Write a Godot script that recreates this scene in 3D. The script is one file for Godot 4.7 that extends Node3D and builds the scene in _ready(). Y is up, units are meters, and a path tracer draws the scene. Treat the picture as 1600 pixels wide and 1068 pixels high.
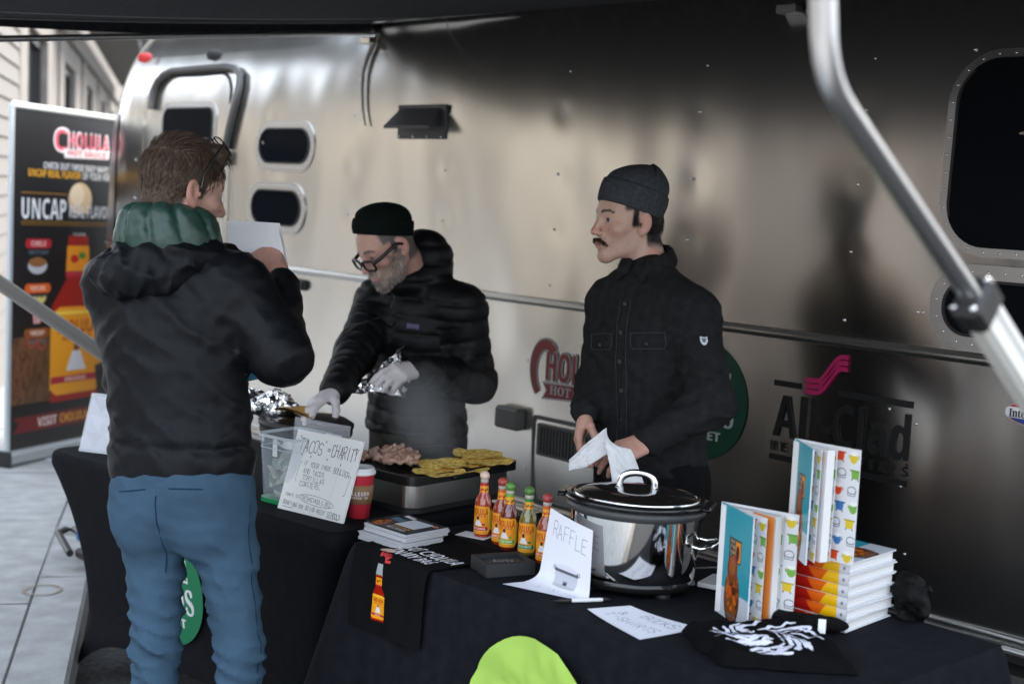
extends Node3D
# A street food stall under the awning of a silver travel trailer: two black-clothed tables, three men, sauces, cookers and books.

var mats := {}
var tex := {}
var jobs := []
var rng := RandomNumberGenerator.new()

func _ready() -> void:
	rng.seed = 7
	# camera
	var cam := Camera3D.new()
	cam.name = "camera"
	add_child(cam)
	cam.fov = rad_to_deg(2.0 * atan(534.0 / 2222.0))
	cam.near = 0.05
	cam.far = 400.0
	cam.transform = Transform3D(Basis(Vector3.UP, deg_to_rad(47.4)) * Basis(Vector3.RIGHT, deg_to_rad(-6.05)) * Basis(Vector3.BACK, deg_to_rad(2.75)), Vector3(0, 1.68, 0))
	var lens := CameraAttributesPhysical.new()
	lens.frustum_focal_length = 50.0
	lens.exposure_aperture = 2.8
	lens.frustum_focus_distance = 3.75
	cam.attributes = lens
	cam.fov = rad_to_deg(2.0 * atan(534.0 / 2222.0))
	# sky and sun: bright overcast
	var we := WorldEnvironment.new()
	we.name = "environment"
	add_child(we)
	var e := Environment.new()
	e.background_mode = Environment.BG_SKY
	var sm := ProceduralSkyMaterial.new()
	sm.sky_top_color = Color(0.80, 0.86, 0.94)
	sm.sky_horizon_color = Color(0.93, 0.94, 0.95)
	sm.sky_curve = 0.2
	sm.ground_bottom_color = Color(0.35, 0.34, 0.33)
	sm.ground_horizon_color = Color(0.6, 0.6, 0.6)
	sm.sky_energy_multiplier = 1.0
	var sky := Sky.new()
	sky.sky_material = sm
	e.sky = sky
	e.tonemap_mode = Environment.TONE_MAPPER_LINEAR
	e.tonemap_exposure = 3.9
	e.sdfgi_enabled = true
	e.ssao_enabled = true
	e.ssil_enabled = true
	e.volumetric_fog_enabled = true
	e.volumetric_fog_density = 0.0
	we.environment = e
	var sun := DirectionalLight3D.new()
	sun.name = "overcast_sun"
	sun.light_energy = 0.6
	sun.light_angular_distance = 25.0
	sun.light_color = Color(1.0, 0.97, 0.93)
	sun.shadow_enabled = true
	sun.rotation_degrees = Vector3(-42, 168, 0)
	add_child(sun)
	build_ground()
	build_buildings()
	build_trailer()
	build_awning()
	build_tables()
	build_banner()
	build_objects()
	build_people()

# ---------------------------------------------------------------- helpers
func lin(r: float, g := -1.0, b := -1.0) -> Color:
	if g < 0.0:
		return Color(r, r, r).linear_to_srgb()
	return Color(r, g, b).linear_to_srgb()

func mat(key: String, c: Color = Color.WHITE, rough := 0.7, metal := 0.0) -> StandardMaterial3D:
	if mats.has(key):
		return mats[key]
	var m := StandardMaterial3D.new()
	m.resource_name = key
	m.albedo_color = c
	m.roughness = rough
	m.metallic = metal
	mats[key] = m
	return m

func noise(freq: float, sd := 1, oct := 3) -> FastNoiseLite:
	var n := FastNoiseLite.new()
	n.noise_type = FastNoiseLite.TYPE_SIMPLEX_SMOOTH
	n.seed = sd
	n.frequency = freq
	n.fractal_octaves = oct
	return n

func ntex(key: String, freq: float, size := 256, lo := 0.0, hi := 1.0, normal := false, strength := 4.0, oct := 4, sd := 3) -> NoiseTexture2D:
	if tex.has(key):
		return tex[key]
	var t := NoiseTexture2D.new()
	t.width = size
	t.height = size
	t.seamless = true
	t.noise = noise(freq, sd, oct)
	if normal:
		t.as_normal_map = true
		t.bump_strength = strength
	else:
		var g := Gradient.new()
		g.set_color(0, Color(lo, lo, lo))
		g.set_color(1, Color(hi, hi, hi))
		t.color_ramp = g
	tex[key] = t
	return t

func itex(im: Image) -> ImageTexture:
	return ImageTexture.create_from_image(im)

# cloth: weave relief + tone mottling, triplanar
func cloth(key: String, c: Color, rough := 0.9, scale := 6.0, relief := 0.05, sheen := 0.0) -> StandardMaterial3D:
	if mats.has(key):
		return mats[key]
	var m := mat(key, c, rough)
	m.uv1_triplanar = true
	m.uv1_scale = Vector3.ONE * scale
	m.albedo_texture = ntex("mottle", 0.012, 256, 0.72, 1.0)
	m.heightmap_enabled = true
	m.heightmap_texture = ntex("weave", 0.11, 256, 0.0, 1.0, false, 1.0, 3, 9)
	m.heightmap_scale = relief
	m.metallic_specular = 0.25
	if sheen > 0.0:
		m.rim_enabled = true
		m.rim = sheen
		m.rim_tint = 0.6
	return m

func node3(called: String, label: String, category: String, at := Vector3.ZERO, group := "") -> Node3D:
	var o := Node3D.new()
	o.name = called
	add_child(o, true)
	o.position = at
	o.set_meta("label", label)
	o.set_meta("category", category)
	if group:
		o.set_meta("group", group)
	return o

func tag(o: Node, label: String, category: String, group := "") -> Node:
	o.set_meta("label", label)
	o.set_meta("category", category)
	if group:
		o.set_meta("group", group)
	return o

func mesh_node(called: String, m: Mesh, material: Material, parent: Node = self, xf := Transform3D()) -> MeshInstance3D:
	var o := MeshInstance3D.new()
	o.name = called
	o.mesh = m
	if material:
		o.material_override = material
	parent.add_child(o, true)
	o.transform = xf
	return o

func ST() -> SurfaceTool:
	var st := SurfaceTool.new()
	st.begin(Mesh.PRIMITIVE_TRIANGLES)
	return st

func done(st: SurfaceTool, called: String, material: Material, parent: Node = self, xf := Transform3D()) -> MeshInstance3D:
	st.generate_normals()
	return mesh_node(called, st.commit(), material, parent, xf)

func struct(o: Node) -> Node:
	o.set_meta("kind", "structure")
	return o

func stuff(o: Node) -> Node:
	o.set_meta("kind", "stuff")
	return o

func tri(st: SurfaceTool, a: Vector3, b: Vector3, c: Vector3, sg := -1, ua := Vector2.ZERO, ub := Vector2.ZERO, uc := Vector2.ZERO) -> void:
	st.set_smooth_group(sg)
	st.set_uv(ua)
	st.add_vertex(a)
	st.set_uv(ub)
	st.add_vertex(b)
	st.set_uv(uc)
	st.add_vertex(c)

# a b c d counter-clockwise as seen from outside (emitted clockwise)
func quad(st: SurfaceTool, a: Vector3, b: Vector3, c: Vector3, d: Vector3, sg := -1, ua := Vector2(0, 1), ub := Vector2(1, 1), uc := Vector2(1, 0), ud := Vector2(0, 0)) -> void:
	tri(st, a, c, b, sg, ua, uc, ub)
	tri(st, a, d, c, sg, ua, ud, uc)

func box(st: SurfaceTool, center: Vector3, size: Vector3, basis := Basis(), bev := 0.0) -> void:
	var h := size * 0.5
	if bev <= 0.0:
		for ax in 3:
			for s in [-1.0, 1.0]:
				var n := Vector3.ZERO
				n[ax] = s
				var u := Vector3.ZERO
				u[(ax + 1) % 3] = 1.0
				var v := n.cross(u)
				var f := func(p: Vector3) -> Vector3: return center + basis * (p * h)
				quad(st, f.call(n - u - v), f.call(n + u - v), f.call(n + u + v), f.call(n - u + v))
		return
	bev = minf(bev, minf(h.x, minf(h.y, h.z)) * 0.98)
	var g := h - Vector3.ONE * bev
	for ax in 3:
		for s in [-1.0, 1.0]:
			var n := Vector3.ZERO
			n[ax] = s
			var u := Vector3.ZERO
			u[(ax + 1) % 3] = 1.0
			var v := n.cross(u)
			var q := []
			for k in [[-1, -1], [1, -1], [1, 1], [-1, 1]]:
				q.append(center + basis * (n * h[ax] + u * g * k[0] + v * g * k[1]))
			quad(st, q[0], q[1], q[2], q[3])
	for ax in 3:
		var b := (ax + 1) % 3
		var c := (ax + 2) % 3
		for sb in [-1.0, 1.0]:
			for sc in [-1.0, 1.0]:
				var e := Vector3.ZERO
				e[ax] = g[ax]
				var p := Vector3.ZERO
				p[b] = sb * h[b]
				p[c] = sc * g[c]
				var q := Vector3.ZERO
				q[b] = sb * g[b]
				q[c] = sc * h[c]
				var pts := [center + basis * (p - e), center + basis * (p + e), center + basis * (q + e), center + basis * (q - e)]
				if sb * sc < 0.0:
					pts.reverse()
				quad(st, pts[0], pts[1], pts[2], pts[3])
	for sx in [-1.0, 1.0]:
		for sy in [-1.0, 1.0]:
			for sz in [-1.0, 1.0]:
				var s := Vector3(sx, sy, sz)
				var a := center + basis * (Vector3(h.x, g.y, g.z) * s)
				var b2 := center + basis * (Vector3(g.x, h.y, g.z) * s)
				var c2 := center + basis * (Vector3(g.x, g.y, h.z) * s)
				if sx * sy * sz > 0.0:
					tri(st, a, c2, b2)
				else:
					tri(st, a, b2, c2)

func frames(pts: Array) -> Array:
	var out := []
	var n: int = pts.size()
	var up := Vector3.UP
	var prev := Vector3.ZERO
	for i in n:
		var t: Vector3 = (pts[mini(i + 1, n - 1)] - pts[maxi(i - 1, 0)]).normalized()
		if i == 0:
			if absf(t.dot(up)) > 0.95:
				up = Vector3.RIGHT
			prev = up.cross(t).normalized()
		var x := (prev - t * prev.dot(t)).normalized()
		prev = x
		out.append([x, t.cross(x).normalized(), t])
	return out

# round (or elliptic) tube along points
func tube(st: SurfaceTool, pts: Array, r, sides := 10, caps := true, squash := 1.0) -> void:
	var fr := frames(pts)
	var rings := []
	for i in pts.size():
		var rad: float = r[i] if r is Array else r
		var ring := []
		for k in sides:
			var a := TAU * k / sides
			ring.append(pts[i] + fr[i][0] * cos(a) * rad + fr[i][1] * sin(a) * rad * squash)
		rings.append(ring)
	for i in pts.size() - 1:
		for k in sides:
			var k2 := (k + 1) % sides
			quad(st, rings[i][k], rings[i][k2], rings[i + 1][k2], rings[i + 1][k], 0)
	if caps:
		var m: int = pts.size() - 1
		for k in sides:
			var k2 := (k + 1) % sides
			tri(st, pts[0], rings[0][k], rings[0][k2])
			tri(st, pts[m], rings[m][k2], rings[m][k])

# lathe: profile of Vector2(radius, y); squash scales z
func lathe(st: SurfaceTool, prof: Array, segs := 24, center := Vector3.ZERO, sx := 1.0, sz := 1.0, basis := Basis(), flat := {}) -> void:
	for i in prof.size() - 1:
		var p: Vector2 = prof[i]
		var q: Vector2 = prof[i + 1]
		for k in segs:
			var a := TAU * k / segs
			var b := TAU * (k + 1) / segs
			var f := func(v: Vector2, t: float) -> Vector3: return center + basis * Vector3(v.x * cos(t) * sx, v.y, v.x * sin(t) * sz)
			var u0 := float(k) / segs
			var u1 := float(k + 1) / segs
			var v0 := float(i) / (prof.size() - 1)
			var v1 := float(i + 1) / (prof.size() - 1)
			var sg: int = 0 if flat.is_empty() else i + 1
			if p.x < 1e-6:
				tri(st, f.call(p, a), f.call(q, a), f.call(q, b), sg)
			elif q.x < 1e-6:
				tri(st, f.call(p, a), f.call(q, a), f.call(p, b), sg)
			else:
				tri(st, f.call(p, a), f.call(q, a), f.call(q, b), sg, Vector2(u0, v0), Vector2(u0, v1), Vector2(u1, v1))
				tri(st, f.call(p, a), f.call(q, b), f.call(p, b), sg, Vector2(u0, v0), Vector2(u1, v1), Vector2(u1, v0))

# surface from a function of (u,v) in 0..1
func surf(st: SurfaceTool, nu: int, nv: int, f: Callable, flip := false, sg := 0) -> void:
	var p := []
	for i in nu + 1:
		var row := PackedVector3Array()
		for j in nv + 1:
			row.append(f.call(float(i) / nu, float(j) / nv))
		p.append(row)
	for i in nu:
		for j in nv:
			var u0 := float(i) / nu
			var u1 := float(i + 1) / nu
			var v0 := float(j) / nv
			var v1 := float(j + 1) / nv
			if flip:
				quad(st, p[i][j], p[i][j + 1], p[i + 1][j + 1], p[i + 1][j], sg, Vector2(u0, 1 - v0), Vector2(u0, 1 - v1), Vector2(u1, 1 - v1), Vector2(u1, 1 - v0))
			else:
				quad(st, p[i][j], p[i + 1][j], p[i + 1][j + 1], p[i][j + 1], sg, Vector2(u0, 1 - v0), Vector2(u1, 1 - v0), Vector2(u1, 1 - v1), Vector2(u0, 1 - v1))

# polygon (x,y) extruded along +z by depth, mapped by xf
func prism(st: SurfaceTool, poly: PackedVector2Array, depth: float, xf := Transform3D(), back := true) -> void:
	if Geometry2D.is_polygon_clockwise(poly):
		poly.reverse()
	var ids := Geometry2D.triangulate_polygon(poly)
	var bb := Rect2(poly[0], Vector2.ZERO)
	for q in poly:
		bb = bb.expand(q)
	var uv := func(q: Vector2) -> Vector2: return Vector2((q.x - bb.position.x) / bb.size.x, 1.0 - (q.y - bb.position.y) / bb.size.y)
	for i in range(0, ids.size(), 3):
		var a := poly[ids[i]]
		var b := poly[ids[i + 1]]
		var c := poly[ids[i + 2]]
		if (b - a).cross(c - a) < 0.0:
			var t := b
			b = c
			c = t
		tri(st, xf * Vector3(a.x, a.y, depth), xf * Vector3(c.x, c.y, depth), xf * Vector3(b.x, b.y, depth), -1, uv.call(a), uv.call(c), uv.call(b))
		if back:
			tri(st, xf * Vector3(a.x, a.y, 0), xf * Vector3(b.x, b.y, 0), xf * Vector3(c.x, c.y, 0), -1, uv.call(a), uv.call(b), uv.call(c))
	if depth > 0.0:
		for i in poly.size():
			var a := poly[i]
			var b := poly[(i + 1) % poly.size()]
			quad(st, xf * Vector3(a.x, a.y, 0), xf * Vector3(b.x, b.y, 0), xf * Vector3(b.x, b.y, depth), xf * Vector3(a.x, a.y, depth))

func rrect(x0: float, y0: float, x1: float, y1: float, r: float, n := 8) -> PackedVector2Array:
	var p := PackedVector2Array()
	for c in [[x1 - r, y0 + r, -PI / 2], [x1 - r, y1 - r, 0.0], [x0 + r, y1 - r, PI / 2], [x0 + r, y0 + r, PI]]:
		for k in n + 1:
			var a: float = c[2] + PI / 2 * k / n
			p.append(Vector2(c[0] + cos(a) * r, c[1] + sin(a) * r))
	return p

func ellipse(cx: float, cy: float, rx: float, ry: float, n := 32) -> PackedVector2Array:
	var p := PackedVector2Array()
	for k in n:
		p.append(Vector2(cx + cos(TAU * k / n) * rx, cy + sin(TAU * k / n) * ry))
	return p

# ring between two outlines with the same count; proud by d, with inner and outer walls
func ring(st: SurfaceTool, outer: PackedVector2Array, inner: PackedVector2Array, d: float, f: Callable) -> void:
	var n := outer.size()
	for i in n:
		var j := (i + 1) % n
		var o0: Vector3 = f.call(outer[i], d)
		var o1: Vector3 = f.call(outer[j], d)
		var i0: Vector3 = f.call(inner[i], d)
		var i1: Vector3 = f.call(inner[j], d)
		quad(st, o0, o1, i1, i0)
		quad(st, f.call(outer[i], -0.004), f.call(outer[j], -0.004), o1, o0)
		quad(st, i0, i1, f.call(inner[j], -0.004), f.call(inner[i], -0.004))

func fontf(bold := true, serif := false) -> SystemFont:
	var key := "font%s%s" % [bold, serif]
	if not tex.has(key):
		var f := SystemFont.new()
		f.font_names = PackedStringArray(["Droid Serif" if serif else "Droid Sans"])
		f.font_weight = 700 if bold else 400
		tex[key] = f
	return tex[key]

func text_mesh(s: String, depth := 0.002, bold := true, serif := false) -> TextMesh:
	var t := TextMesh.new()
	t.text = s
	t.font = fontf(bold, serif)
	t.font_size = 64
	t.pixel_size = 1.0 / 64.0
	t.depth = depth
	t.curve_step = 1.0
	t.horizontal_alignment = HORIZONTAL_ALIGNMENT_CENTER
	t.vertical_alignment = VERTICAL_ALIGNMENT_CENTER
	return t

# lettering fitted into a w x h rectangle centred at xf (local x right, y up, z out)
func lettering(s: String, w: float, h: float, xf: Transform3D, material: Material, parent: Node, bold := true, serif := false, called := "lettering", depth := 0.0015) -> MeshInstance3D:
	var t := text_mesh(s, 0.05, bold, serif)
	var bb := t.get_aabb()
	var sc := Vector3(w / bb.size.x, h / bb.size.y, depth / 0.05)
	var c := bb.get_center()
	var m := Transform3D(Basis.from_scale(sc), Vector3(-c.x * sc.x, -c.y * sc.y, depth * 0.5))
	return mesh_node(called, t, material, parent, xf * m)

# ---------------------------------------------------------------- painting flat print
func pfill(im: Image, poly: PackedVector2Array, c: Color) -> void:
	var y0 := im.get_height()
	var y1 := 0
	for p in poly:
		y0 = mini(y0, int(floor(p.y)))
		y1 = maxi(y1, int(ceil(p.y)))
	y0 = maxi(y0, 0)
	y1 = mini(y1, im.get_height() - 1)
	var n := poly.size()
	for y in range(y0, y1 + 1):
		var yy := y + 0.5
		var xs := []
		for i in n:
			var a := poly[i]
			var b := poly[(i + 1) % n]
			if (a.y <= yy) != (b.y <= yy):
				xs.append(a.x + (yy - a.y) / (b.y - a.y) * (b.x - a.x))
		xs.sort()
		for k in range(0, xs.size() - 1, 2):
			var xa := int(round(xs[k]))
			var xb := int(round(xs[k + 1]))
			if xb > xa:
				im.fill_rect(Rect2i(xa, y, xb - xa, 1).intersection(Rect2i(0, 0, im.get_width(), im.get_height())), c)

func pell(im: Image, cx: float, cy: float, rx: float, ry: float, c: Color) -> void:
	pfill(im, ellipse(cx, cy, rx, ry, 24), c)

func pline(im: Image, pts: Array, w: float, c: Color) -> void:
	for i in pts.size() - 1:
		var a: Vector2 = pts[i]
		var b: Vector2 = pts[i + 1]
		var d := (b - a).normalized().orthogonal() * w * 0.5
		pfill(im, PackedVector2Array([a + d, b + d, b - d, a - d]), c)
	if w > 2.5:
		for p in pts:
			pell(im, p.x, p.y, w * 0.5, w * 0.5, c)

func ptext(im: Image, s: String, x: float, y: float, w: float, h: float, c: Color, bold := true, serif := false, slope := 0.0) -> void:
	var t := text_mesh(s, 0.1, bold, serif)
	var arr := t.surface_get_arrays(0)
	var v: PackedVector3Array = arr[Mesh.ARRAY_VERTEX]
	var ix: PackedInt32Array = arr[Mesh.ARRAY_INDEX] if arr[Mesh.ARRAY_INDEX] != null else PackedInt32Array(range(v.size()))
	var bb := t.get_aabb()
	for i in range(0, ix.size(), 3):
		var q := PackedVector2Array()
		var ok := true
		for k in 3:
			var p := v[ix[i + k]]
			if p.z < bb.position.z + bb.size.z * 0.5:
				ok = false
				break
			var px := x + (p.x - bb.position.x) / bb.size.x * w
			q.append(Vector2(px, y + (1.0 - (p.y - bb.position.y) / bb.size.y) * h + (px - x) * slope))
		if ok:
			pfill(im, q, c)

const STROKES := {"A": "00-26-40,12-32", "B": "00-06-36-45-44-33-03,33-42-41-30-00", "C": "45-36-16-05-01-10-30-41", "D": "00-06-26-44-42-20-00", "E": "40-00-06-46,03-33", "F": "00-06-46,03-33", "G": "45-36-16-05-01-10-30-41-43-23", "H": "00-06,40-46,03-43", "I": "20-26", "J": "46-41-30-10-01", "K": "00-06,46-03-40", "L": "06-00-40", "M": "00-06-23-46-40", "N": "00-06-40-46", "O": "16-05-01-10-30-41-45-36-16", "P": "00-06-36-45-44-33-03", "Q": "16-05-01-10-30-41-45-36-16,22-40", "R": "00-06-36-45-44-33-03,23-40", "S": "45-36-16-05-04-13-33-42-41-30-10-01", "T": "20-26,06-46", "U": "06-01-10-30-41-46", "V": "06-20-46", "W": "06-10-23-30-46", "X": "00-46,06-40", "Y": "06-23-46,23-20", "Z": "06-46-00-40", "=": "02-42,04-44", ".": "20-21", "&": "40-05-16-25-02-10-30-43", "$": "45-16-04-42-30-01,27-2/", "-": "03-43", "*": "13-35,15-33,24-22", "(": "36-14-12-30", ")": "16-34-32-10"}

func pwrite(im: Image, s: String, x: float, y: float, cw: float, ch: float, w: float, c: Color, slope := 0.0, jitter := 0.08) -> void:
	var r := RandomNumberGenerator.new()
	r.seed = s.hash()
	for ch_ in s:
		if STROKES.has(ch_):
			var jx := r.randf_range(-jitter, jitter)
			var jy := r.randf_range(-jitter, jitter)
			var sk := r.randf_range(-0.1, 0.15)
			for line in STROKES[ch_].split(","):
				var pts := []
				for pr in line.split("-"):
					var gx: float = (pr.unicode_at(0) - 48) / 4.0 * 0.72 + jx + r.randf_range(-0.03, 0.03)
					var gy: float = (pr.unicode_at(1) - 48) / 6.0 + jy + r.randf_range(-0.03, 0.03)
					var px: float = x + (gx + gy * sk) * cw
					pts.append(Vector2(px, y + (1.0 - gy) * ch + (px - x) * 0.0))
				pline(im, pts, w, c)
		x += cw
		y += slope

# ---------------------------------------------------------------- ground and buildings
const D := Vector3(-0.8755, 0, -0.4832)   # along the kerb, away from the camera
const N := Vector3(-0.4832, 0, 0.8755)    # from the road towards the pavement

func pave_y(s: float) -> float:
	return lerpf(0.13, 0.02, smoothstep(5.6, 8.4, s))

func SP(s: float, t: float, y := 0.0) -> Vector3:
	return D * s + N * (0.272 + t) + Vector3(0, y, 0)

func build_ground() -> void:
	var asphalt := mat("asphalt", lin(0.075, 0.073, 0.072), 0.9)
	asphalt.uv1_triplanar = true
	asphalt.uv1_world_triplanar = true
	asphalt.uv1_scale = Vector3.ONE * 0.9
	asphalt.albedo_texture = ntex("asphalt_tone", 0.06, 512, 0.45, 1.0, false, 1, 5)
	asphalt.heightmap_enabled = true
	asphalt.heightmap_texture = ntex("grit", 0.25, 512, 0, 1, false, 1, 2, 5)
	asphalt.heightmap_scale = 0.5
	var st := ST()
	quad(st, Vector3(-150, 0, 150), Vector3(150, 0, 150), Vector3(150, 0, -150), Vector3(-150, 0, -150))
	struct(done(st, "road", asphalt))
	var conc := mat("concrete", lin(0.39, 0.385, 0.37), 0.88)
	conc.uv1_triplanar = true
	conc.uv1_world_triplanar = true
	conc.uv1_scale = Vector3.ONE * 0.55
	conc.albedo_texture = ntex("concrete_tone", 0.02, 512, 0.82, 1.0, false, 1, 6, 21)
	conc.heightmap_enabled = true
	conc.heightmap_texture = ntex("grit", 0.25, 512)
	conc.heightmap_scale = 0.12
	var dirt := mat("joint_dirt", lin(0.19, 0.18, 0.17), 0.95)
	st = ST()
	var n := 40
	for i in n:
		var s0 := lerpf(-14.0, 34.0, float(i) / n)
		var s1 := lerpf(-14.0, 34.0, float(i + 1) / n)
		quad(st, SP(s1, 0.004, pave_y(s1) - 0.008), SP(s1, 12.6, pave_y(s1) - 0.008), SP(s0, 12.6, pave_y(s0) - 0.008), SP(s0, 0.004, pave_y(s0) - 0.008))
		quad(st, SP(s0, 0.004, -0.1), SP(s1, 0.004, -0.1), SP(s1, 0.004, pave_y(s1) - 0.008), SP(s0, 0.004, pave_y(s0) - 0.008))
	var walk := struct(done(st, "pavement", dirt)) as MeshInstance3D
	# kerb stones and slabs, each with its own edges
	var cuts := [0.0, 0.19, 1.55, 2.95, 4.35, 5.75, 7.15, 8.55, 9.95, 11.35, 12.6]
	for row in cuts.size() - 1:
		var step := 1.42
		var count := 16 if row < 4 else 12
		for k in count:
			var s0 := -3.3 + k * step + (0.35 if row == 0 else 0.0)
			if row >= 4:
				s0 = -6.0 + k * 2.4
			var s1 := s0 + (step if row < 4 else 2.4) - 0.009
			var t0: float = cuts[row]
			var t1: float = cuts[row + 1] - 0.008
			st = ST()
			var y0 := pave_y(s0)
			var y1 := pave_y(s1)
			var tilt := rng.randf_range(-0.0015, 0.0015)
			var b := 0.012 if row == 0 else 0.004
			var e0 := SP(s0, t0 + b, y0 + tilt)
			var e1 := SP(s1, t0 + b, y1)
			var e2 := SP(s1, t1, y1 - tilt)
			var e3 := SP(s0, t1, y0)
			quad(st, e1, e2, e3, e0)
			quad(st, SP(s0, t0, y0 - b), SP(s1, t0, y1 - b), e1, e0)
			if row == 0:
				quad(st, SP(s0, t0, -0.05), SP(s1, t0, -0.05), SP(s1, t0, y1 - b), SP(s0, t0, y0 - b))
			done(st, "kerb_stone" if row == 0 else "paving_slab", conc, walk)
	# rust ring left on the pavement
	st = ST()
	for k in 28:
		var a := TAU * k / 28
		var c := TAU * (k + 1) / 28
		var o := SP(5.38, 0.16, 0.1345)
		quad(st, o + Vector3(cos(a), 0, sin(a)) * 0.062, o + Vector3(cos(c), 0, sin(c)) * 0.062, o + Vector3(cos(c), 0, sin(c)) * 0.072, o + Vector3(cos(a), 0, sin(a)) * 0.072)
	done(st, "rust_ring", mat("rust_stain", lin(0.30, 0.235, 0.165), 0.9), walk)

func wall_with_windows(parent: Node, o: Vector3, along: Vector3, up_h: float, length: float, wins: Array, thick: float, out: Vector3, wall_m: Material, frame_m: Material, glass_m: Material) -> void:
	# o: foot of the wall's outer face; wins: [s0, s1, y0, y1]
	var st := ST()
	var b := Basis(along, Vector3.UP, along.cross(Vector3.UP))
	var xs := [0.0]
	for w in wins:
		xs.append_array([w[0], w[1]])
	xs.append(length)
	xs.sort()
	var put := func(x0: float, x1: float, y0: float, y1: float) -> void:
		if x1 - x0 > 0.01 and y1 - y0 > 0.01:
			box(st, o + along * (x0 + x1) * 0.5 + Vector3(0, (y0 + y1) * 0.5, 0) - out * thick * 0.5, Vector3(x1 - x0, y1 - y0, thick), b)
	for i in xs.size() - 1:
		var mid: float = (xs[i] + xs[i + 1]) * 0.5
		var spans := []
		for w in wins:
			if mid > w[0] and mid < w[1]:
				spans.append([w[2], w[3]])
		spans.sort_custom(func(p, q): return p[0] < q[0])
		var y := 0.0
		for sp in spans:
			put.call(xs[i], xs[i + 1], y, sp[0])
			y = sp[1]
		put.call(xs[i], xs[i + 1], y, up_h)
	done(st, "wall", wall_m, parent)
	for w in wins:
		var wx: float = (w[0] + w[1]) * 0.5
		var wy: float = (w[2] + w[3]) * 0.5
		var ww: float = w[1] - w[0]
		var wh: float = w[3] - w[2]
		var c := o + along * wx + Vector3(0, wy, 0) - out * (thick * 0.75)
		st = ST()
		for sx in [-1, 1]:
			box(st, c + along * sx * (ww * 0.5 - 0.04), Vector3(0.07, wh - 0.02, 0.08), b)
		for sy in [-1, 0, 1]:
			box(st, c + Vector3(0, sy * (wh * 0.5 - 0.045), 0), Vector3(ww - 0.16, 0.06, 0.07), b)
		var f := done(st, "window", frame_m, parent)
		st = ST()
		box(st, c - out * 0.02, Vector3(ww - 0.1, wh - 0.1, 0.015), b)
		done(st, "pane", glass_m, f)

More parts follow.
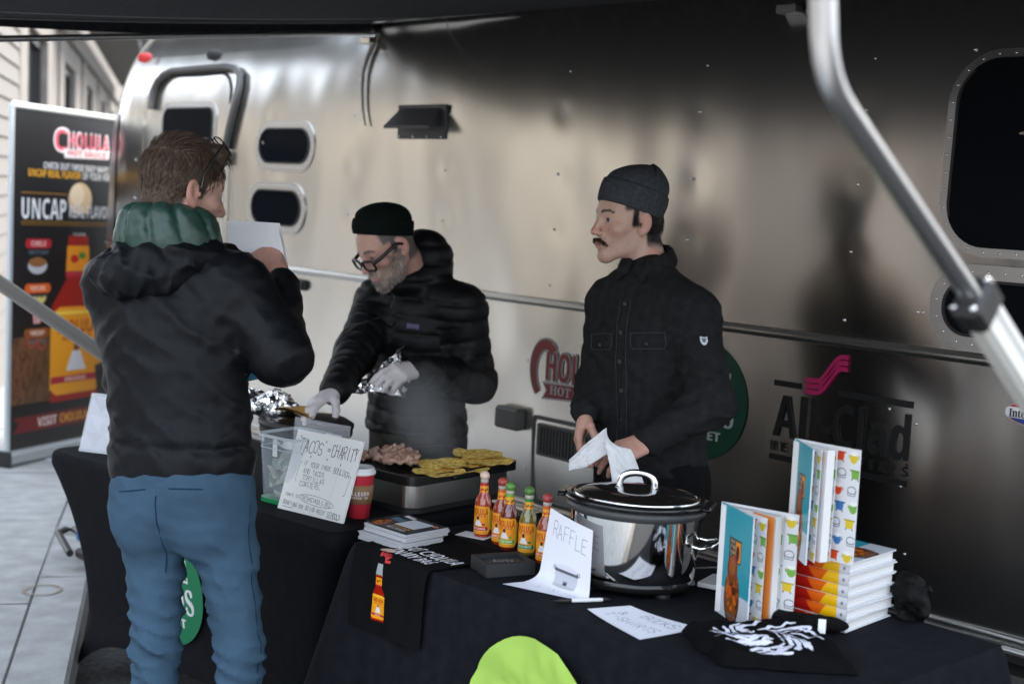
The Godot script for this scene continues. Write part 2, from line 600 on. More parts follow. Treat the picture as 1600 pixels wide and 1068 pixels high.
func build_buildings() -> void:
	var stone := mat("pale_stone", lin(0.30, 0.275, 0.25), 0.85)
	stone.uv1_triplanar = true
	stone.uv1_world_triplanar = true
	stone.uv1_scale = Vector3.ONE * 0.35
	stone.albedo_texture = ntex("concrete_tone", 0.02, 512, 0.70, 1.0)
	var board := mat("pale_boards", lin(0.20, 0.187, 0.175), 0.8)
	var dark := mat("dark_frames", lin(0.02, 0.02, 0.022), 0.5)
	var glass := mat("dark_glass", lin(0.012, 0.014, 0.016), 0.08)
	# left: shop building along the pavement
	var b := node3("shop_building", "pale stone shop building with dark tall windows behind the banner", "building", SP(0, 0))
	var at := SP(12.35, 0.97) - SP(0, 0)
	var wins := []
	for k in 6:
		wins.append([0.85 + k * 4.3, 3.05 + k * 4.3, 0.75, 2.95])
		wins.append([0.85 + k * 4.3, 3.05 + k * 4.3, 4.3, 6.6])
	wall_with_windows(b, at, D, 7.6, 26.0, wins, 0.14, -N, stone, dark, glass)
	var st := ST()
	var bd := Basis(D, Vector3.UP, D.cross(Vector3.UP))
	for k in 7:
		st = ST()
		box(st, at + D * (0.32 + k * 4.3) - N * 0.018 + Vector3(0, 1.6, 0), Vector3(0.62, 3.2, 0.034), bd, 0.02)
		done(st, "pilaster", stone, b)
	st = ST()
	box(st, at + D * 13.0 - N * 0.04 + Vector3(0, 3.33, 0), Vector3(26.0, 0.26, 0.08), bd, 0.02)
	done(st, "cornice", stone, b)
	st = ST()
	box(st, at + D * 13 + N * 4.0 + Vector3(0, 7.75, 0), Vector3(26.6, 0.3, 9.2), bd)
	done(st, "roof", dark, b)
	# clad end bay with lapped boards, each its own piece
	for k in 30:
		st = ST()
		var y := 0.02 + k * 0.145
		var o := at - D * 0.78 + Vector3(0, y, 0)
		var p := [o - D * 0.78 - N * 0.03, o + D * 0.78 - N * 0.03, o + D * 0.78 - N * 0.012 + Vector3(0, 0.155, 0), o - D * 0.78 - N * 0.012 + Vector3(0, 0.155, 0)]
		quad(st, p[0], p[1], p[2], p[3])
		quad(st, p[0] + N * 0.03, p[1] + N * 0.03, p[1], p[0])
		done(st, "board", board, b)
	st = ST()
	box(st, at - D * 0.78 + N * 0.13 + Vector3(0, 2.4, 0), Vector3(1.56, 4.8, 0.24), bd)
	done(st, "end_wall", board, b)
	# dark steel balcony above the windows
	var bal := node3("steel_balcony", "black steel balcony frame above the shop windows", "balcony", SP(0, 0))
	for k in 14:
		st = ST()
		var o2 := at + D * (4.0 + k * 1.1) - N * 0.75 + Vector3(0, 4.15, 0)
		box(st, o2, Vector3(0.09, 1.35, 0.07), bd)
		done(st, "post", dark, bal)
	st = ST()
	for yy in [3.5, 4.1, 4.8]:
		box(st, at + D * 11.2 - N * 0.75 + Vector3(0, yy, 0), Vector3(14.6, 0.1, 0.05), bd)
	done(st, "rail", dark, bal)
	st = ST()
	box(st, at + D * 11.2 - N * 0.46 + Vector3(0, 3.47, 0), Vector3(14.6, 0.06, 0.56), bd)
	done(st, "deck", dark, bal)
	# added unseen tower block: keeps bright sky out of the upper skin's reflection
	var tower := node3("added_dark_tower", "added dark tower block out of view, put in to darken the reflection in the trailer", "building", SP(0, 0))
	st = ST()
	box(st, Vector3(-27.5, 14, 18), Vector3(15, 28, 9), bd)
	done(st, "wall", mat("added_tower_wall", lin(0.075, 0.07, 0.065), 0.7), tower)
	for k in 8:
		st = ST()
		box(st, Vector3(-27.5, 2.0 + k * 3.4, 18), Vector3(15.1, 1.5, 9.1), bd)
		done(st, "window_band", glass, tower)
	# far along the street
	var teal := node3("glass_office", "pale teal glass office block far down the street", "building", SP(0, 0))
	st = ST()
	box(st, Vector3(-62, 9, -35.0), Vector3(9, 18, 6), bd)
	done(st, "wall", mat("teal_glass", lin(0.22, 0.42, 0.44), 0.25), teal)
	for k in 5:
		st = ST()
		box(st, Vector3(-62, 2.5 + k * 3.4, -35.0), Vector3(9.1, 0.25, 6.1), bd)
		done(st, "floor_band", mat("teal_band", lin(0.35, 0.45, 0.45), 0.6), teal)
	var tan := node3("tan_block", "tan rendered block beside the teal office far down the street", "building", SP(0, 0))
	st = ST()
	box(st, Vector3(-60, 8, -41.5), Vector3(7, 16, 6), bd)
	done(st, "wall", mat("tan_render", lin(0.42, 0.34, 0.24), 0.8), tan)
	st = ST()
	box(st, Vector3(-60, 16.1, -41.5), Vector3(7.3, 0.3, 6.3), bd)
	done(st, "roof", dark, tan)
	# behind the camera, seen in the trailer's skin
	var opp := node3("street_building", "warm stone building across the street, seen mirrored in the trailer", "building", SP(0, 0))
	wins = []
	for k in 4:
		wins.append([1.2 + k * 4.6, 3.6 + k * 4.6, 0.5, 3.0])
		wins.append([1.2 + k * 4.6, 3.6 + k * 4.6, 4.4, 6.6])
	var warm := mat("warm_stone", lin(0.40, 0.365, 0.31), 0.85)
	wall_with_windows(opp, SP(30, 20.0) - SP(0, 0), -D, 7.2, 20.5, wins, 0.4, -N, warm, dark, glass)
	st = ST()
	box(st, SP(19.7, 20.0 + 4) - SP(0, 0) + Vector3(0, 7.35, 0), Vector3(20.9, 0.3, 9), bd)
	done(st, "roof", dark, opp)
	var brick := node3("added_brick_building", "added dark brick building out of view, put in to darken the right of the trailer reflection", "building", SP(0, 0))  # added dark half of the opposite row, darkens the skin's right side by reflection
	wall_with_windows(brick, SP(9.4, 19.8) - SP(0, 0), -D, 8.0, 19.0, wins, 0.4, -N, mat("added_dark_brick", lin(0.17, 0.14, 0.12), 0.9), dark, glass)
	st = ST()
	box(st, SP(-0.1, 20.0 + 4) - SP(0, 0) + Vector3(0, 8.15, 0), Vector3(19.4, 0.3, 9), bd)
	done(st, "roof", dark, brick)

# ---------------------------------------------------------------- trailer
const WZ := -3.7
var dent: FastNoiseLite
var fine: FastNoiseLite

func side_inset(y: float) -> float:
	var t := clampf((y - 1.7) / 0.95, 0.0, 0.985)
	var low := clampf((0.75 - y) / 0.5, 0.0, 1.0)
	return 0.95 * (1.0 - pow(1.0 - t * t * t, 1.0 / 3.0)) + 0.06 * low * low

func end_inset(y: float) -> float:
	var t := clampf((y - 1.1) / 1.55, 0.0, 0.985)
	var low := clampf((0.75 - y) / 0.5, 0.0, 1.0)
	return 0.92 * (1.0 - sqrt(1.0 - t * t)) + 0.1 * low * low

# a point on the skin; p runs along the straight side (x) and, past x = -7.2, round the end (radians beyond)
func skin(p: float, y: float, proud := 0.0) -> Vector3:
	var si := side_inset(y)
	if p >= -7.2:
		return Vector3(p, y, WZ - si + proud)
	var a := (-7.2 - p)
	var ax := 0.92 - end_inset(y) + proud
	var bz := 1.0 - si + proud
	return Vector3(-7.2 - sin(a) * ax, y, -4.7 + cos(a) * bz)

func wavy(p: float, y: float) -> Vector3:
	var w := 0.0
	if p > -7.2:
		w = dent.get_noise_2d(p * 2.0, y * 0.9) * 0.0055 + fine.get_noise_2d(p * 3.0, y * 2.0) * 0.0006
		var cx: float = round((p + 2.5) / 0.655) * 0.655 - 2.5
		for ry in [1.975, 1.75, 1.545]:
			var r2: float = ((p - cx) * (p - cx) + (y - ry) * (y - ry)) / (0.042 * 0.042)
			if r2 < 8.0:
				w -= 0.003 * exp(-r2) * (0.4 + 0.6 * absf(dent.get_noise_2d(cx * 31.0, ry * 17.0)) * 2.0)
	return skin(p, y, w)

func flatw(q: Vector2, d: float) -> Vector3:
	return skin(q.x, q.y, d)

func stadium_window(tr: Node, called: String, x0: float, y0: float, x1: float, y1: float, r: float, w: float, rivet_step: float, frame_m: Material, glass_m: Material, rivet_m: Material, rivets_first := 0) -> void:
	var outer := rrect(x0, y0, x1, y1, r, 10)
	var inner := rrect(x0 + w, y0 + w, x1 - w, y1 - w, maxf(r - w, 0.01), 10)
	var st := ST()
	ring(st, outer, inner, 0.007, flatw)
	var f := done(st, called, frame_m, tr)
	st = ST()
	var lip := rrect(x0 + w + 0.008, y0 + w + 0.008, x1 - w - 0.008, y1 - w - 0.008, maxf(r - w - 0.008, 0.006), 10)
	ring(st, inner, lip, 0.011, flatw)
	done(st, "gasket", mat("rubber", lin(0.015), 0.6), f)
	st = ST()
	var c := Vector2((x0 + x1) * 0.5, (y0 + y1) * 0.5)
	var zb := flatw(Vector2(x0, y0 + w), 0.004).z
	var zt := flatw(Vector2(x0, y1 - w), 0.004).z
	var zm := maxf(0.0, flatw(c, 0.003).z - (zb + zt) * 0.5)
	var pane_at := func(q: Vector2) -> Vector3: return Vector3(q.x, q.y, lerpf(zb, zt, (q.y - y0 - w) / (y1 - y0 - w * 2.0)) + zm)
	for i in inner.size():
		tri(st, pane_at.call(c), pane_at.call(inner[(i + 1) % inner.size()]), pane_at.call(inner[i]))
	done(st, "pane", glass_m, f)
	st = ST()
	var mid := rrect(x0 + w * 0.5, y0 + w * 0.5, x1 - w * 0.5, y1 - w * 0.5, maxf(r - w * 0.5, 0.01), 10)
	var acc := 0.0
	for i in mid.size():
		var a := mid[i]
		var b := mid[(i + 1) % mid.size()]
		var len := a.distance_to(b)
		while acc < len:
			rivet(st, a.lerp(b, acc / len), 0.006, 0.0042)
			acc += rivet_step
		acc -= len
	stuff(done(st, "rivets", rivet_m, f))

func rivet(st: SurfaceTool, q: Vector2, proud: float, r: float) -> void:
	var c := flatw(q, proud)
	var prof := [Vector2(r, -0.001), Vector2(r * 0.92, r * 0.35), Vector2(r * 0.6, r * 0.65), Vector2(0, r * 0.78)]
	lathe(st, prof, 8, c, 1, 1, Basis(Vector3.RIGHT, PI / 2))

func build_trailer() -> void:
	dent = noise(0.9, 5, 2)
	fine = noise(1.0, 11, 2)
	var tr := node3("travel_trailer", "silver riveted travel trailer parked behind the tables", "trailer", Vector3.ZERO)
	var alu := mat("brushed_aluminium", lin(0.70, 0.68, 0.645), 0.2, 1.0)
	alu.roughness_texture = ntex("alu_rough", 0.006, 256, 0.9, 1.0, false, 1, 2, 33)
	alu.roughness = 0.25
	alu.anisotropy_enabled = true
	alu.anisotropy = 0.7
	alu.uv1_triplanar = true
	alu.uv1_world_triplanar = true
	alu.uv1_scale = Vector3(0.8, 0.25, 0.8)
	var trim := mat("trim_metal", lin(0.66, 0.65, 0.62), 0.28, 1.0)
	var frame_m := mat("window_frame_metal", lin(0.55, 0.54, 0.53), 0.38, 1.0)
	var rivm := mat("rivet_metal", lin(0.72), 0.25, 1.0)
	var glass := mat("tinted_window", lin(0.006, 0.007, 0.009), 0.08)
	glass.metallic_specular = 0.07
	var rubber := mat("rubber", lin(0.015), 0.6)
	# skin: straight side, then round the end
	var ps := []
	var p := 2.6
	while p > -0.8:
		ps.append(p)
		p -= 0.2
	while p > -7.2:
		ps.append(p)
		p -= 0.026
	for k in 41:
		ps.append(-7.2 - PI * k / 40.0)
	var ys := []
	var y := 0.42
	while y < 2.3:
		ys.append(y)
		y += 0.028
	for k in 13:
		ys.append(2.3 + 0.343 * sin(PI / 2 * k / 12.0))
	var v := PackedVector3Array()
	var ix := PackedInt32Array()
	var uvs := PackedVector2Array()
	for a in ps:
		for h in ys:
			v.append(wavy(a, h))
			uvs.append(Vector2(h, a))
	var ny := ys.size()
	for i in ps.size() - 1:
		for j in ny - 1:
			var q := i * ny + j
			# p decreasing goes to the left, so (q+ny) is left of q
			ix.append_array([q, q + ny, q + ny + 1, q, q + ny + 1, q + 1])
	mesh_node("body_skin", array_mesh(v, ix, PackedColorArray(), uvs), alu, tr)
	# far side and roof: plain
	var st := ST()
	for i in ys.size() - 1:
		var a0: Vector3 = skin(-7.2, ys[i])
		var a1: Vector3 = skin(-7.2, ys[i + 1])
		var m0 := Vector3(a0.x, a0.y, -9.4 - a0.z)
		var m1 := Vector3(a1.x, a1.y, -9.4 - a1.z)
		quad(st, m0 + Vector3(9.8, 0, 0), m0, m1, m1 + Vector3(9.8, 0, 0), 0)
	done(st, "far_side", alu, tr)
	st = ST()
	var top := skin(-7.0, 2.643)
	quad(st, Vector3(2.6, 2.643, top.z), Vector3(2.6, 2.643, -9.4 - top.z), Vector3(-7.6, 2.643, -9.4 - top.z), Vector3(-7.6, 2.643, top.z))
	done(st, "roof", alu, tr)
	st = ST()
	box(st, Vector3(-2.4, 0.42, -4.7), Vector3(10.0, 0.12, 1.8))
	box(st, Vector3(2.58, 1.4, -4.7), Vector3(0.04, 2.0, 1.9))
	done(st, "underbody", rubber, tr)
	for x in [-1.2, 0.1]:
		st = ST()
		lathe(st, [Vector2(0, -0.1), Vector2(0.2, -0.1), Vector2(0.33, -0.11), Vector2(0.36, -0.06), Vector2(0.36, 0.06), Vector2(0.33, 0.11), Vector2(0.2, 0.1), Vector2(0, 0.1)], 28, Vector3(x, 0.36, -4.0), 1, 1, Basis(Vector3.RIGHT, PI / 2))
		done(st, "wheel", rubber, tr)
	st = ST()
	box(st, Vector3(-6.3, 0.2, -4.3), Vector3(0.1, 0.4, 0.1))
	box(st, Vector3(-6.3, 0.02, -4.3), Vector3(0.24, 0.03, 0.24))
	done(st, "stabiliser_jack", rubber, tr)
	# rub rail and lower rail
	for rail in [[1.268, 0.017, 0.02], [0.455, 0.012, 0.018], [0.49, 0.006, 0.012]]:
		st = ST()
		var line := []
		var q := 2.6
		while q > -7.2:
			line.append(q)
			q -= 0.4
		for k in 14:
			line.append(-7.2 - PI * 0.55 * k / 13.0)
		for i in line.size() - 1:
			var prof := [Vector2(-1, 0.0), Vector2(-0.75, 0.55), Vector2(-0.3, 0.75), Vector2(-0.12, 0.45), Vector2(0.12, 0.45), Vector2(0.3, 0.95), Vector2(0.75, 0.8), Vector2(1, 0.0)]
			for k in prof.size() - 1:
				var f := func(pp: float, c: Vector2) -> Vector3: return skin(pp, rail[0] + c.x * rail[1], 0.002 + c.y * rail[2])
				quad(st, f.call(line[i + 1], prof[k]), f.call(line[i], prof[k]), f.call(line[i], prof[k + 1]), f.call(line[i + 1], prof[k + 1]), k + 2)
		done(st, "rub_rail" if rail[0] > 1.0 else "lower_rail", trim, tr)
	# skin rivets and panel screws
	st = ST()
	for col in 9:
		var x := -2.5 - col * 0.655
		for ry in [2.13, 1.975, 1.75, 1.545, 1.335]:
			if col == 5 and ry > 1.4 and ry < 2.0:
				continue
			rivet(st, Vector2(x + (2.0 - ry) * -0.03, ry), 0.0, 0.0052)
	for q2 in [[-2.244, 1.054], [-2.28, 0.86], [-2.25, 0.66], [-2.169, 2.144], [-2.338, 1.085], [-3.93, 1.04], [-3.92, 0.62], [-2.235, 1.56], [-2.252, 1.384], [-2.268, 1.384], [-4.6, 1.2], [-5.25, 1.2], [-5.9, 1.08]]:
		rivet(st, Vector2(q2[0], q2[1]), 0.0, 0.0052)
	stuff(done(st, "rivets", rivm, tr))
	# seams
	for sx in [-7.02, -5.06, -1.75]:
		st = ST()
		for i in ys.size() - 14:
			quad(st, skin(sx, ys[i], 0.0045), skin(sx + 0.03, ys[i], 0.0045), skin(sx + 0.03, ys[i + 1], 0.0045), skin(sx, ys[i + 1], 0.0045), 0)
		if sx < -7:
			done(st, "panel_strip", alu, tr)
	# windows
	stadium_window(tr, "window", -5.895, 1.719, -5.40, 1.957, 0.118, 0.036, 0.03, frame_m, glass, rivm)
	stadium_window(tr, "window", -5.947, 1.43, -5.457, 1.67, 0.119, 0.036, 0.03, frame_m, glass, rivm)
	stadium_window(tr, "window", -2.222, 1.558, -1.25, 2.142, 0.15, 0.026, 0.05, frame_m, glass, rivm)
	stadium_window(tr, "window", -2.228, 1.287, -1.25, 1.536, 0.122, 0.042, 0.05, frame_m, glass, rivm)
	# entry door
	st = ST()
	var outer := rrect(-6.97, 0.62, -6.16, 2.2, 0.13, 8)
	var inner := rrect(-6.955, 0.635, -6.175, 2.185, 0.12, 8)
	ring(st, outer, inner, 0.004, flatw)
	var door := done(st, "entry_door", rubber, tr)
	stadium_window(door, "window", -6.83, 1.5, -6.27, 2.055, 0.08, 0.03, 0.05, frame_m, glass, rivm)
	st = ST()
	var pts := []
	for q3 in [[-6.92, 2.02], [-6.925, 2.11], [-6.90, 2.165], [-6.85, 2.20], [-6.78, 2.215], [-6.45, 2.22], [-6.24, 2.22], [-6.15, 2.21], [-6.09, 2.18], [-6.07, 2.12], [-6.08, 2.04], [-6.11, 1.93], [-6.14, 1.82]]:
		pts.append(skin(q3[0], q3[1], 0.021))
	tube(st, pts, 0.019, 10)
	done(st, "door_hood", mat("dark_tube", lin(0.10, 0.095, 0.09), 0.35, 0.6), door)
	st = ST()
	tube(st, [skin(-6.14, 1.84, 0.021), skin(-6.16, 1.6, 0.02), skin(-6.165, 0.7, 0.012)], 0.011, 8)
	done(st, "door_edge", trim, door)
	st = ST()
	box(st, skin(-6.15, 1.775, 0.03), Vector3(0.05, 0.07, 0.03), Basis(), 0.006)
	done(st, "hinge", mat("dark_tube"), door)
	st = ST()
	tube(st, [skin(-6.86, 1.15, 0.0), skin(-6.86, 1.16, 0.05), skin(-6.86, 1.4, 0.055), skin(-6.86, 1.41, 0.0)], 0.011, 8)
	done(st, "grab_handle", trim, door)
	# wrap-round end window
	st = ST()
	var wr := func(a0: float, a1: float, y0: float, y1: float, d: float) -> void:
		for i in 12:
			for j in 8:
				var u0 := lerpf(a0, a1, i / 12.0)
				var u1 := lerpf(a0, a1, (i + 1) / 12.0)
				var v0 := lerpf(y0, y1, j / 8.0)
				var v1 := lerpf(y0, y1, (j + 1) / 8.0)
				quad(st, skin(-7.2 - u1, v0, d), skin(-7.2 - u0, v0, d), skin(-7.2 - u0, v1, d), skin(-7.2 - u1, v1, d), 0)
	wr.call(0.17, 1.28, 1.30, 2.0, 0.006)
	var wf := done(st, "end_window", frame_m, tr)
	st = ST()
	wr.call(0.24, 1.22, 1.36, 1.94, 0.012)
	done(st, "pane", glass, wf)
	# marker lights
	for mk in [[-7.16, 2.30, "red"], [-6.42, 2.285, "dark"]]:
		st = ST()
		var c := skin(mk[0], mk[1], 0.0)
		lathe(st, [Vector2(0.055, -0.01), Vector2(0.051, 0.014), Vector2(0.033, 0.028), Vector2(0, 0.034)], 16, c, 1.0, 0.45, Basis(Vector3.UP, 0.5) * Basis(Vector3.RIGHT, 0.7))
		done(st, "marker_lamp", mat("red_lens", lin(0.55, 0.03, 0.03), 0.25) if mk[2] == "red" else rubber, tr)
	# hooded vent
	st = ST()
	var vx0 := -4.79
	var vx1 := -4.475
	box(st, skin((vx0 + vx1) * 0.5, 1.945, 0.006), Vector3(vx1 - vx0, 0.14, 0.014), Basis(), 0.003)
	var vent_m := mat("grey_plastic", lin(0.05, 0.05, 0.052), 0.5)
	var vent := done(st, "hooded_vent", vent_m, tr)
	st = ST()
	var vz := skin(0, 1.945, 0.014).z
	var A := Vector3(vx0 + 0.02, 2.0, vz)
	var B := Vector3(vx1 - 0.03, 2.0, vz)
	var C := Vector3(vx1 - 0.015, 1.925, vz + 0.075)
	var E := Vector3(vx0 + 0.005, 1.925, vz + 0.075)
	var C2 := Vector3(vx1 - 0.03, 1.925, vz)
	var E2 := Vector3(vx0 + 0.02, 1.925, vz)
	quad(st, E, C, B, A)
	tri(st, A, E2, E)
	tri(st, B, C, C2)
	quad(st, E, C, C + Vector3(0, -0.012, 0), E + Vector3(0, -0.012, 0))
	done(st, "hood", vent_m, vent)
	st = ST()
	for k in 4:
		for yy in [2.006, 1.884]:
			rivet(st, Vector2(lerpf(vx0 + 0.02, vx1 - 0.02, k / 3.0), yy), 0.012, 0.005)
	stuff(done(st, "rivets", rivm, vent))
	# grey socket box, access panel with grille, lock
	st = ST()
	box(st, skin(-3.995, 0.81, 0.02), Vector3(0.135, 0.085, 0.05), Basis(), 0.01)
	done(st, "socket_box", mat("dull_grey", lin(0.09, 0.09, 0.085), 0.5), tr)
	st = ST()
	ring(st, rrect(-3.885, 0.50, -3.28, 0.84, 0.02), rrect(-3.87, 0.515, -3.295, 0.825, 0.015), 0.006, flatw)
	var panel := done(st, "access_panel", mat("dull_grey"), tr)
	st = ST()
	ring(st, rrect(-3.85, 0.69, -3.32, 0.812, 0.008), rrect(-3.84, 0.70, -3.33, 0.802, 0.006), 0.01, flatw)
	done(st, "grille_frame", mat("dull_grey"), panel)
	for k in 30:
		st = ST()
		box(st, skin(-3.835 + k * 0.0172, 0.75, 0.006), Vector3(0.006, 0.1, 0.006))
		done(st, "slat", mat("dull_grey"), panel)
	st = ST()
	for k in 9:
		box(st, skin(-3.585, 0.706 + k * 0.0115, 0.0045), Vector3(0.5, 0.0028, 0.003))
	box(st, skin(-3.585, 0.75, 0.001), Vector3(0.505, 0.1, 0.002))
	done(st, "mesh_back", mat("black_plastic", lin(0.012), 0.5), panel)
	st = ST()
	box(st, skin(-5.475, 1.205, 0.006), Vector3(0.09, 0.05, 0.012), Basis(), 0.004)
	box(st, skin(-5.45, 1.205, 0.02), Vector3(0.03, 0.036, 0.02), Basis(), 0.006)
	done(st, "compartment_lock", mat("black_plastic"), tr)
	# oval maker's badge
	st = ST()
	prism(st, ellipse(-1.87, 1.135, 0.1, 0.036, 40), 0.004, Transform3D(Basis(), Vector3(0, 0, WZ + 0.001)))
	var badge := done(st, "badge", trim, tr)
	var bw := Transform3D(Basis(), Vector3(0, 0, WZ + 0.0055))
	st = ST()
	prism(st, ellipse(-1.87, 1.135, 0.095, 0.032, 40), 0.001, bw)
	done(st, "badge_red", mat("red_enamel", lin(0.45, 0.03, 0.04), 0.25), badge)
	st = ST()
	prism(st, PackedVector2Array([Vector2(-1.965, 1.135), Vector2(-1.95, 1.12), Vector2(-1.92, 1.108), Vector2(-1.87, 1.103), Vector2(-1.82, 1.108), Vector2(-1.79, 1.12), Vector2(-1.775, 1.135)]), 0.0016, bw)
	done(st, "badge_blue", mat("blue_enamel", lin(0.02, 0.05, 0.25), 0.25), badge)
	st = ST()
	prism(st, rrect(-1.963, 1.12, -1.777, 1.150, 0.014), 0.0024, bw)
	done(st, "badge_band", mat("white_enamel", lin(0.75), 0.25), badge)
	lettering("International", 0.165, 0.024, Transform3D(Basis(), Vector3(-1.868, 1.134, WZ + 0.008)), mat("black_ink", lin(0.01), 0.5), badge, true, true)
	# awning bracket plates
	for bx in [-5.10, -2.85]:
		st = ST()
		box(st, skin(bx, 2.30, 0.03), Vector3(0.075, 0.03, 0.05), Basis(), 0.004)
		done(st, "awning_bracket", trim, tr)
	st = ST()
	var cab := []
	for q4 in [[-5.07, 2.33], [-5.075, 2.28], [-5.085, 2.22], [-5.085, 2.16], [-5.065, 2.08], [-5.04, 2.0], [-5.01, 1.93]]:
		cab.append(skin(q4[0], q4[1], 0.016))
	tube(st, cab, [0.014, 0.012, 0.01, 0.008, 0.007, 0.006, 0.004], 7)
	done(st, "drain_hose", mat("pale_hose", lin(0.32, 0.31, 0.28), 0.5), tr)
	wall_logos(tr)

func array_mesh(v: PackedVector3Array, ix: PackedInt32Array, col := PackedColorArray(), uvs := PackedVector2Array()) -> ArrayMesh:
	var nr := PackedVector3Array()
	nr.resize(v.size())
	for i in range(0, ix.size(), 3):
		var a := ix[i]
		var b := ix[i + 1]
		var c := ix[i + 2]
		var n := (v[c] - v[a]).cross(v[b] - v[a])
		nr[a] += n
		nr[b] += n
		nr[c] += n
	for i in nr.size():
		nr[i] = nr[i].normalized()
	var arr := []
	arr.resize(Mesh.ARRAY_MAX)
	arr[Mesh.ARRAY_VERTEX] = v
	arr[Mesh.ARRAY_NORMAL] = nr
	arr[Mesh.ARRAY_INDEX] = ix
	if col.size():
		arr[Mesh.ARRAY_COLOR] = col
	if uvs.size():
		arr[Mesh.ARRAY_TEX_UV] = uvs
	var m := ArrayMesh.new()
	m.add_surface_from_arrays(Mesh.PRIMITIVE_TRIANGLES, arr)
	return m

func outlined(s: String, w: float, h: float, at: Vector3, fill: Material, edge: Material, parent: Node, grow := 0.006) -> void:
	var k := 0
	for o in [Vector2(1, 0), Vector2(-1, 0), Vector2(0, 1), Vector2(0, -1), Vector2(0.7, 0.7), Vector2(-0.7, 0.7), Vector2(0.7, -0.7), Vector2(-0.7, -0.7)]:
		lettering(s, w, h, Transform3D(Basis(), at + Vector3(o.x * grow, o.y * grow, 0.0001 * k)), edge, parent, true, false, "letter_outline", 0.0006)
		k += 1
	lettering(s, w, h, Transform3D(Basis(), at + Vector3(0, 0, 0.0016)), fill, parent)

func wall_logos(tr: Node) -> void:
	var z := WZ + 0.0035
	var vin := mat("black_vinyl", lin(0.006), 0.45)
	var mag := mat("magenta_vinyl", lin(0.36, 0.012, 0.085), 0.4)
	# cookware maker's mark
	var st := ST()
	for r in [[-2.765, 1.101, -2.665, 1.119], [-2.525, 1.098, -2.257, 1.118], [-2.765, 0.862, -2.257, 0.880]]:
		prism(st, PackedVector2Array([Vector2(r[0], r[1]), Vector2(r[2], r[1]), Vector2(r[2], r[3]), Vector2(r[0], r[3])]), 0.0008, Transform3D(Basis(), Vector3(0, 0, z)))
	done(st, "logo_bar", vin, tr)
	for k in 3:
		st = ST()
		var cl := []
		for i in 25:
			var t := i / 24.0
			var x := lerpf(-2.645, -2.492, t)
			var e := smoothstep(0.28, 0.86, t)
			cl.append(Vector2(x, 1.098 + e * 0.086 + k * 0.0185))
		var poly := PackedVector2Array()
		for i in 25:
			var d: Vector2 = (cl[mini(i + 1, 24)] - cl[maxi(i - 1, 0)]).normalized().orthogonal()
			poly.append(cl[i] - d * 0.0072)
		for i in range(24, -1, -1):
			var d: Vector2 = (cl[mini(i + 1, 24)] - cl[maxi(i - 1, 0)]).normalized().orthogonal()
			poly.append(cl[i] + d * 0.0072)
		prism(st, poly, 0.0009, Transform3D(Basis(), Vector3(0, 0, z)))
		done(st, "logo_stripe", mag, tr)
	lettering("All-Clad", 0.498, 0.142, Transform3D(Basis(), Vector3(-2.509, 1.008, z)), vin, tr, true)
	var met := "METALCRAFTERS"
	for i in met.length():
		lettering(met[i], 0.022, 0.03, Transform3D(Basis(), Vector3(-2.752 + i * 0.0405, 0.907, z)), vin, tr)
	lettering("®", 0.013, 0.013, Transform3D(Basis(), Vector3(-2.262, 0.927, z)), vin, tr, false)
	# sauce maker's mark
	var red := mat("red_vinyl", lin(0.22, 0.012, 0.018), 0.4)
	var grey := mat("grey_vinyl", lin(0.42), 0.45)
	var c_pts := []
	for i in 19:
		var a := lerpf(0.75, PI * 1.32, i / 18.0)
		c_pts.append(Vector3(-3.83 + cos(a) * 0.062, 1.03 + sin(a) * 0.085 - (0.03 * pow(i / 18.0, 2)), 0))
	for pass_ in 2:
		st = ST()
		var poly := PackedVector2Array()
		var inner := PackedVector2Array()
		for i in 19:
			var w := (0.020 - 0.011 * absf(i / 18.0 - 0.3)) + (0.006 if pass_ == 0 else 0.0)
			var d: Vector3 = (c_pts[mini(i + 1, 18)] - c_pts[maxi(i - 1, 0)]).normalized()
			poly.append(Vector2(c_pts[i].x - d.y * w, c_pts[i].y + d.x * w))
			inner.append(Vector2(c_pts[i].x + d.y * w, c_pts[i].y - d.x * w))
		inner.reverse()
		poly.append_array(inner)
		prism(st, poly, 0.0006 + pass_ * 0.0016, Transform3D(Basis(), Vector3(0, 0, z)))
		done(st, "logo_initial", grey if pass_ == 0 else red, tr)
	outlined("HOLULA", 0.36, 0.108, Vector3(-3.64, 1.035, z), red, grey, tr)
	for pass_ in 2:
		st = ST()
		var g := 0.007 if pass_ == 0 else 0.0
		prism(st, PackedVector2Array([Vector2(-3.83 - g * 1.6, 0.912 - g), Vector2(-3.46 + g * 1.6, 0.935 - g), Vector2(-3.475 + g, 0.955), Vector2(-3.46 + g * 1.6, 0.98 + g), Vector2(-3.83 - g * 1.6, 0.966 + g), Vector2(-3.812 - g, 0.94)]), 0.0008 + pass_ * 0.0014, Transform3D(Basis(), Vector3(0, 0, z + 0.0003)))
		done(st, "logo_ribbon", grey if pass_ == 0 else red, tr)
	lettering("HOT SAUCE", 0.29, 0.034, Transform3D(Basis(), Vector3(-3.648, 0.946, z + 0.0035)), grey, tr, true, true)
	# grocer's round mark
	grocer_mark(tr, Transform3D(Basis(), Vector3(-3.075, 1.012, z)), 0.207, mat("dark_green_vinyl", lin(0.004, 0.055, 0.03), 0.4), mat("pale_vinyl", lin(0.45, 0.47, 0.46), 0.4))

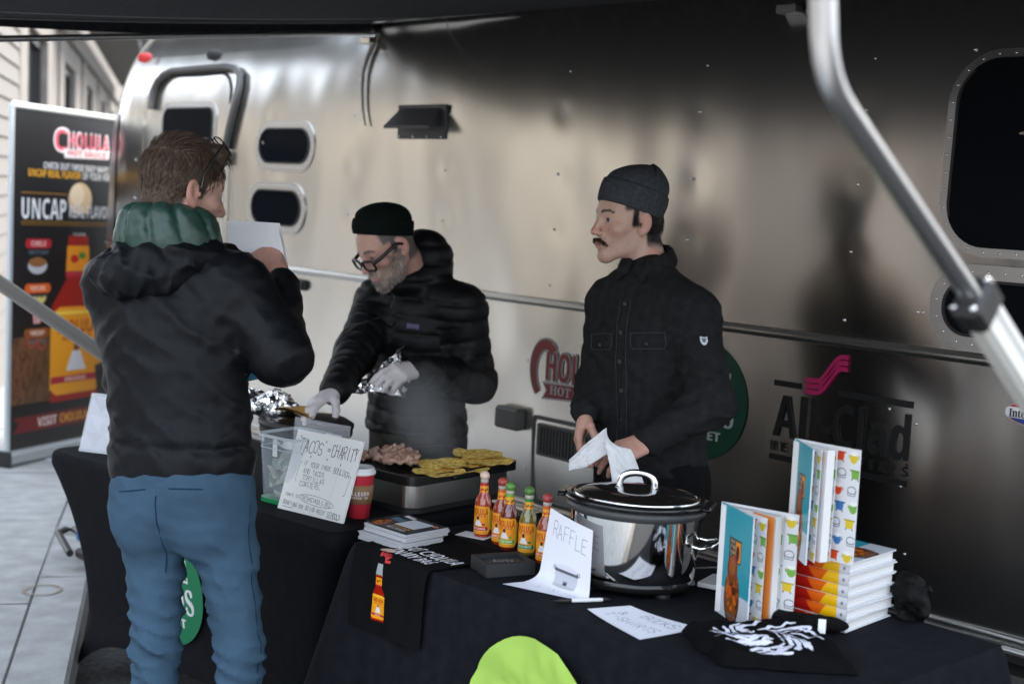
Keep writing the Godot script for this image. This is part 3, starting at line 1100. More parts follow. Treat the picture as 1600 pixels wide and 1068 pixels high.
func grocer_mark(parent: Node, xf: Transform3D, r: float, green: Material, white: Material) -> void:
	var st := ST()
	prism(st, ellipse(0, 0, r, r, 56), 0.0008, xf)
	var disc := done(st, "round_logo", green, parent)
	var k := r / 0.2
	for t in [["WHOLE", 0.26, 0.075, 0.062], ["FOODS", 0.30, 0.085, -0.036], ["MARKET", 0.20, 0.03, -0.112]]:
		var m := Transform3D(Basis(), Vector3(0, t[3] * k, 0.001))
		lettering(t[0], t[1] * k, t[2] * k, xf * m, white, disc, true, t[0] != "MARKET")

# ---------------------------------------------------------------- awning
func build_awning() -> void:
	var aw := node3("awning", "black canvas awning stretched out from the trailer on folding metal arms", "awning")
	var canvas := cloth("awning_canvas", lin(0.045, 0.045, 0.05), 0.92, 5.0, 0.06)
	var st := ST()
	var f := func(u: float, v: float) -> Vector3:
		var x := lerpf(-5.16, -0.92, u)
		var z := lerpf(-3.87, -1.31, v)
		var y := lerpf(2.395, 2.15, v) - 0.028 * sin(PI * v) * (0.6 + 0.4 * sin(u * 9.0)) - 0.012 * sin(u * PI)
		return Vector3(x, y, z)
	surf(st, 48, 24, f)
	var g := func(u: float, v: float) -> Vector3: return f.call(u, v) + Vector3(0, 0.004, 0)
	surf(st, 48, 24, g, true)
	var can := done(st, "canvas", canvas, aw)
	# hem strip hanging at the near end of the canvas, and its pale stitching
	st = ST()
	surf(st, 2, 24, func(u: float, v: float) -> Vector3: return f.call(0.0, v) + Vector3(0.01 * u, -0.05 * u * (0.7 + 0.3 * sin(v * 5.0)), 0))
	done(st, "hem", canvas, can)
	st = ST()
	var sp := []
	for i in 25:
		sp.append(f.call(0.115, i / 24.0) + Vector3(0, -0.003, 0))
	tube(st, sp, 0.0016, 5)
	done(st, "stitching", mat("pale_thread", lin(0.3), 0.8), can)
	st = ST()
	sp = []
	for i in 25:
		sp.append(f.call(0.012, i / 24.0) + Vector3(0, -0.004, 0))
	tube(st, sp, 0.002, 5)
	done(st, "stitching", mat("pale_thread"), can)
	var pole_m := mat("awning_aluminium", lin(0.62, 0.61, 0.60), 0.3, 1.0)
	var white_m := mat("white_channel", lin(0.62, 0.61, 0.57), 0.45)
	var blk := mat("black_plastic")
	st = ST()
	tube(st, [Vector3(-5.2, 2.165, -1.3), Vector3(-0.86, 2.165, -1.3)], 0.045, 16)
	done(st, "roller_tube", pole_m, aw)
	st = ST()
	box(st, Vector3(-3.0, 2.395, -3.80), Vector3(4.4, 0.03, 0.04), Basis(), 0.006)
	done(st, "wall_rail", pole_m, aw)
	for side in 2:
		var x := -5.08 if side == 0 else -0.97
		# rafter
		st = ST()
		tube(st, [Vector3(x, 2.335, -3.76), Vector3(x, 2.12, -2.0), Vector3(x, 2.06, -1.34)], 0.0125, 10)
		done(st, "rafter", pole_m, aw)
		# folding arm: wide channel from the foot of the wall, thin slide, bend up to the roller
		var foot := Vector3(x, 0.42, -3.72)
		var kneep := Vector3(x, 1.553, -1.735)
		var dirv := (kneep - Vector3(x, 1.38, -1.965)).normalized()
		if side == 0:
			foot = Vector3(x, 0.2, -3.68)
			kneep = Vector3(x, 1.50, -1.76)
			dirv = (kneep - foot).normalized()
		else:
			foot = kneep - dirv * 1.85
		var zax := dirv
		var xax := Vector3.RIGHT
		var yax := zax.cross(xax).normalized()
		var bs := Basis(xax, yax, zax)
		var len := foot.distance_to(kneep)
		var c := (foot + kneep) * 0.5
		st = ST()
		box(st, c, Vector3(0.032, 0.052, len), bs, 0.006)
		for k in [-1.0, 1.0]:
			box(st, c + yax * k * 0.014 + xax * 0.0165, Vector3(0.004, 0.013, len - 0.01), bs, 0.0015)
			box(st, c + yax * k * 0.014 - xax * 0.0165, Vector3(0.004, 0.013, len - 0.01), bs, 0.0015)
		done(st, "arm_channel", white_m if side == 1 else mat("grey_channel", lin(0.28, 0.27, 0.25), 0.45, 0.4), aw)
		st = ST()
		box(st, kneep + zax * 0.012, Vector3(0.044, 0.066, 0.05), bs, 0.008)
		var cap := done(st, "arm_end_cap", blk, aw)
		st = ST()
		for k in [[-1, -1], [1, -1], [-1, 1], [1, 1]]:
			lathe(st, [Vector2(0.0045, -0.001), Vector2(0.004, 0.002), Vector2(0, 0.0025)], 8, kneep + zax * 0.038 + xax * k[0] * 0.014 + yax * k[1] * 0.024, 1, 1, bs * Basis(Vector3.RIGHT, PI / 2))
		stuff(done(st, "screws", mat("rivet_metal"), cap))
		var bend := Vector3(x, 1.823, -1.352) if side == 1 else kneep + zax * 0.46
		var top := Vector3(x, 2.15, -1.30)
		st = ST()
		var pts := [kneep, bend - (bend - kneep).normalized() * 0.05]
		for i in 5:
			var t := (i + 1) / 6.0
			var p0: Vector3 = pts[1]
			var p2 := bend + (top - bend).normalized() * 0.05
			pts.append(p0.lerp(bend, t).lerp(bend.lerp(p2, t), t))
		pts.append(bend + (top - bend).normalized() * 0.05)
		pts.append(top)
		tube(st, pts, 0.0165, 14, true, 0.75)
		done(st, "slide_tube", pole_m, aw)

# ---------------------------------------------------------------- tables
func build_tables() -> void:
	# left table: stretch cover pulled tight over the table and its feet
	var black := cloth("stretch_cloth", lin(0.006, 0.0065, 0.0085), 0.8, 7.0, 0.03)
	var lt := node3("stretch_covered_table", "black stretch-covered folding table carrying the griddle and donation tub", "table", Vector3(-3.79, 0, -2.437))
	lt.rotation.y = deg_to_rad(5.2)
	var hw := 0.735
	var hd := 0.335
	var st := ST()
	# outline of the cover at height y as the fraction q runs round it
	var outline := rrect(-hw, -hd, hw, hd, 0.05, 6)
	var per := []
	for i in outline.size():
		var a := outline[i]
		var b := outline[(i + 1) % outline.size()]
		var nseg := maxi(1, int(a.distance_to(b) / 0.05))
		for k in nseg:
			per.append(a.lerp(b, float(k) / nseg))
	var nper := per.size()
	var prof := func(i: int, t: float) -> Vector3:
		var q: Vector2 = per[i % nper]
		var y := 0.75 - 0.75 * t
		if t < 0.0:
			return Vector3(q.x * (1.0 + t * 0.2), 0.75, q.y * (1.0 + t * 0.2))
		var pull := 0.0
		if y < 0.705:
			var k := (0.705 - y) / 0.705
			pull = (1.0 - pow(1.0 - k, 2.6)) * 0.13 - 0.04 * smoothstep(0.7, 1.0, k)
		var midx := 1.0 - pow(absf(q.x) / hw, 4.0)
		var midz := 1.0 - pow(absf(q.y) / hd, 4.0)
		var hem := maxf(midx * smoothstep(0.5, 1.0, absf(q.y) / hd), midz * smoothstep(0.5, 1.0, absf(q.x) / hw))
		var px := q.x - signf(q.x) * pull * smoothstep(0.3, 1.0, absf(q.x) / hw)
		var pz := q.y - signf(q.y) * pull * 0.62 * smoothstep(0.3, 1.0, absf(q.y) / hd)
		y += 0.16 * hem * pow(t, 3.0)
		return Vector3(px, y, pz)
	var ts := [0.0, 0.006, 0.02, 0.04, 0.055, 0.065, 0.08, 0.1, 0.14, 0.2, 0.27, 0.35, 0.44, 0.54, 0.65, 0.77, 0.88, 0.96, 1.0]
	for i in nper:
		for j in ts.size() - 1:
			var bul := func(ii: int, t: float) -> Vector3:
				var p: Vector3 = prof.call(ii, t)
				if t < 0.03:
					var s := 1.0 - (0.03 - t) / 0.03
					var k := 0.012 * (1.0 - sqrt(maxf(0.0, 1.0 - (1.0 - s) * (1.0 - s))))
					p.x -= signf(p.x) * k
					p.z -= signf(p.z) * k
				return p
			quad(st, bul.call(i, ts[j + 1]), bul.call(i, ts[j]), bul.call(i + 1, ts[j]), bul.call(i + 1, ts[j + 1]), 0)
	done(st, "stretch_cover", black, lt)
	st = ST()
	var topo := PackedVector2Array()
	for q in per:
		topo.append(Vector2(q.x - signf(q.x) * 0.012, -(q.y - signf(q.y) * 0.012)))
	prism(st, topo, 0.0, Transform3D(Basis(Vector3.RIGHT, -PI / 2), Vector3(0, 0.75, 0)), false)
	done(st, "cover_top", black, lt)
	grocer_mark(lt, Transform3D(Basis(Vector3.RIGHT, 0.135), Vector3(-0.10, 0.425, 0.2885)), 0.2, mat("green_print", lin(0.006, 0.15, 0.06), 0.8), mat("white_print", lin(0.6), 0.8))
	# front table: loose cloth to the ground
	var cl := cloth("table_linen", lin(0.0095, 0.0105, 0.0145), 0.85, 5.0, 0.05)
	var ft := node3("draped_table", "front table draped in a loose black cloth, with sauces and books on it", "table", Vector3(-2.205, 0, -2.51))
	var fx := 0.735
	var fz := 0.345
	st = ST()
	var o2 := rrect(-fx, -fz, fx, fz, 0.02, 4)
	per = []
	for i in o2.size():
		var a := o2[i]
		var b := o2[(i + 1) % o2.size()]
		var nseg := maxi(1, int(a.distance_to(b) / 0.018))
		for k in nseg:
			per.append(a.lerp(b, float(k) / nseg))
	var np := per.size()
	var nz := noise(2.2, 31, 2)
	var skirt := func(i: int, t: float) -> Vector3:
		var q: Vector2 = per[i % np]
		var y := 0.75 * (1.0 - t)
		var out := Vector2(clampf((absf(q.x) - fx + 0.04) / 0.04, 0, 1) * signf(q.x), clampf((absf(q.y) - fz + 0.04) / 0.04, 0, 1) * signf(q.y))
		var corner := exp(-pow(maxf(0.0, fx - absf(q.x)) / 0.09, 2.0)) * exp(-pow(maxf(0.0, fz - absf(q.y)) / 0.09, 2.0))
		var fold := sin(q.x * 21.0 + q.y * 17.0 + 2.0 * nz.get_noise_2d(q.x * 2.0, q.y * 2.0 + 3.0)) * 0.5 + nz.get_noise_2d(q.x * 3.0, q.y * 3.0)
		var e := t * 0.05 + corner * t * 0.13 + fold * 0.022 * pow(t, 1.2) - 0.004
		var edge := 0.008 * (1.0 - exp(-t * 40.0))
		return Vector3(q.x + out.x * (e + edge), maxf(y, 0.004), q.y + out.y * (e + edge))
	var rows := 26
	for i in np:
		for j in rows:
			quad(st, skirt.call(i, pow((j + 1.0) / rows, 1.4)), skirt.call(i, pow(float(j) / rows, 1.4)), skirt.call(i + 1, pow(float(j) / rows, 1.4)), skirt.call(i + 1, pow((j + 1.0) / rows, 1.4)), 0)
	done(st, "cloth_skirt", cl, ft)
	st = ST()
	surf(st, 60, 30, func(u: float, v: float) -> Vector3:
		var x := lerpf(-fx, fx, u) * 1.0
		var z := lerpf(-fz, fz, v)
		var ed := minf(minf(u, 1.0 - u) * fx, minf(v, 1.0 - v) * fz) * 2.0
		return Vector3(x - signf(x) * 0.003, 0.7495 + 0.0016 * nz.get_noise_2d(x * 6.0, z * 6.0) * minf(1.0, ed * 8.0), z - signf(z) * 0.003), true)
	done(st, "cloth_top", cl, ft)
	# lime round sign pinned on the front
	var lime := mat("lime_paper", lin(0.36, 0.56, 0.09), 0.8)
	var lm := node3("lime_round_sign", "lime green round paper sign hanging on the front of the black cloth", "sign", Vector3(-2.192, 0.508, -2.132))
	lm.rotation = Vector3(-0.07, 0.0, 0.0)
	st = ST()
	var crump := noise(6.0, 77, 2)
	for ring_i in 12:
		for k in 48:
			var f := func(r: float, a: float) -> Vector3:
				var x := cos(a) * r * 0.192
				var y := sin(a) * r * 0.192
				return Vector3(x, y, 0.022 + 0.010 * crump.get_noise_2d(x * 2.0, y * 2.0) + 0.005 * crump.get_noise_2d(x * 7.0, y * 7.0))
			var a0 := TAU * k / 48
			var a1 := TAU * (k + 1) / 48
			var r0 := ring_i / 12.0
			var r1 := (ring_i + 1) / 12.0
			if ring_i == 0:
				tri(st, f.call(r0, a0), f.call(r1, a1), f.call(r1, a0), 0)
			else:
				quad(st, f.call(r0, a0), f.call(r1, a0), f.call(r1, a1), f.call(r0, a1), 0)
	done(st, "disc", lime, lm)
	lettering("HEALTH STARTS HERE", 0.24, 0.03, Transform3D(Basis(), Vector3(0, -0.06, 0.03)), mat("white_print"), lm)

# ---------------------------------------------------------------- smooth solid modelling: capsules and ellipsoids joined, meshed as surface nets
class Solid:
	var kind := PackedInt32Array()   # 0 capsule, 1 ellipsoid, 2 capsule cut away, 3 ellipsoid cut away
	var a := PackedVector3Array()
	var ba := PackedVector3Array()
	var inv := PackedFloat32Array()
	var ra := PackedFloat32Array()
	var rb := PackedFloat32Array()
	var kk := PackedFloat32Array()
	var xf := []
	var rad := PackedVector3Array()
	var cell := 0.01
	var disp = null
	var disp_max := 0.0
	var v := PackedVector3Array()
	var ix := PackedInt32Array()
	var n_cap := 0

	func cap(p: Vector3, q: Vector3, r0: float, r1: float, k := 0.02, cut := false) -> void:
		kind.append(2 if cut else 0)
		a.append(p)
		ba.append(q - p)
		inv.append(1.0 / maxf((q - p).length_squared(), 1e-9))
		ra.append(r0)
		rb.append(r1)
		kk.append(k)
		xf.append(null)
		rad.append(Vector3.ONE * maxf(r0, r1))

	func chain(pts: Array, rs: Array, k := 0.02) -> void:
		for i in pts.size() - 1:
			cap(pts[i], pts[i + 1], rs[i], rs[i + 1], k)

	func ell(c: Vector3, r: Vector3, b := Basis(), k := 0.02, cut := false) -> void:
		kind.append(3 if cut else 1)
		a.append(c)
		ba.append(Vector3.ZERO)
		inv.append(1.0)
		ra.append(0.0)
		rb.append(0.0)
		kk.append(k)
		xf.append(b.transposed())
		rad.append(r)

	func prim(i: int, p: Vector3) -> float:
		if kind[i] % 2 == 0:
			var pa := p - a[i]
			var h := clampf(pa.dot(ba[i]) * inv[i], 0.0, 1.0)
			return (pa - ba[i] * h).length() - lerpf(ra[i], rb[i], h)
		var q: Vector3 = xf[i] * (p - a[i])
		var e := q / rad[i]
		var k0 := e.length()
		if k0 < 1e-4:
			return -minf(rad[i].x, minf(rad[i].y, rad[i].z))
		var k1 := (e / rad[i]).length()
		return k0 * (k0 - 1.0) / k1

	func dist(p: Vector3, ids: PackedInt32Array) -> float:
		var d := 1e3
		for i in ids:
			var e := prim(i, p)
			var k := kk[i]
			if kind[i] < 2:
				var h := maxf(k - absf(d - e), 0.0)
				d = minf(d, e) - h * h / k * 0.25
			else:
				e = -e
				var h := maxf(k - absf(d - e), 0.0)
				d = maxf(d, e) + h * h / k * 0.25
		if disp != null and absf(d) < disp_max * 1.2 + cell * 1.9:
			d += disp.call(p)
		return d

	func build() -> void:
		var lo := Vector3.ONE * 1e3
		var hi := -lo
		var all := PackedInt32Array()
		for i in kind.size():
			all.append(i)
			if kind[i] >= 2:
				continue
			var r := maxf(rad[i].x, maxf(rad[i].y, rad[i].z)) + 0.02
			for q in [a[i], a[i] + ba[i]]:
				lo = lo.min(q - Vector3.ONE * r)
				hi = hi.max(q + Vector3.ONE * r)
		var B := 6
		var bs := cell * B
		var nb := Vector3i(((hi - lo) / bs).ceil())
		var half := bs * 0.5
		var reach := bs * 0.8661 * 1.25 + disp_max + 0.004
		var key := {}
		var S := B + 1
		var vals := PackedFloat32Array()
		vals.resize(S * S * S)
		var edges := []
		var C := [0, 1, S, S + 1, S * S, S * S + 1, S * S + S, S * S + S + 1]
		var E := [[0, 1], [2, 3], [4, 5], [6, 7], [0, 2], [1, 3], [4, 6], [5, 7], [0, 4], [1, 5], [2, 6], [3, 7]]
		for bx in nb.x:
			for by in nb.y:
				for bz in nb.z:
					var o := lo + Vector3(bx, by, bz) * bs
					var ctr := o + Vector3.ONE * half
					var ids := PackedInt32Array()
					var d := 1e3
					var ds := PackedFloat32Array()
					for i in all:
						var e := prim(i, ctr)
						ds.append(e)
						if kind[i] < 2:
							d = minf(d, e - kk[i] * 0.25)
					if d > reach or d < -reach * 1.7 - 0.03:
						if d > reach:
							continue
						var cut_near := false
						for i in all:
							if kind[i] >= 2 and ds[i] < reach:
								cut_near = true
						if not cut_near:
							continue
					for i in all:
						if kind[i] >= 2:
							if ds[i] < reach * 1.6 + kk[i]:
								ids.append(i)
						elif ds[i] < d + bs * 1.75 + kk[i] * 1.25:
							ids.append(i)
					var neg := 0
					var n := 0
					for x in S:
						for y in S:
							for z in S:
								var val := dist(o + Vector3(x, y, z) * cell, ids)
								vals[n] = val
								if val < 0.0:
									neg += 1
								n += 1
					if neg == 0 or neg == n:
						continue
					for x in B:
						for y in B:
							for z in B:
								var at := (x * S + y) * S + z
								var m := 0
								for c in 8:
									if vals[at + C[c]] < 0.0:
										m |= 1 << c
								if m == 0 or m == 255:
									continue
								var sum := Vector3.ZERO
								var cnt := 0
								for e in E:
									if ((m >> e[0]) & 1) != ((m >> e[1]) & 1):
										var v0 := vals[at + C[e[0]]]
										var v1 := vals[at + C[e[1]]]
										var t := v0 / (v0 - v1)
										var p0 := Vector3(e[0] >> 2, (e[0] >> 1) & 1, e[0] & 1)
										var p1 := Vector3(e[1] >> 2, (e[1] >> 1) & 1, e[1] & 1)
										sum += p0.lerp(p1, t)
										cnt += 1
								var g := Vector3i(bx * B + x, by * B + y, bz * B + z)
								key[g] = v.size()
								v.append(o + (Vector3(x, y, z) + sum / cnt) * cell)
								var s0 := m & 1
								if s0 != ((m >> 4) & 1):
									edges.append([g, 0, s0])
								if s0 != ((m >> 2) & 1):
									edges.append([g, 1, s0])
								if s0 != ((m >> 1) & 1):
									edges.append([g, 2, s0])
		var U := [Vector3i(1, 0, 0), Vector3i(0, 1, 0), Vector3i(0, 0, 1)]
		for e in edges:
			var g: Vector3i = e[0]
			var u: Vector3i = U[(e[1] + 1) % 3]
			var w: Vector3i = U[(e[1] + 2) % 3]
			var q0 = key.get(g)
			var q1 = key.get(g - u)
			var q2 = key.get(g - u - w)
			var q3 = key.get(g - w)
			if q0 == null or q1 == null or q2 == null or q3 == null:
				continue
			if e[2]:
				ix.append_array([q0, q2, q1, q0, q3, q2])
			else:
				ix.append_array([q0, q1, q2, q0, q2, q3])

	func normals() -> PackedVector3Array:
		var nr := PackedVector3Array()
		nr.resize(v.size())
		for i in range(0, ix.size(), 3):
			var n := (v[ix[i + 2]] - v[ix[i]]).cross(v[ix[i + 1]] - v[ix[i]])
			nr[ix[i]] += n
			nr[ix[i + 1]] += n
			nr[ix[i + 2]] += n
		for i in nr.size():
			nr[i] = nr[i].normalized()
		return nr

	func box_of() -> String:
		return "%d verts" % v.size()

func run_solids(list: Array) -> void:
	var threads := []
	for s in list:
		var t := Thread.new()
		t.start(s.build)
		threads.append(t)
	for t in threads:
		t.wait_to_finish()

# several solids as one mesh, coloured by a function of the point (or white)
func solids_mesh(list: Array, paint := []) -> ArrayMesh:
	var v := PackedVector3Array()
	var nr := PackedVector3Array()
	var ix := PackedInt32Array()
	var col := PackedColorArray()
	for n in list.size():
		var s: Solid = list[n]
		var off := v.size()
		v.append_array(s.v)
		nr.append_array(s.normals())
		for i in s.ix:
			ix.append(i + off)
		if paint.size():
			var f: Callable = paint[n]
			for p in s.v:
				col.append(f.call(p))
	var arr := []
	arr.resize(Mesh.ARRAY_MAX)
	arr[Mesh.ARRAY_VERTEX] = v
	arr[Mesh.ARRAY_NORMAL] = nr
	arr[Mesh.ARRAY_INDEX] = ix
	if col.size():
		arr[Mesh.ARRAY_COLOR] = col
	var m := ArrayMesh.new()
	m.add_surface_from_arrays(Mesh.PRIMITIVE_TRIANGLES, arr)
	return m

# ---------------------------------------------------------------- people
func basis_zy(z: Vector3, y: Vector3) -> Basis:
	z = z.normalized()
	var x := y.cross(z).normalized()
	return Basis(x, z.cross(x), z)

# head in its own axes: z to the face, y up, x to the person's left; about 0.235 m from chin to crown
func head_solid(T: Transform3D, neck: Vector3, look: Dictionary) -> Solid:
	var s := Solid.new()
	s.cell = 0.0035
	var P := func(x: float, y: float, z: float) -> Vector3: return T * Vector3(x, y, z)
	var B := T.basis
	s.ell(P.call(0, 0.035, -0.012), Vector3(0.075, 0.09, 0.096), B, 0.02)
	s.ell(P.call(0, 0.03, 0.035), Vector3(0.062, 0.06, 0.056), B, 0.025)
	s.ell(P.call(0, -0.035, 0.03), Vector3(0.055, 0.07, 0.06), B, 0.03)
	for k in [-1.0, 1.0]:
		s.cap(P.call(0.054 * k, -0.045, -0.008), P.call(0.044 * k, -0.078, 0.02), 0.017, 0.017, 0.025)
		s.cap(P.call(0.044 * k, -0.078, 0.02), P.call(0.01 * k, -0.103, 0.07), 0.016, 0.016, 0.025)
		s.ell(P.call(0.045 * k, -0.02, 0.058), Vector3(0.02, 0.017, 0.022), B, 0.02)
		s.cap(P.call(0.016 * k, 0.026, 0.087), P.call(0.045 * k, 0.028, 0.07), 0.009, 0.008, 0.014)
		s.ell(P.call(0.032 * k, 0.006, 0.096), Vector3(0.016, 0.011, 0.016), B, 0.012, true)
		s.ell(P.call(0.031 * k, 0.005, 0.0755), Vector3.ONE * 0.0128, B, 0.002)
		s.cap(P.call(0.018 * k, 0.0125, 0.0855), P.call(0.045 * k, 0.0115, 0.0785), 0.0045, 0.0045, 0.004)
		s.cap(P.call(0.020 * k, -0.005, 0.0835), P.call(0.043 * k, -0.004, 0.0775), 0.0035, 0.0035, 0.004)
		s.ell(P.call(0.011 * k, -0.034, 0.102), Vector3(0.009, 0.008, 0.011), B, 0.008)
		# ear
		var eb := B * Basis(Vector3.UP, -0.35 * k) * Basis(Vector3.RIGHT, -0.15)
		s.ell(P.call(0.079 * k, -0.004, -0.014), Vector3(0.009, 0.033, 0.021), eb, 0.006)
		s.ell(P.call(0.076 * k, -0.03, -0.006), Vector3(0.009, 0.012, 0.011), eb, 0.008)
		s.ell(P.call(0.0895 * k, 0.003, -0.011), Vector3(0.0085, 0.021, 0.0115), eb, 0.003, true)
		s.ell(P.call(0.0865 * k, -0.006, 0.002), Vector3(0.003, 0.008, 0.005), eb, 0.004)
	s.ell(P.call(0, -0.103, 0.077), Vector3(0.022, 0.016, 0.016), B, 0.02)
	s.cap(P.call(0, 0.02, 0.088), P.call(0, -0.012, 0.103), 0.009, 0.0085, 0.012)
	s.cap(P.call(0, -0.012, 0.102), P.call(0, -0.0295, 0.1125), 0.0088, 0.0118, 0.008)
	s.ell(P.call(0, -0.065, 0.088), Vector3(0.03, 0.02, 0.012), B, 0.015)
	s.ell(P.call(0, -0.0625, 0.0985), Vector3(0.022, 0.0055, 0.0075), B, 0.005)
	s.ell(P.call(0, -0.0735, 0.0965), Vector3(0.019, 0.0065, 0.0085), B, 0.005)
	s.cap(P.call(-0.021, -0.0685, 0.1), P.call(0.021, -0.0685, 0.1), 0.0022, 0.0022, 0.003, true)
	s.cap(P.call(0, -0.05, -0.03), neck, 0.052, 0.058, 0.03)
	s.cap(P.call(0, -0.02, -0.045), neck + B * Vector3(0, 0, -0.012), 0.045, 0.055, 0.03)
	return s

func head_paint(T: Transform3D, look: Dictionary) -> Callable:
	var inv := T.affine_inverse()
	var skin: Color = look.skin
	var n := noise(60.0, 17, 2)
	return func(p: Vector3) -> Color:
		var q := inv * p
		var c := skin
		var m := n.get_noise_3dv(q)
		c = c * (1.0 + 0.06 * m)
		var ax := absf(q.x)
		# ruddy nose, cheeks, ears
		var red := exp(-pow((q.y + 0.025) / 0.022, 2)) * exp(-pow(ax / 0.016, 2)) * smoothstep(0.09, 0.105, q.z)
		red = maxf(red, 0.6 * exp(-pow((q.y + 0.02) / 0.02, 2) - pow((ax - 0.04) / 0.02, 2)) * smoothstep(0.03, 0.06, q.z))
		red = maxf(red, 0.6 * smoothstep(0.072, 0.08, ax))
		c = c.lerp(Color(skin.r * 0.98, skin.g * 0.66, skin.b * 0.66), red * 0.75)
		# lips
		var lip := exp(-pow((q.y + 0.068) / 0.0085, 4)) * exp(-pow(ax / 0.023, 4)) * smoothstep(0.088, 0.096, q.z)
		c = c.lerp(Color(skin.r * 0.74, skin.g * 0.45, skin.b * 0.46), lip * (0.45 if look.stubble > 0.6 else 0.8))
		# brows
		var by := 0.0285 + 0.004 * (1.0 - pow((ax - 0.032) / 0.02, 2))
		if ax > 0.012 and ax < 0.055 and absf(q.y - by) < 0.0046 - 0.0022 * smoothstep(0.035, 0.055, ax) and q.z > 0.055:
			c = c.lerp(look.brow, 0.9)
		# eyes
		var e := Vector3(ax - 0.031, q.y - 0.005, q.z - 0.0755)
		if e.length() < 0.0140 and e.z > 0.004:
			c = Color(0.42, 0.39, 0.37)
			var g := Vector2(e.x + look.gaze * signf(q.x) * -1.0, e.y)
			if g.length() < 0.0066:
				c = Color(0.03, 0.02, 0.015)
			if e.y > 0.0042:
				c = Color(0.05, 0.035, 0.03)
			if e.y > 0.0066 or e.y < -0.0062:
				c = skin * 0.86
		# shaved shadow or beard
		var st: float = look.stubble
		if st > 0.0:
			var jaw := smoothstep(-0.030, -0.052, q.y + 0.25 * maxf(0.0, 0.05 - q.z) * 0.0) * smoothstep(-0.02, 0.01, q.z) * (1.0 - lip)
			jaw *= smoothstep(-0.155, -0.118, q.y)
			jaw = maxf(jaw, 0.9 * exp(-pow((q.y + 0.052) / 0.008, 2)) * exp(-pow(ax / 0.026, 4)) * smoothstep(0.08, 0.095, q.z))
			var side := smoothstep(0.05, 0.058, ax) * smoothstep(0.0, -0.035, q.y) * smoothstep(-0.005, 0.012, q.z) * smoothstep(0.06, 0.03, q.z)
			c = c.lerp(look.beard, clampf(maxf(jaw, side) * st * (0.85 + 0.4 * m), 0.0, 1.0))
		# cropped hair down the back and temples
		if look.has("crop"):
			var hh := smoothstep(-0.02, -0.032, q.z) * smoothstep(-0.085, -0.055, q.y) * (1.0 - smoothstep(0.074, 0.079, ax) * smoothstep(-0.04, -0.03, q.y) * smoothstep(0.035, 0.025, q.y) * smoothstep(-0.04, -0.03, q.z))
			hh = maxf(hh, smoothstep(0.028, 0.04, q.y) * smoothstep(0.052, 0.04, q.z) * smoothstep(0.03, 0.05, ax))
			if ax > 0.055 and q.y > -0.02:
				hh = maxf(hh, smoothstep(0.026, 0.018, q.z) * smoothstep(0.0, 0.006, q.z) * smoothstep(-0.02, -0.008, q.y))
			c = c.lerp(look.crop, clampf(hh, 0, 1))
		return c

# a hand: W has its origin at the wrist, z towards the fingers, y out of the back; sg +1 right, -1 left
func hand_solid(W: Transform3D, sg: float, curls: Array, thumb: Array, elbow: Vector3, grow := 0.0, spread := 0.0) -> Solid:
	var s := Solid.new()
	s.cell = 0.0038
	var kn := [Vector3(0.027 * sg, 0.003, 0.084), Vector3(0.009 * sg, 0.006, 0.089), Vector3(-0.010 * sg, 0.004, 0.084), Vector3(-0.027 * sg, -0.001, 0.075)]
	var ln := [[0.043, 0.025, 0.02], [0.047, 0.029, 0.021], [0.043, 0.027, 0.02], [0.033, 0.02, 0.018]]
	for i in 4:
		var wr := Vector3(lerpf(0.017, -0.017, i / 3.0) * sg, 0, 0.008)
		s.cap(W * wr, W * kn[i], 0.0165 + grow, 0.0115 + grow, 0.016)
		var p: Vector3 = kn[i]
		var a := 0.0
		var side: float = (1.5 - i) * 0.06 * sg + spread * (1.5 - i) * sg
		var r := [0.0098, 0.0088, 0.0080, 0.0068]
		for j in 3:
			a += curls[i][mini(j, curls[i].size() - 1)]
			var dir := Vector3(sin(side) * cos(a), -sin(a), cos(a) * cos(side))
			var q: Vector3 = p + dir * ln[i][j]
			s.cap(W * p, W * q, r[j] + grow, r[j + 1] + grow, 0.006)
			p = q
	s.cap(W * Vector3(0.016 * sg, -0.006, 0.02), W * Vector3(thumb[0].x * sg, thumb[0].y, thumb[0].z), 0.017 + grow, 0.0125 + grow, 0.014)
	for i in thumb.size() - 1:
		s.cap(W * Vector3(thumb[i].x * sg, thumb[i].y, thumb[i].z), W * Vector3(thumb[i + 1].x * sg, thumb[i + 1].y, thumb[i + 1].z), 0.0118 - 0.0014 * i + grow, 0.0104 - 0.0016 * i + grow, 0.006)
	s.cap(W.origin + (elbow - W.origin).normalized() * 0.075, W * Vector3(0, 0, 0.008), 0.024 + grow, 0.022 + grow, 0.016)
	return s

func torso(s: Solid, hip: Vector3, neck: Vector3, shL: Vector3, shR: Vector3, g: float, loose: float) -> Basis:
	var up := (neck - hip).normalized()
	var b := basis_zy((shL - shR).cross(up), up)
	var h := neck.distance_to(hip)
	s.ell(hip.lerp(neck, 0.64), Vector3(0.165 * g + loose, h * 0.36, 0.108 * g + loose), b, 0.05)
	s.ell(hip.lerp(neck, 0.30), Vector3(0.150 * g + loose, h * 0.36, 0.105 * g + loose), b, 0.06)
	s.ell(hip.lerp(neck, 0.04), Vector3(0.158 * g + loose, h * 0.26, 0.112 * g + loose), b, 0.06)
	s.cap(shL.lerp(shR, 0.12), shL.lerp(shR, 0.88), 0.052 + loose, 0.052 + loose, 0.05)
	s.cap(neck + up * 0.01, shL, 0.042 + loose, 0.05 + loose, 0.05)
	s.cap(neck + up * 0.01, shR, 0.042 + loose, 0.05 + loose, 0.05)
	return b

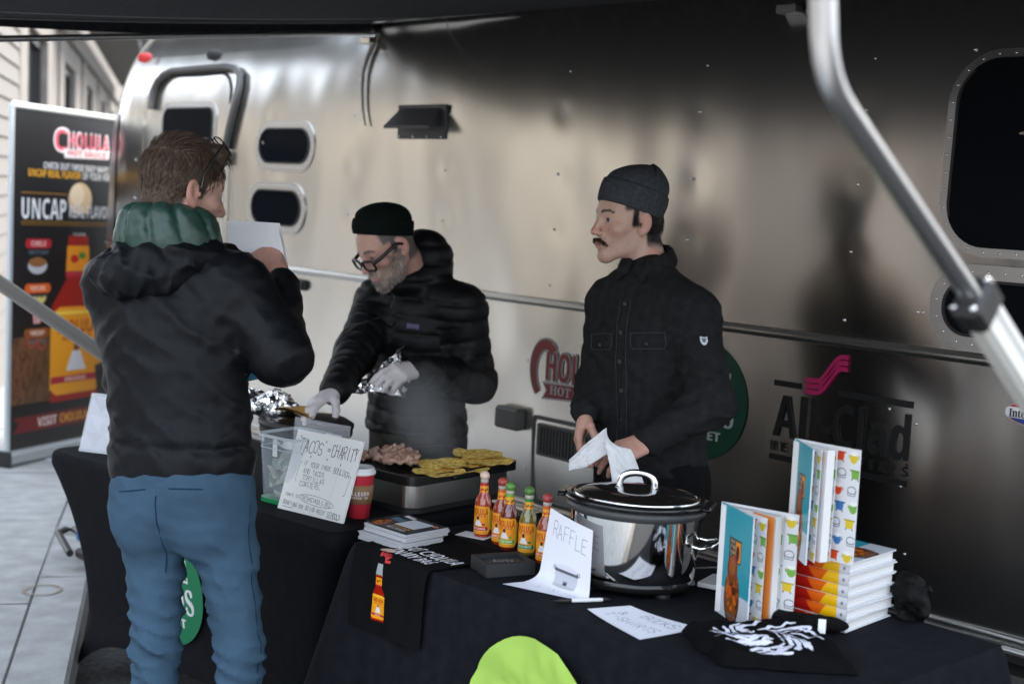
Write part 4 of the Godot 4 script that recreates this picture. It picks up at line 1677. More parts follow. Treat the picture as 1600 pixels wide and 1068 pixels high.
func trace(s: Solid, p: Vector3, dir: Vector3) -> Vector3:
	var ids := PackedInt32Array()
	for i in s.kind.size():
		ids.append(i)
	dir = dir.normalized()
	for k in 48:
		var d := s.dist(p, ids)
		if absf(d) < 0.0004:
			break
		p += dir * d * 0.8
	return p

# a patch of cloth laid on a solid: o centre, x/y half extents along ax and ay, cast along -out
func patch(s: Solid, o: Vector3, ax: Vector3, ay: Vector3, out: Vector3, poly: PackedVector2Array, lift: float, called: String, m: Material, parent: Node, div := 6) -> MeshInstance3D:
	var st := ST()
	var bb := Rect2(poly[0], Vector2.ZERO)
	for q in poly:
		bb = bb.expand(q)
	var c := bb.get_center()
	var rings := []
	for r in div + 1:
		var row := []
		for q in poly:
			var w := c.lerp(q, float(r) / div)
			var p := o + ax * w.x + ay * w.y + out * 0.06
			row.append(trace(s, p, -out) + out * (lift if r < div else 0.0))
		rings.append(row)
	var n := poly.size()
	for r in div:
		for i in n:
			var j := (i + 1) % n
			if r == 0:
				tri(st, rings[0][0], rings[1][j], rings[1][i], 0)
			else:
				quad(st, rings[r][i], rings[r + 1][i], rings[r + 1][j], rings[r][j], 0)
	return done(st, called, m, parent)

func beanie(parent: Node, T: Transform3D, m: Material, cuff: float, tall: float, back: float, tip: float) -> void:
	# T: head axes tilted so that y is the hat's axis and its rim lies at y = 0
	var nz := noise(14.0, 3, 2)
	var f := func(u: float, v: float) -> Vector3:
		var a := u * TAU
		var r: float
		var y: float
		if v < 0.12:
			var t := v / 0.12
			r = lerpf(0.0795, 0.0905, smoothstep(0, 1, t))
			y = -0.006 * sin(t * PI)
		elif v < 0.45:
			var t := (v - 0.12) / 0.33
			r = 0.0905 + 0.003 * sin(t * PI)
			y = t * cuff
		elif v < 0.5:
			var t := (v - 0.45) / 0.05
			r = lerpf(0.0905, 0.0855, t)
			y = cuff + 0.001 * t
		else:
			var t := (v - 0.5) / 0.5
			r = 0.0855 * pow(maxf(0.0, 1.0 - pow(t, 2.0 if tip > 0.0 else 2.4)), 0.66 if tip > 0.0 else 0.55)
			y = cuff + (tall - cuff) * t
		var k := clampf((y - cuff * 0.6) / (tall - cuff * 0.6), 0, 1)
		var p := Vector3(cos(a) * r * 0.96, y, sin(a) * r * 1.17)
		p.z -= back * k * k
		p.y += tip * pow(k, 3.0) * (1.0 if sin(a) < 0 else 0.6)
		var n := nz.get_noise_3dv(p)
		p += Vector3(cos(a), 0, sin(a)) * (n * 0.003 + 0.0009 * cos(a * 70.0) * (1.0 - k * k))
		return p
	var st := ST()
	surf(st, 140, 40, f, true)
	done(st, "beanie", m, parent, T)

func strand(st: SurfaceTool, pts: Array, w: float, col: Color) -> void:
	st.set_color(col)
	tube(st, pts, [w, w * 0.9, w * 0.35] if pts.size() == 3 else [w, w, w * 0.8, w * 0.3], 3, false)

func wrinkles(sd: int, amp: float, freq: Vector3, tilt: float) -> Callable:
	var n := noise(1.0, sd, 2)
	var n2 := noise(1.0, sd + 50, 1)
	var b := Basis(Vector3(0.67, 0, -0.74).normalized(), tilt)
	return func(p: Vector3) -> float:
		var q := b * p
		var a := n.get_noise_3d(q.x * freq.x, q.y * freq.y, q.z * freq.z)
		var r := 1.0 - absf(n2.get_noise_3d(q.x * freq.x * 0.8 + 9.0, q.y * freq.y * 0.7, q.z * freq.z * 0.8)) * 2.6
		return amp * (a * 0.8 - maxf(0.0, r) * 0.75)

# long pressed folds across a direction, broken up by a mask
func creases(sd: int, amp: float, dirv: Vector3, wave: float, warp: float, mask_f: float) -> Callable:
	var n := noise(1.0, sd, 2)
	var dn := dirv.normalized()
	return func(p: Vector3) -> float:
		var w := n.get_noise_3dv(p * 5.0)
		var s := 0.5 + 0.5 * sin(p.dot(dn) * TAU / wave + warp * w + 0.6 * n.get_noise_3dv(p * 13.0))
		var m := clampf(n.get_noise_3dv(p * mask_f + Vector3(7, 3, 1)) * 1.5 + 0.6, 0.0, 1.0)
		return amp * (s * s * s - 0.3) * -m

func shoe(s: Solid, ankle: Vector3, dir: Vector3) -> void:
	var h := Vector3(ankle.x, 0.05, ankle.z)
	s.cap(h - dir * 0.05, h + dir * 0.08, 0.045, 0.045, 0.03)
	s.cap(h + dir * 0.08, h + dir * 0.16 - Vector3(0, 0.012, 0), 0.044, 0.034, 0.03)
	s.cap(h - dir * 0.03, ankle, 0.045, 0.05, 0.03)

func tinted(key: String, rough := 0.5) -> StandardMaterial3D:
	var m := mat(key, Color.WHITE, rough)
	m.vertex_color_use_as_albedo = true
	return m

func make_person(called: String, label: String, P: Dictionary) -> Dictionary:
	var o := node3(called, label, "person", Vector3(P.hip.x, 0, P.hip.z))
	var off := Transform3D(Basis(), -o.position)
	# bodies under the clothes
	var body := Solid.new()
	body.cell = 0.02
	var b := torso(body, P.hip, P.neck, P.shL, P.shR, P.girth * 0.9, -0.006)
	for s in ["L", "R"]:
		body.chain([P["sh" + s], P["el" + s], P["wr" + s]], [0.045, 0.036, 0.026], 0.03)
		body.chain([P["hp" + s], P["kn" + s], P["an" + s]], [0.066, 0.036, 0.026], 0.04)
		var f: Vector3 = P.face
		body.cap(P["an" + s], Vector3(P["an" + s].x, 0.03, P["an" + s].z) + f * 0.1, 0.03, 0.024, 0.02)
	var HT: Transform3D = P.head
	var head := head_solid(HT, P.neck, P.look)
	var hr := hand_solid(P.handR, 1.0, P.curlR, P.thumbR, P.elR)
	var hl := hand_solid(P.handL, -1.0, P.curlL, P.thumbL, P.elL)
	return {"o": o, "off": off, "body": body, "head": head, "hr": hr, "hl": hl, "basis": b, "P": P}

func finish_body(d: Dictionary) -> void:
	var look: Dictionary = d.P.look
	var skin: Color = look.skin
	var plain := func(p: Vector3) -> Color: return skin
	var nz := noise(40.0, 5, 2)
	var hand := func(p: Vector3) -> Color:
		var t := 0.5 + 0.5 * nz.get_noise_3dv(p)
		return skin.lerp(Color(skin.r * 0.95, skin.g * 0.66, skin.b * 0.64), t * 0.8)
	var m := tinted("skin", 0.48)
	m.subsurf_scatter_enabled = true
	m.subsurf_scatter_strength = 0.08
	m.uv1_triplanar = true
	m.uv1_scale = Vector3.ONE * 14.0
	m.albedo_texture = ntex("skin_tone", 0.05, 256, 0.84, 1.0, false, 1, 5, 44)
	m.heightmap_enabled = true
	m.heightmap_texture = ntex("pores", 0.22, 256, 0, 1, false, 1, 2, 45)
	m.heightmap_scale = 0.035
	mesh_node("body", solids_mesh([d.body, d.head, d.hr, d.hl], [plain, head_paint(d.P.head, look), hand, hand]), m, d.o, d.off)

func cloth_part(d: Dictionary, s: Solid, called: String, m: Material) -> MeshInstance3D:
	return mesh_node(called, solids_mesh([s]), m, d.o, d.off)

func legs(P: Dictionary, r: Array, disp: Callable, amp: float, cell := 0.011) -> Solid:
	var s := Solid.new()
	s.cell = cell
	for k in ["L", "R"]:
		s.chain([P["hp" + k], P["kn" + k], P["an" + k]], r, 0.022)
	var up: Vector3 = (P.neck - P.hip).normalized()
	var b := basis_zy((P.shL - P.shR).cross(up), up)
	s.ell(P.hip + up * 0.02, Vector3(0.152, 0.13, 0.112) * P.girth, b, 0.06)
	s.ell(P.hip - up * 0.06 - b.z * 0.03, Vector3(0.155, 0.10, 0.105) * P.girth, b, 0.06)
	s.disp = disp
	s.disp_max = amp
	return s

func cropped(T: Transform3D, pts: PackedVector3Array, test: Callable, n: int, flow: Callable, w: float, cols: Array, sd: int) -> SurfaceTool:
	# short hairs rooted on the points of a surface that pass the test (head axes)
	var r := RandomNumberGenerator.new()
	r.seed = sd
	var st := ST()
	var inv := T.affine_inverse()
	var made := 0
	var tries := 0
	while made < n and tries < n * 60:
		tries += 1
		var p := pts[r.randi() % pts.size()]
		var q := inv * p
		if not test.call(q):
			continue
		made += 1
		q += Vector3(r.randf_range(-1, 1), r.randf_range(-1, 1), r.randf_range(-1, 1)) * 0.0015
		var f: Array = flow.call(q, r)
		var c: Color = cols[r.randi() % cols.size()]
		var a := T * q
		var b: Vector3 = T * (q + f[0])
		var e: Vector3 = T * (q + f[0] + f[1])
		strand(st, [a, b, e], w, c * r.randf_range(0.7, 1.3))
	return st

func glasses(parent: Node, T: Transform3D, m: Material, w: float, hgt: float, thick: float, temple: Array) -> void:
	var root := Node3D.new()
	root.name = "glasses"
	parent.add_child(root, true)
	root.transform = T
	for k in [-1.0, 1.0]:
		var st := ST()
		var pts := []
		var o := rrect(0.009, -hgt, 0.009 + w, hgt, 0.011, 4)
		for q in o:
			pts.append(Vector3(q.x * k, q.y, -pow(q.x, 2.0) * 2.2))
		pts.append(pts[0])
		pts.append(pts[1])
		tube(st, pts, thick, 6, false)
		done(st, "rim", m, root)
		st = ST()
		for i in o.size():
			var a := o[i]
			var b := o[(i + 1) % o.size()]
			tri(st, Vector3((0.009 + w * 0.5) * k, 0, -0.002), Vector3(a.x * k, a.y, -pow(a.x, 2.0) * 2.2), Vector3(b.x * k, b.y, -pow(b.x, 2.0) * 2.2), 0)
		var lens := mat("clear_lens", Color(1, 1, 1, 0.06), 0.05)
		lens.transparency = BaseMaterial3D.TRANSPARENCY_ALPHA
		done(st, "lens", lens, root)
		st = ST()
		var tp := []
		for q in temple:
			tp.append(Vector3(q.x * k, q.y, q.z))
		tube(st, tp, thick * 0.95, 6, true, 1.5)
		done(st, "temple", m, root)
	var st2 := ST()
	tube(st2, [Vector3(-0.01, hgt * 0.4, 0), Vector3(0, hgt * 0.55, 0.002), Vector3(0.01, hgt * 0.4, 0)], thick, 6)
	done(st2, "bridge", m, root)

func seg_dist(p: Vector3, a: Vector3, b: Vector3) -> Vector2:
	var ab := b - a
	var t := clampf((p - a).dot(ab) / ab.length_squared(), 0.0, 1.0)
	return Vector2((p - a - ab * t).length(), t * ab.length())

func build_people() -> void:
	# ---------------- customer, seen from behind
	var hT1 := Transform3D(basis_zy(Vector3(0.05, -0.2, -0.98), Vector3.UP), Vector3(-3.148, 1.641, -1.772))
	var P1 := {
		"hip": Vector3(-3.073, 0.958, -1.745), "neck": Vector3(-3.15, 1.489, -1.745), "shL": Vector3(-3.262, 1.405, -1.655), "shR": Vector3(-3.005, 1.413, -1.845),
		"elL": Vector3(-3.285, 1.15, -1.72), "wrL": Vector3(-3.335, 1.142, -1.93), "elR": Vector3(-2.890, 1.258, -1.902), "wrR": Vector3(-3.045, 1.412, -1.995),
		"hpL": Vector3(-3.132, 0.89, -1.70), "hpR": Vector3(-2.99, 0.9, -1.80), "knL": Vector3(-3.055, 0.53, -1.675), "knR": Vector3(-2.90, 0.54, -1.815), "anL": Vector3(-3.03, 0.09, -1.65), "anR": Vector3(-2.87, 0.09, -1.80),
		"face": Vector3(-0.607, 0, -0.795), "head": hT1, "girth": 1.04,
		"look": {"skin": Color(0.56, 0.33, 0.25), "brow": Color(0.05, 0.03, 0.02), "gaze": 0.0, "stubble": 0.12, "beard": Color(0.22, 0.13, 0.09), "crop": Color(0.036, 0.022, 0.016)},
		"handR": Transform3D(basis_zy(Vector3(-0.064, 0.046, -0.012), Vector3(0.55, 0.55, 0.35)), Vector3(-3.076, 1.440, -2.004)), "curlR": [[0.7, 0.9, 0.6], [0.8, 1.0, 0.6], [0.9, 1.0, 0.7], [0.95, 1.0, 0.7]],
		"thumbR": [Vector3(0.034, -0.022, 0.052), Vector3(0.034, -0.038, 0.078), Vector3(0.026, -0.048, 0.1)],
		"handL": Transform3D(basis_zy(Vector3(0.3, 0.1, -0.9), Vector3(-0.9, 0.2, -0.3)), Vector3(-3.33, 1.145, -1.91)), "curlL": [[0.5, 0.6, 0.4], [0.5, 0.6, 0.4], [0.5, 0.6, 0.4], [0.5, 0.6, 0.4]],
		"thumbL": [Vector3(0.04, -0.02, 0.05), Vector3(0.05, -0.04, 0.075), Vector3(0.05, -0.055, 0.095)]}
	var d1 := make_person("person", "man seen from behind in black hooded jacket and blue jeans reading a sheet", P1)
	var j1 := Solid.new()
	j1.cell = 0.009
	torso(j1, P1.hip, P1.neck - Vector3(0, 0.01, 0), P1.shL, P1.shR, P1.girth, 0.020)
	j1.chain([P1.shL, P1.elL, P1.wrL], [0.074, 0.062, 0.046], 0.04)
	j1.chain([P1.shR, P1.elR, P1.wrR], [0.078, 0.068, 0.044], 0.04)
	j1.ell(P1.hip + Vector3(0, -1.015, 0), Vector3(1, 1, 1), Basis(), 0.008, true)
	var w1a := wrinkles(3, 0.0035, Vector3(5, 12, 5), 0.65)
	var w1b := wrinkles(4, 0.0022, Vector3(17, 34, 17), 0.75)
	var c1 := creases(61, 0.0065, Vector3(0.45, 0.85, -0.5), 0.070, 2.6, 4.0)
	var c1b := creases(62, 0.0045, Vector3(-0.5, 0.7, 0.5), 0.045, 2.6, 6.0)
	j1.disp = func(p: Vector3) -> float:
		var y: float = p.y - P1.hip.y
		# drawn-in waist with a band of gathers below
		var g := 0.008 * exp(-pow((y - 0.075) / 0.012, 2)) if Vector2(p.x - P1.hip.x, p.z - P1.hip.z).length() < 0.24 else 0.0
		var lat: float = (p - P1.hip).dot(Vector3(0.795, 0, -0.607))
		return (w1a.call(p) * 0.8 + w1b.call(p) * 0.7 + c1.call(p) + c1b.call(p) * smoothstep(0.0, 0.15, absf(lat))) * smoothstep(-0.03, 0.07, y) + g
	j1.disp_max = 0.022
	var hood := Solid.new()
	hood.cell = 0.008
	var up1 := Vector3(-0.1, 0.99, 0.0)
	# outer hood lying on the back and its rolled brim round the collar
	hood.ell(Vector3(-3.125, 1.437, -1.668), Vector3(0.135, 0.055, 0.085), basis_zy(Vector3(0.68, 0.45, 0.55), Vector3.UP), 0.03)
	hood.ell(Vector3(-3.105, 1.418, -1.64), Vector3(0.10, 0.035, 0.06), basis_zy(Vector3(0.68, 0.5, 0.55), Vector3.UP), 0.03)
	var rim := []
	for i in 9:
		var a := lerpf(-2.55, 2.55, i / 8.0)
		var back := Vector3(0.607, 0, 0.795)
		var side := Vector3(0.795, 0, -0.607)
		rim.append(Vector3(-3.15, 1.470 + 0.02 * cos(a * 0.5), -1.752) + back * cos(a) * 0.108 + side * sin(a) * 0.115)
	for i in 8:
		hood.cap(rim[i], rim[i + 1], 0.03, 0.03, 0.03)
	hood.cap(Vector3(-3.06, 1.485, -1.86), Vector3(-3.040, 1.492, -1.915), 0.018, 0.007, 0.02)
	hood.disp = wrinkles(8, 0.009, Vector3(16, 14, 16), -0.5)
	hood.disp_max = 0.015
	var green := Solid.new()
	green.cell = 0.006
	var gc := Vector3(-3.150, 1.556, -1.735)
	var gpts := []
	for i in 13:
		var a := lerpf(-2.75, 2.75, i / 12.0)
		var back := Vector3(0.607, 0, 0.795)
		var side := Vector3(0.795, 0, -0.607)
		gpts.append(gc + back * cos(a) * 0.068 + side * sin(a) * 0.076 + Vector3(0, -0.022 * (1.0 - cos(a)) * 0.5, 0))
	for i in 12:
		green.cap(gpts[i] + Vector3(0, 0.008, 0), gpts[i + 1] + Vector3(0, 0.008, 0), 0.043, 0.043, 0.02)
		green.cap(gpts[i] - Vector3(0, 0.034, 0), gpts[i + 1] - Vector3(0, 0.034, 0), 0.052, 0.052, 0.02)
	var gn := noise(14.0, 4, 2)
	green.disp = func(p: Vector3) -> float:
		var q: Vector3 = p - gc
		var a := atan2(q.dot(Vector3(0.795, 0, -0.607)), q.dot(Vector3(0.607, 0, 0.795))) + 0.35 * q.y / 0.05 * 0.3
		var s := absf(sin(a * 5.0))
		return 0.010 * pow(1.0 - s, 2.2) - 0.002 + 0.003 * gn.get_noise_3dv(p * 1.6)
	green.disp_max = 0.012
	var wl := wrinkles(21, 0.008, Vector3(13, 22, 13), 0.2)
	var wl2 := wrinkles(22, 0.007, Vector3(8, 13, 8), -0.7)
	var cj := creases(71, 0.013, Vector3(0.15, 1.0, -0.2), 0.040, 2.6, 5.0)
	var cj2 := creases(72, 0.013, Vector3(0.6, 0.7, -0.4), 0.060, 2.4, 4.0)
	var jeans := legs(P1, [0.084, 0.056, 0.049], func(p: Vector3) -> float: return wl.call(p) * 0.25 + wl2.call(p) * 0.25 + cj.call(p) * clampf((0.85 - p.y) / 0.3, 0.2, 1.0) + cj2.call(p) * clampf((0.95 - p.y) / 0.2, 0.0, 0.8), 0.016, 0.009)
	for k in [-1.0, 1.0]:
		jeans.ell((P1.hip as Vector3) + Vector3(0, -0.115, 0) + Vector3(0.607, 0, 0.795) * 0.055 + Vector3(0.795, 0, -0.607) * 0.075 * k, Vector3(0.085, 0.095, 0.075), Basis(), 0.03)
	var hair := Solid.new()
	hair.cell = 0.0034
	hair.ell(hT1 * Vector3(0, 0.042, -0.014), Vector3(0.081, 0.094, 0.103), hT1.basis, 0.02)
	hair.ell(hT1 * Vector3(0, -0.045, -0.05), Vector3(0.058, 0.055, 0.05), hT1.basis, 0.03)
	hair.cap(hT1 * Vector3(-0.04, 0.108, 0.055), hT1 * Vector3(0.04, 0.108, 0.055), 0.022, 0.022, 0.03)
	hair.ell(hT1 * (Vector3(0, -0.012, 0.0) + Vector3(0, -0.76, 0.65) * 0.5), Vector3.ONE * 0.5, Basis(), 0.006, true)
	var hn := noise(1.0, 6, 2)
	var hi1 := hT1.affine_inverse()
	hair.disp = func(p: Vector3) -> float:
		var q: Vector3 = hi1 * p
		var a := atan2(q.x, q.z + 0.05)
		return 0.004 * hn.get_noise_2d(a * 22.0, q.length() * 30.0 + q.y * 12.0)
	hair.disp_max = 0.005
	# ---------------- cook in the green hat
	var hT2 := Transform3D(basis_zy(Vector3(-0.06, -0.53, 0.845), Vector3.UP), Vector3(-3.812, 1.477, -2.912))
	var P2 := {
		"hip": Vector3(-3.918, 0.80, -3.16), "neck": Vector3(-3.86, 1.345, -3.085), "shL": Vector3(-3.68, 1.272, -3.15), "shR": Vector3(-4.015, 1.268, -3.04),
		"elL": Vector3(-3.655, 1.02, -3.20), "wrL": Vector3(-3.605, 1.082, -2.905), "elR": Vector3(-3.85, 1.115, -2.83), "wrR": Vector3(-3.652, 1.03, -2.61),
		"hpL": Vector3(-3.83, 0.79, -3.17), "hpR": Vector3(-4.0, 0.79, -3.15), "knL": Vector3(-3.82, 0.46, -3.13), "knR": Vector3(-4.0, 0.46, -3.1), "anL": Vector3(-3.82, 0.09, -3.2), "anR": Vector3(-4.0, 0.09, -3.17),
		"face": Vector3(-0.1, 0, 0.99), "head": hT2, "girth": 1.08,
		"look": {"skin": Color(0.66, 0.385, 0.30), "brow": Color(0.12, 0.09, 0.07), "gaze": 0.0, "stubble": 0.72, "beard": Color(0.38, 0.32, 0.28), "crop": Color(0.12, 0.10, 0.09)},
		"handR": Transform3D(basis_zy(Vector3(0.03, -0.05, 0.125), Vector3(-0.2, 0.9, 0.3)), Vector3(-3.648, 1.026, -2.60)), "curlR": [[0.15, 0.3, 0.2], [0.2, 0.35, 0.2], [0.25, 0.4, 0.2], [0.3, 0.4, 0.3]],
		"thumbR": [Vector3(0.042, -0.02, 0.05), Vector3(0.054, -0.04, 0.07), Vector3(0.056, -0.055, 0.088)],
		"handL": Transform3D(basis_zy(Vector3(0.03, -0.01, 0.2), Vector3(0.45, 0.75, 0.1)), Vector3(-3.60, 1.086, -2.892)), "curlL": [[0.45, 0.35, 0.2], [0.5, 0.4, 0.25], [0.55, 0.45, 0.25], [0.6, 0.5, 0.3]],
		"thumbL": [Vector3(0.04, -0.012, 0.055), Vector3(0.046, -0.024, 0.083), Vector3(0.044, -0.034, 0.106)]}
	var d2 := make_person("person", "man in green knit hat and glasses bending over the griddle in black puffer jacket", P2)
	var g2R := hand_solid(P2.handR, 1.0, P2.curlR, P2.thumbR, P2.elR, 0.0016)
	var g2L := hand_solid(P2.handL, -1.0, P2.curlL, P2.thumbL, P2.elL, 0.0016)
	var j2 := Solid.new()
	j2.cell = 0.008
	torso(j2, P2.hip, P2.neck, P2.shL, P2.shR, P2.girth, 0.022)
	j2.chain([P2.shL, P2.elL, P2.wrL], [0.078, 0.066, 0.05], 0.04)
	j2.chain([P2.shR, P2.elR, P2.wrR], [0.078, 0.066, 0.048], 0.04)
	var c2 := P2.neck as Vector3
	for i in 9:
		var a := lerpf(-PI, PI, i / 9.0)
		var b2 := lerpf(-PI, PI, (i + 1) / 9.0)
		j2.cap(c2 + Vector3(sin(a) * 0.072, 0.028 + 0.018 * -cos(a), 0.02 + cos(a) * 0.078), c2 + Vector3(sin(b2) * 0.072, 0.028 + 0.018 * -cos(b2), 0.02 + cos(b2) * 0.078), 0.032, 0.032, 0.03)
	j2.ell(Vector3(-3.852, 1.435, -3.115), Vector3(0.108, 0.10, 0.085), basis_zy(Vector3(0, -0.4, 0.9), Vector3.UP), 0.04)
	j2.ell(P2.hip + Vector3(0, -0.972, 0), Vector3(1, 1, 1), Basis(), 0.012, true)
	var n2 := noise(14.0, 9, 2)
	var up2: Vector3 = (P2.neck - P2.hip).normalized()
	j2.disp = func(p: Vector3) -> float:
		var s := 0.0
		var best := 0.105
		s = (p - P2.hip).dot(up2)
		for k in ["L", "R"]:
			var q := seg_dist(p, P2["sh" + k], P2["el" + k])
			if q.x < best and q.y > 0.05:
				best = q.x
				s = q.y + 0.01
			q = seg_dist(p, P2["el" + k], P2["wr" + k])
			if q.x < best:
				best = q.x
				s = q.y + 0.3
		var w := absf(sin(s * PI / 0.058))
		return 0.0085 * pow(1.0 - w, 2.6) - 0.003 + 0.004 * n2.get_noise_3dv(p)
	j2.disp_max = 0.012
	var trousers2 := legs(P2, [0.1, 0.078, 0.065], wrinkles(31, 0.007, Vector3(9, 14, 9), 0.3), 0.01, 0.014)
	# ---------------- man with the moustache
	var hT3 := Transform3D(basis_zy(Vector3(-0.30, -0.04, 0.954), Vector3.UP), Vector3(-2.930, 1.607, -3.142))
	var P3 := {
		"hip": Vector3(-2.80, 0.87, -3.165), "neck": Vector3(-2.872, 1.448, -3.182), "shL": Vector3(-2.695, 1.340, -3.188), "shR": Vector3(-2.998, 1.348, -3.165),
		"elL": Vector3(-2.553, 1.112, -3.125), "wrL": Vector3(-2.598, 1.012, -2.925), "elR": Vector3(-3.008, 1.10, -3.13), "wrR": Vector3(-2.918, 1.042, -2.99),
		"hpL": Vector3(-2.71, 0.86, -3.17), "hpR": Vector3(-2.89, 0.86, -3.16), "knL": Vector3(-2.71, 0.48, -3.15), "knR": Vector3(-2.89, 0.48, -3.14), "anL": Vector3(-2.71, 0.09, -3.2), "anR": Vector3(-2.89, 0.09, -3.19),
		"face": Vector3(0.13, 0, 0.99), "head": hT3, "girth": 1.0,
		"look": {"skin": Color(0.68, 0.43, 0.33), "brow": Color(0.028, 0.018, 0.013), "gaze": 0.0035, "stubble": 0.3, "beard": Color(0.30, 0.19, 0.145), "crop": Color(0.012, 0.009, 0.008)},
		"handR": Transform3D(basis_zy(Vector3(0.03, -0.112, 0.055), Vector3(-0.75, 0.1, 0.6)), Vector3(-2.918, 1.038, -2.992)), "curlR": [[0.3, 0.35, 0.25], [0.35, 0.45, 0.3], [0.4, 0.5, 0.3], [0.45, 0.5, 0.3]],
		"thumbR": [Vector3(0.036, -0.024, 0.05), Vector3(0.036, -0.042, 0.076), Vector3(0.028, -0.05, 0.098)],
		"handL": Transform3D(basis_zy(Vector3(-0.025, -0.035, 0.125), Vector3(0.45, 0.85, 0.3)), Vector3(-2.6, 1.008, -2.922)), "curlL": [[0.45, 0.5, 0.3], [0.5, 0.5, 0.35], [0.55, 0.55, 0.35], [0.6, 0.55, 0.4]],
		"thumbL": [Vector3(0.038, -0.02, 0.055), Vector3(0.046, -0.03, 0.085), Vector3(0.042, -0.042, 0.106)]}
	var d3 := make_person("person", "man with moustache in dark shirt and charcoal knit hat holding a white cloth", P3)
	var j3 := Solid.new()
	j3.cell = 0.0085
	torso(j3, P3.hip, P3.neck - Vector3(0, 0.012, 0), P3.shL, P3.shR, P3.girth, 0.024)
	j3.chain([P3.shL, P3.elL, P3.wrL], [0.074, 0.064, 0.044], 0.04)
	j3.chain([P3.shR, P3.elR, P3.wrR], [0.07, 0.058, 0.042], 0.04)
	j3.ell(P3.hip + Vector3(0, -1.045, 0), Vector3(1, 1, 1), Basis(), 0.008, true)
	var w3 := wrinkles(41, 0.009, Vector3(8, 14, 8), -0.6)
	var w3b := wrinkles(42, 0.006, Vector3(20, 14, 20), 0.5)
	var c3a := creases(81, 0.008, Vector3(0.5, 0.85, 0.1), 0.065, 2.6, 4.0)
	var c3b := creases(82, 0.0065, Vector3(-0.45, 0.9, 0.2), 0.04, 2.6, 6.0)
	j3.disp = func(p: Vector3) -> float:
		var k := maxf(exp(-pow(p.distance_to(P3.elL) / 0.16, 2)), exp(-pow(p.distance_to(P3.elR) / 0.14, 2)))
		return w3.call(p) * 0.5 + w3b.call(p) * (0.2 + 0.5 * k) + c3a.call(p) * (0.45 + 0.8 * k) + c3b.call(p) * (0.3 + 0.9 * k)
	j3.disp_max = 0.02
	var col := Solid.new()
	col.cell = 0.005
	var cN := (P3.neck as Vector3) + Vector3(0, 0.040, 0.004)
	for i in 14:
		var a := lerpf(0.25, TAU - 0.25, i / 14.0)
		var b3 := lerpf(0.25, TAU - 0.25, (i + 1) / 14.0)
		var f := func(t: float, y: float, r: float) -> Vector3: return cN + Vector3(sin(t + 0.13) * r, y - 0.022 * cos(t), cos(t + 0.13) * r * 1.08)
		col.cap(f.call(a, 0.024, 0.063), f.call(b3, 0.024, 0.063), 0.0075, 0.0075, 0.012)
		col.cap(f.call(a, 0.006, 0.071), f.call(b3, 0.006, 0.071), 0.0075, 0.0075, 0.014)
		col.cap(f.call(a, -0.01, 0.077), f.call(b3, -0.01, 0.077), 0.0075, 0.0075, 0.014)
	for k in [-1.0, 1.0]:
		col.cap(cN + Vector3(0.02 * k + 0.01, -0.02, 0.075), cN + Vector3(0.05 * k + 0.012, -0.05, 0.088), 0.012, 0.006, 0.016)
		col.cap(cN + Vector3(0.045 * k + 0.01, -0.01, 0.062), cN + Vector3(0.05 * k + 0.012, -0.05, 0.088), 0.012, 0.006, 0.016)
	var trousers3 := legs(P3, [0.098, 0.076, 0.064], wrinkles(51, 0.006, Vector3(9, 14, 9), 0.3), 0.01, 0.014)
	var nape := Solid.new()
	nape.cell = 0.004
	nape.ell(hT3 * Vector3(0, 0.0, -0.03), Vector3(0.0765, 0.075, 0.083), hT3.basis, 0.01)
	nape.ell(hT3 * Vector3(0, 0, 0.475), Vector3.ONE * 0.5, Basis(), 0.004, true)
	nape.ell(hT3 * Vector3(0, -0.552, -0.05), Vector3.ONE * 0.5, Basis(), 0.004, true)
	var tache := Solid.new()
	tache.cell = 0.0022
	for k in [-1.0, 1.0]:
		tache.chain([hT3 * Vector3(0.0, -0.0535, 0.1045), hT3 * Vector3(0.014 * k, -0.055, 0.1015), hT3 * Vector3(0.025 * k, -0.0625, 0.0925), hT3 * Vector3(0.031 * k, -0.0695, 0.085)], [0.0036, 0.0042, 0.0034, 0.0016], 0.006)

	run_solids([d1.head, j1, d2.head, j2, d3.head, j3, jeans, hood, green, hair, d1.body, d2.body, d3.body, d1.hr, d1.hl, d2.hr, d2.hl, d3.hr, d3.hl, g2R, g2L, trousers2, trousers3, col, nape, tache])
	for d in [d1, d2, d3]:
		finish_body(d)

	# clothes of the customer
	var shell := cloth("black_shell", lin(0.0058, 0.0066, 0.0084), 0.5, 10.0, 0.02)
	shell.metallic_specular = 0.28
	cloth_part(d1, j1, "jacket", shell)
	cloth_part(d1, hood, "hood", shell)
	var gm := cloth("green_down", lin(0.020, 0.062, 0.045), 0.42, 12.0, 0.015)
	gm.metallic_specular = 0.5
	cloth_part(d1, green, "down_collar", gm)
	var den := cloth("blue_twill", lin(0.048, 0.092, 0.142), 0.85, 26.0, 0.05)
	den.albedo_texture = ntex("mottle_soft", 0.03, 256, 0.86, 1.0)
	den.vertex_color_use_as_albedo = true
	var fade := noise(5.0, 66, 3)
	mesh_node("jeans", solids_mesh([jeans], [func(p: Vector3) -> Color:
		var y: float = p.y
		var f := 0.92 + 0.28 * fade.get_noise_3dv(p) + 0.22 * exp(-pow((y - 0.80) / 0.10, 2)) + 0.16 * exp(-pow((y - 0.50) / 0.14, 2))
		var g := clampf(f, 0.6, 1.45)
		return Color(g * 0.98, g * 0.97, g * 0.96)]), den, d1.o, d1.off)
	var seam := cloth("dark_blue_seam", lin(0.012, 0.04, 0.08), 0.9)
	var B1: Basis = d1.basis
	var back1 := -B1.z
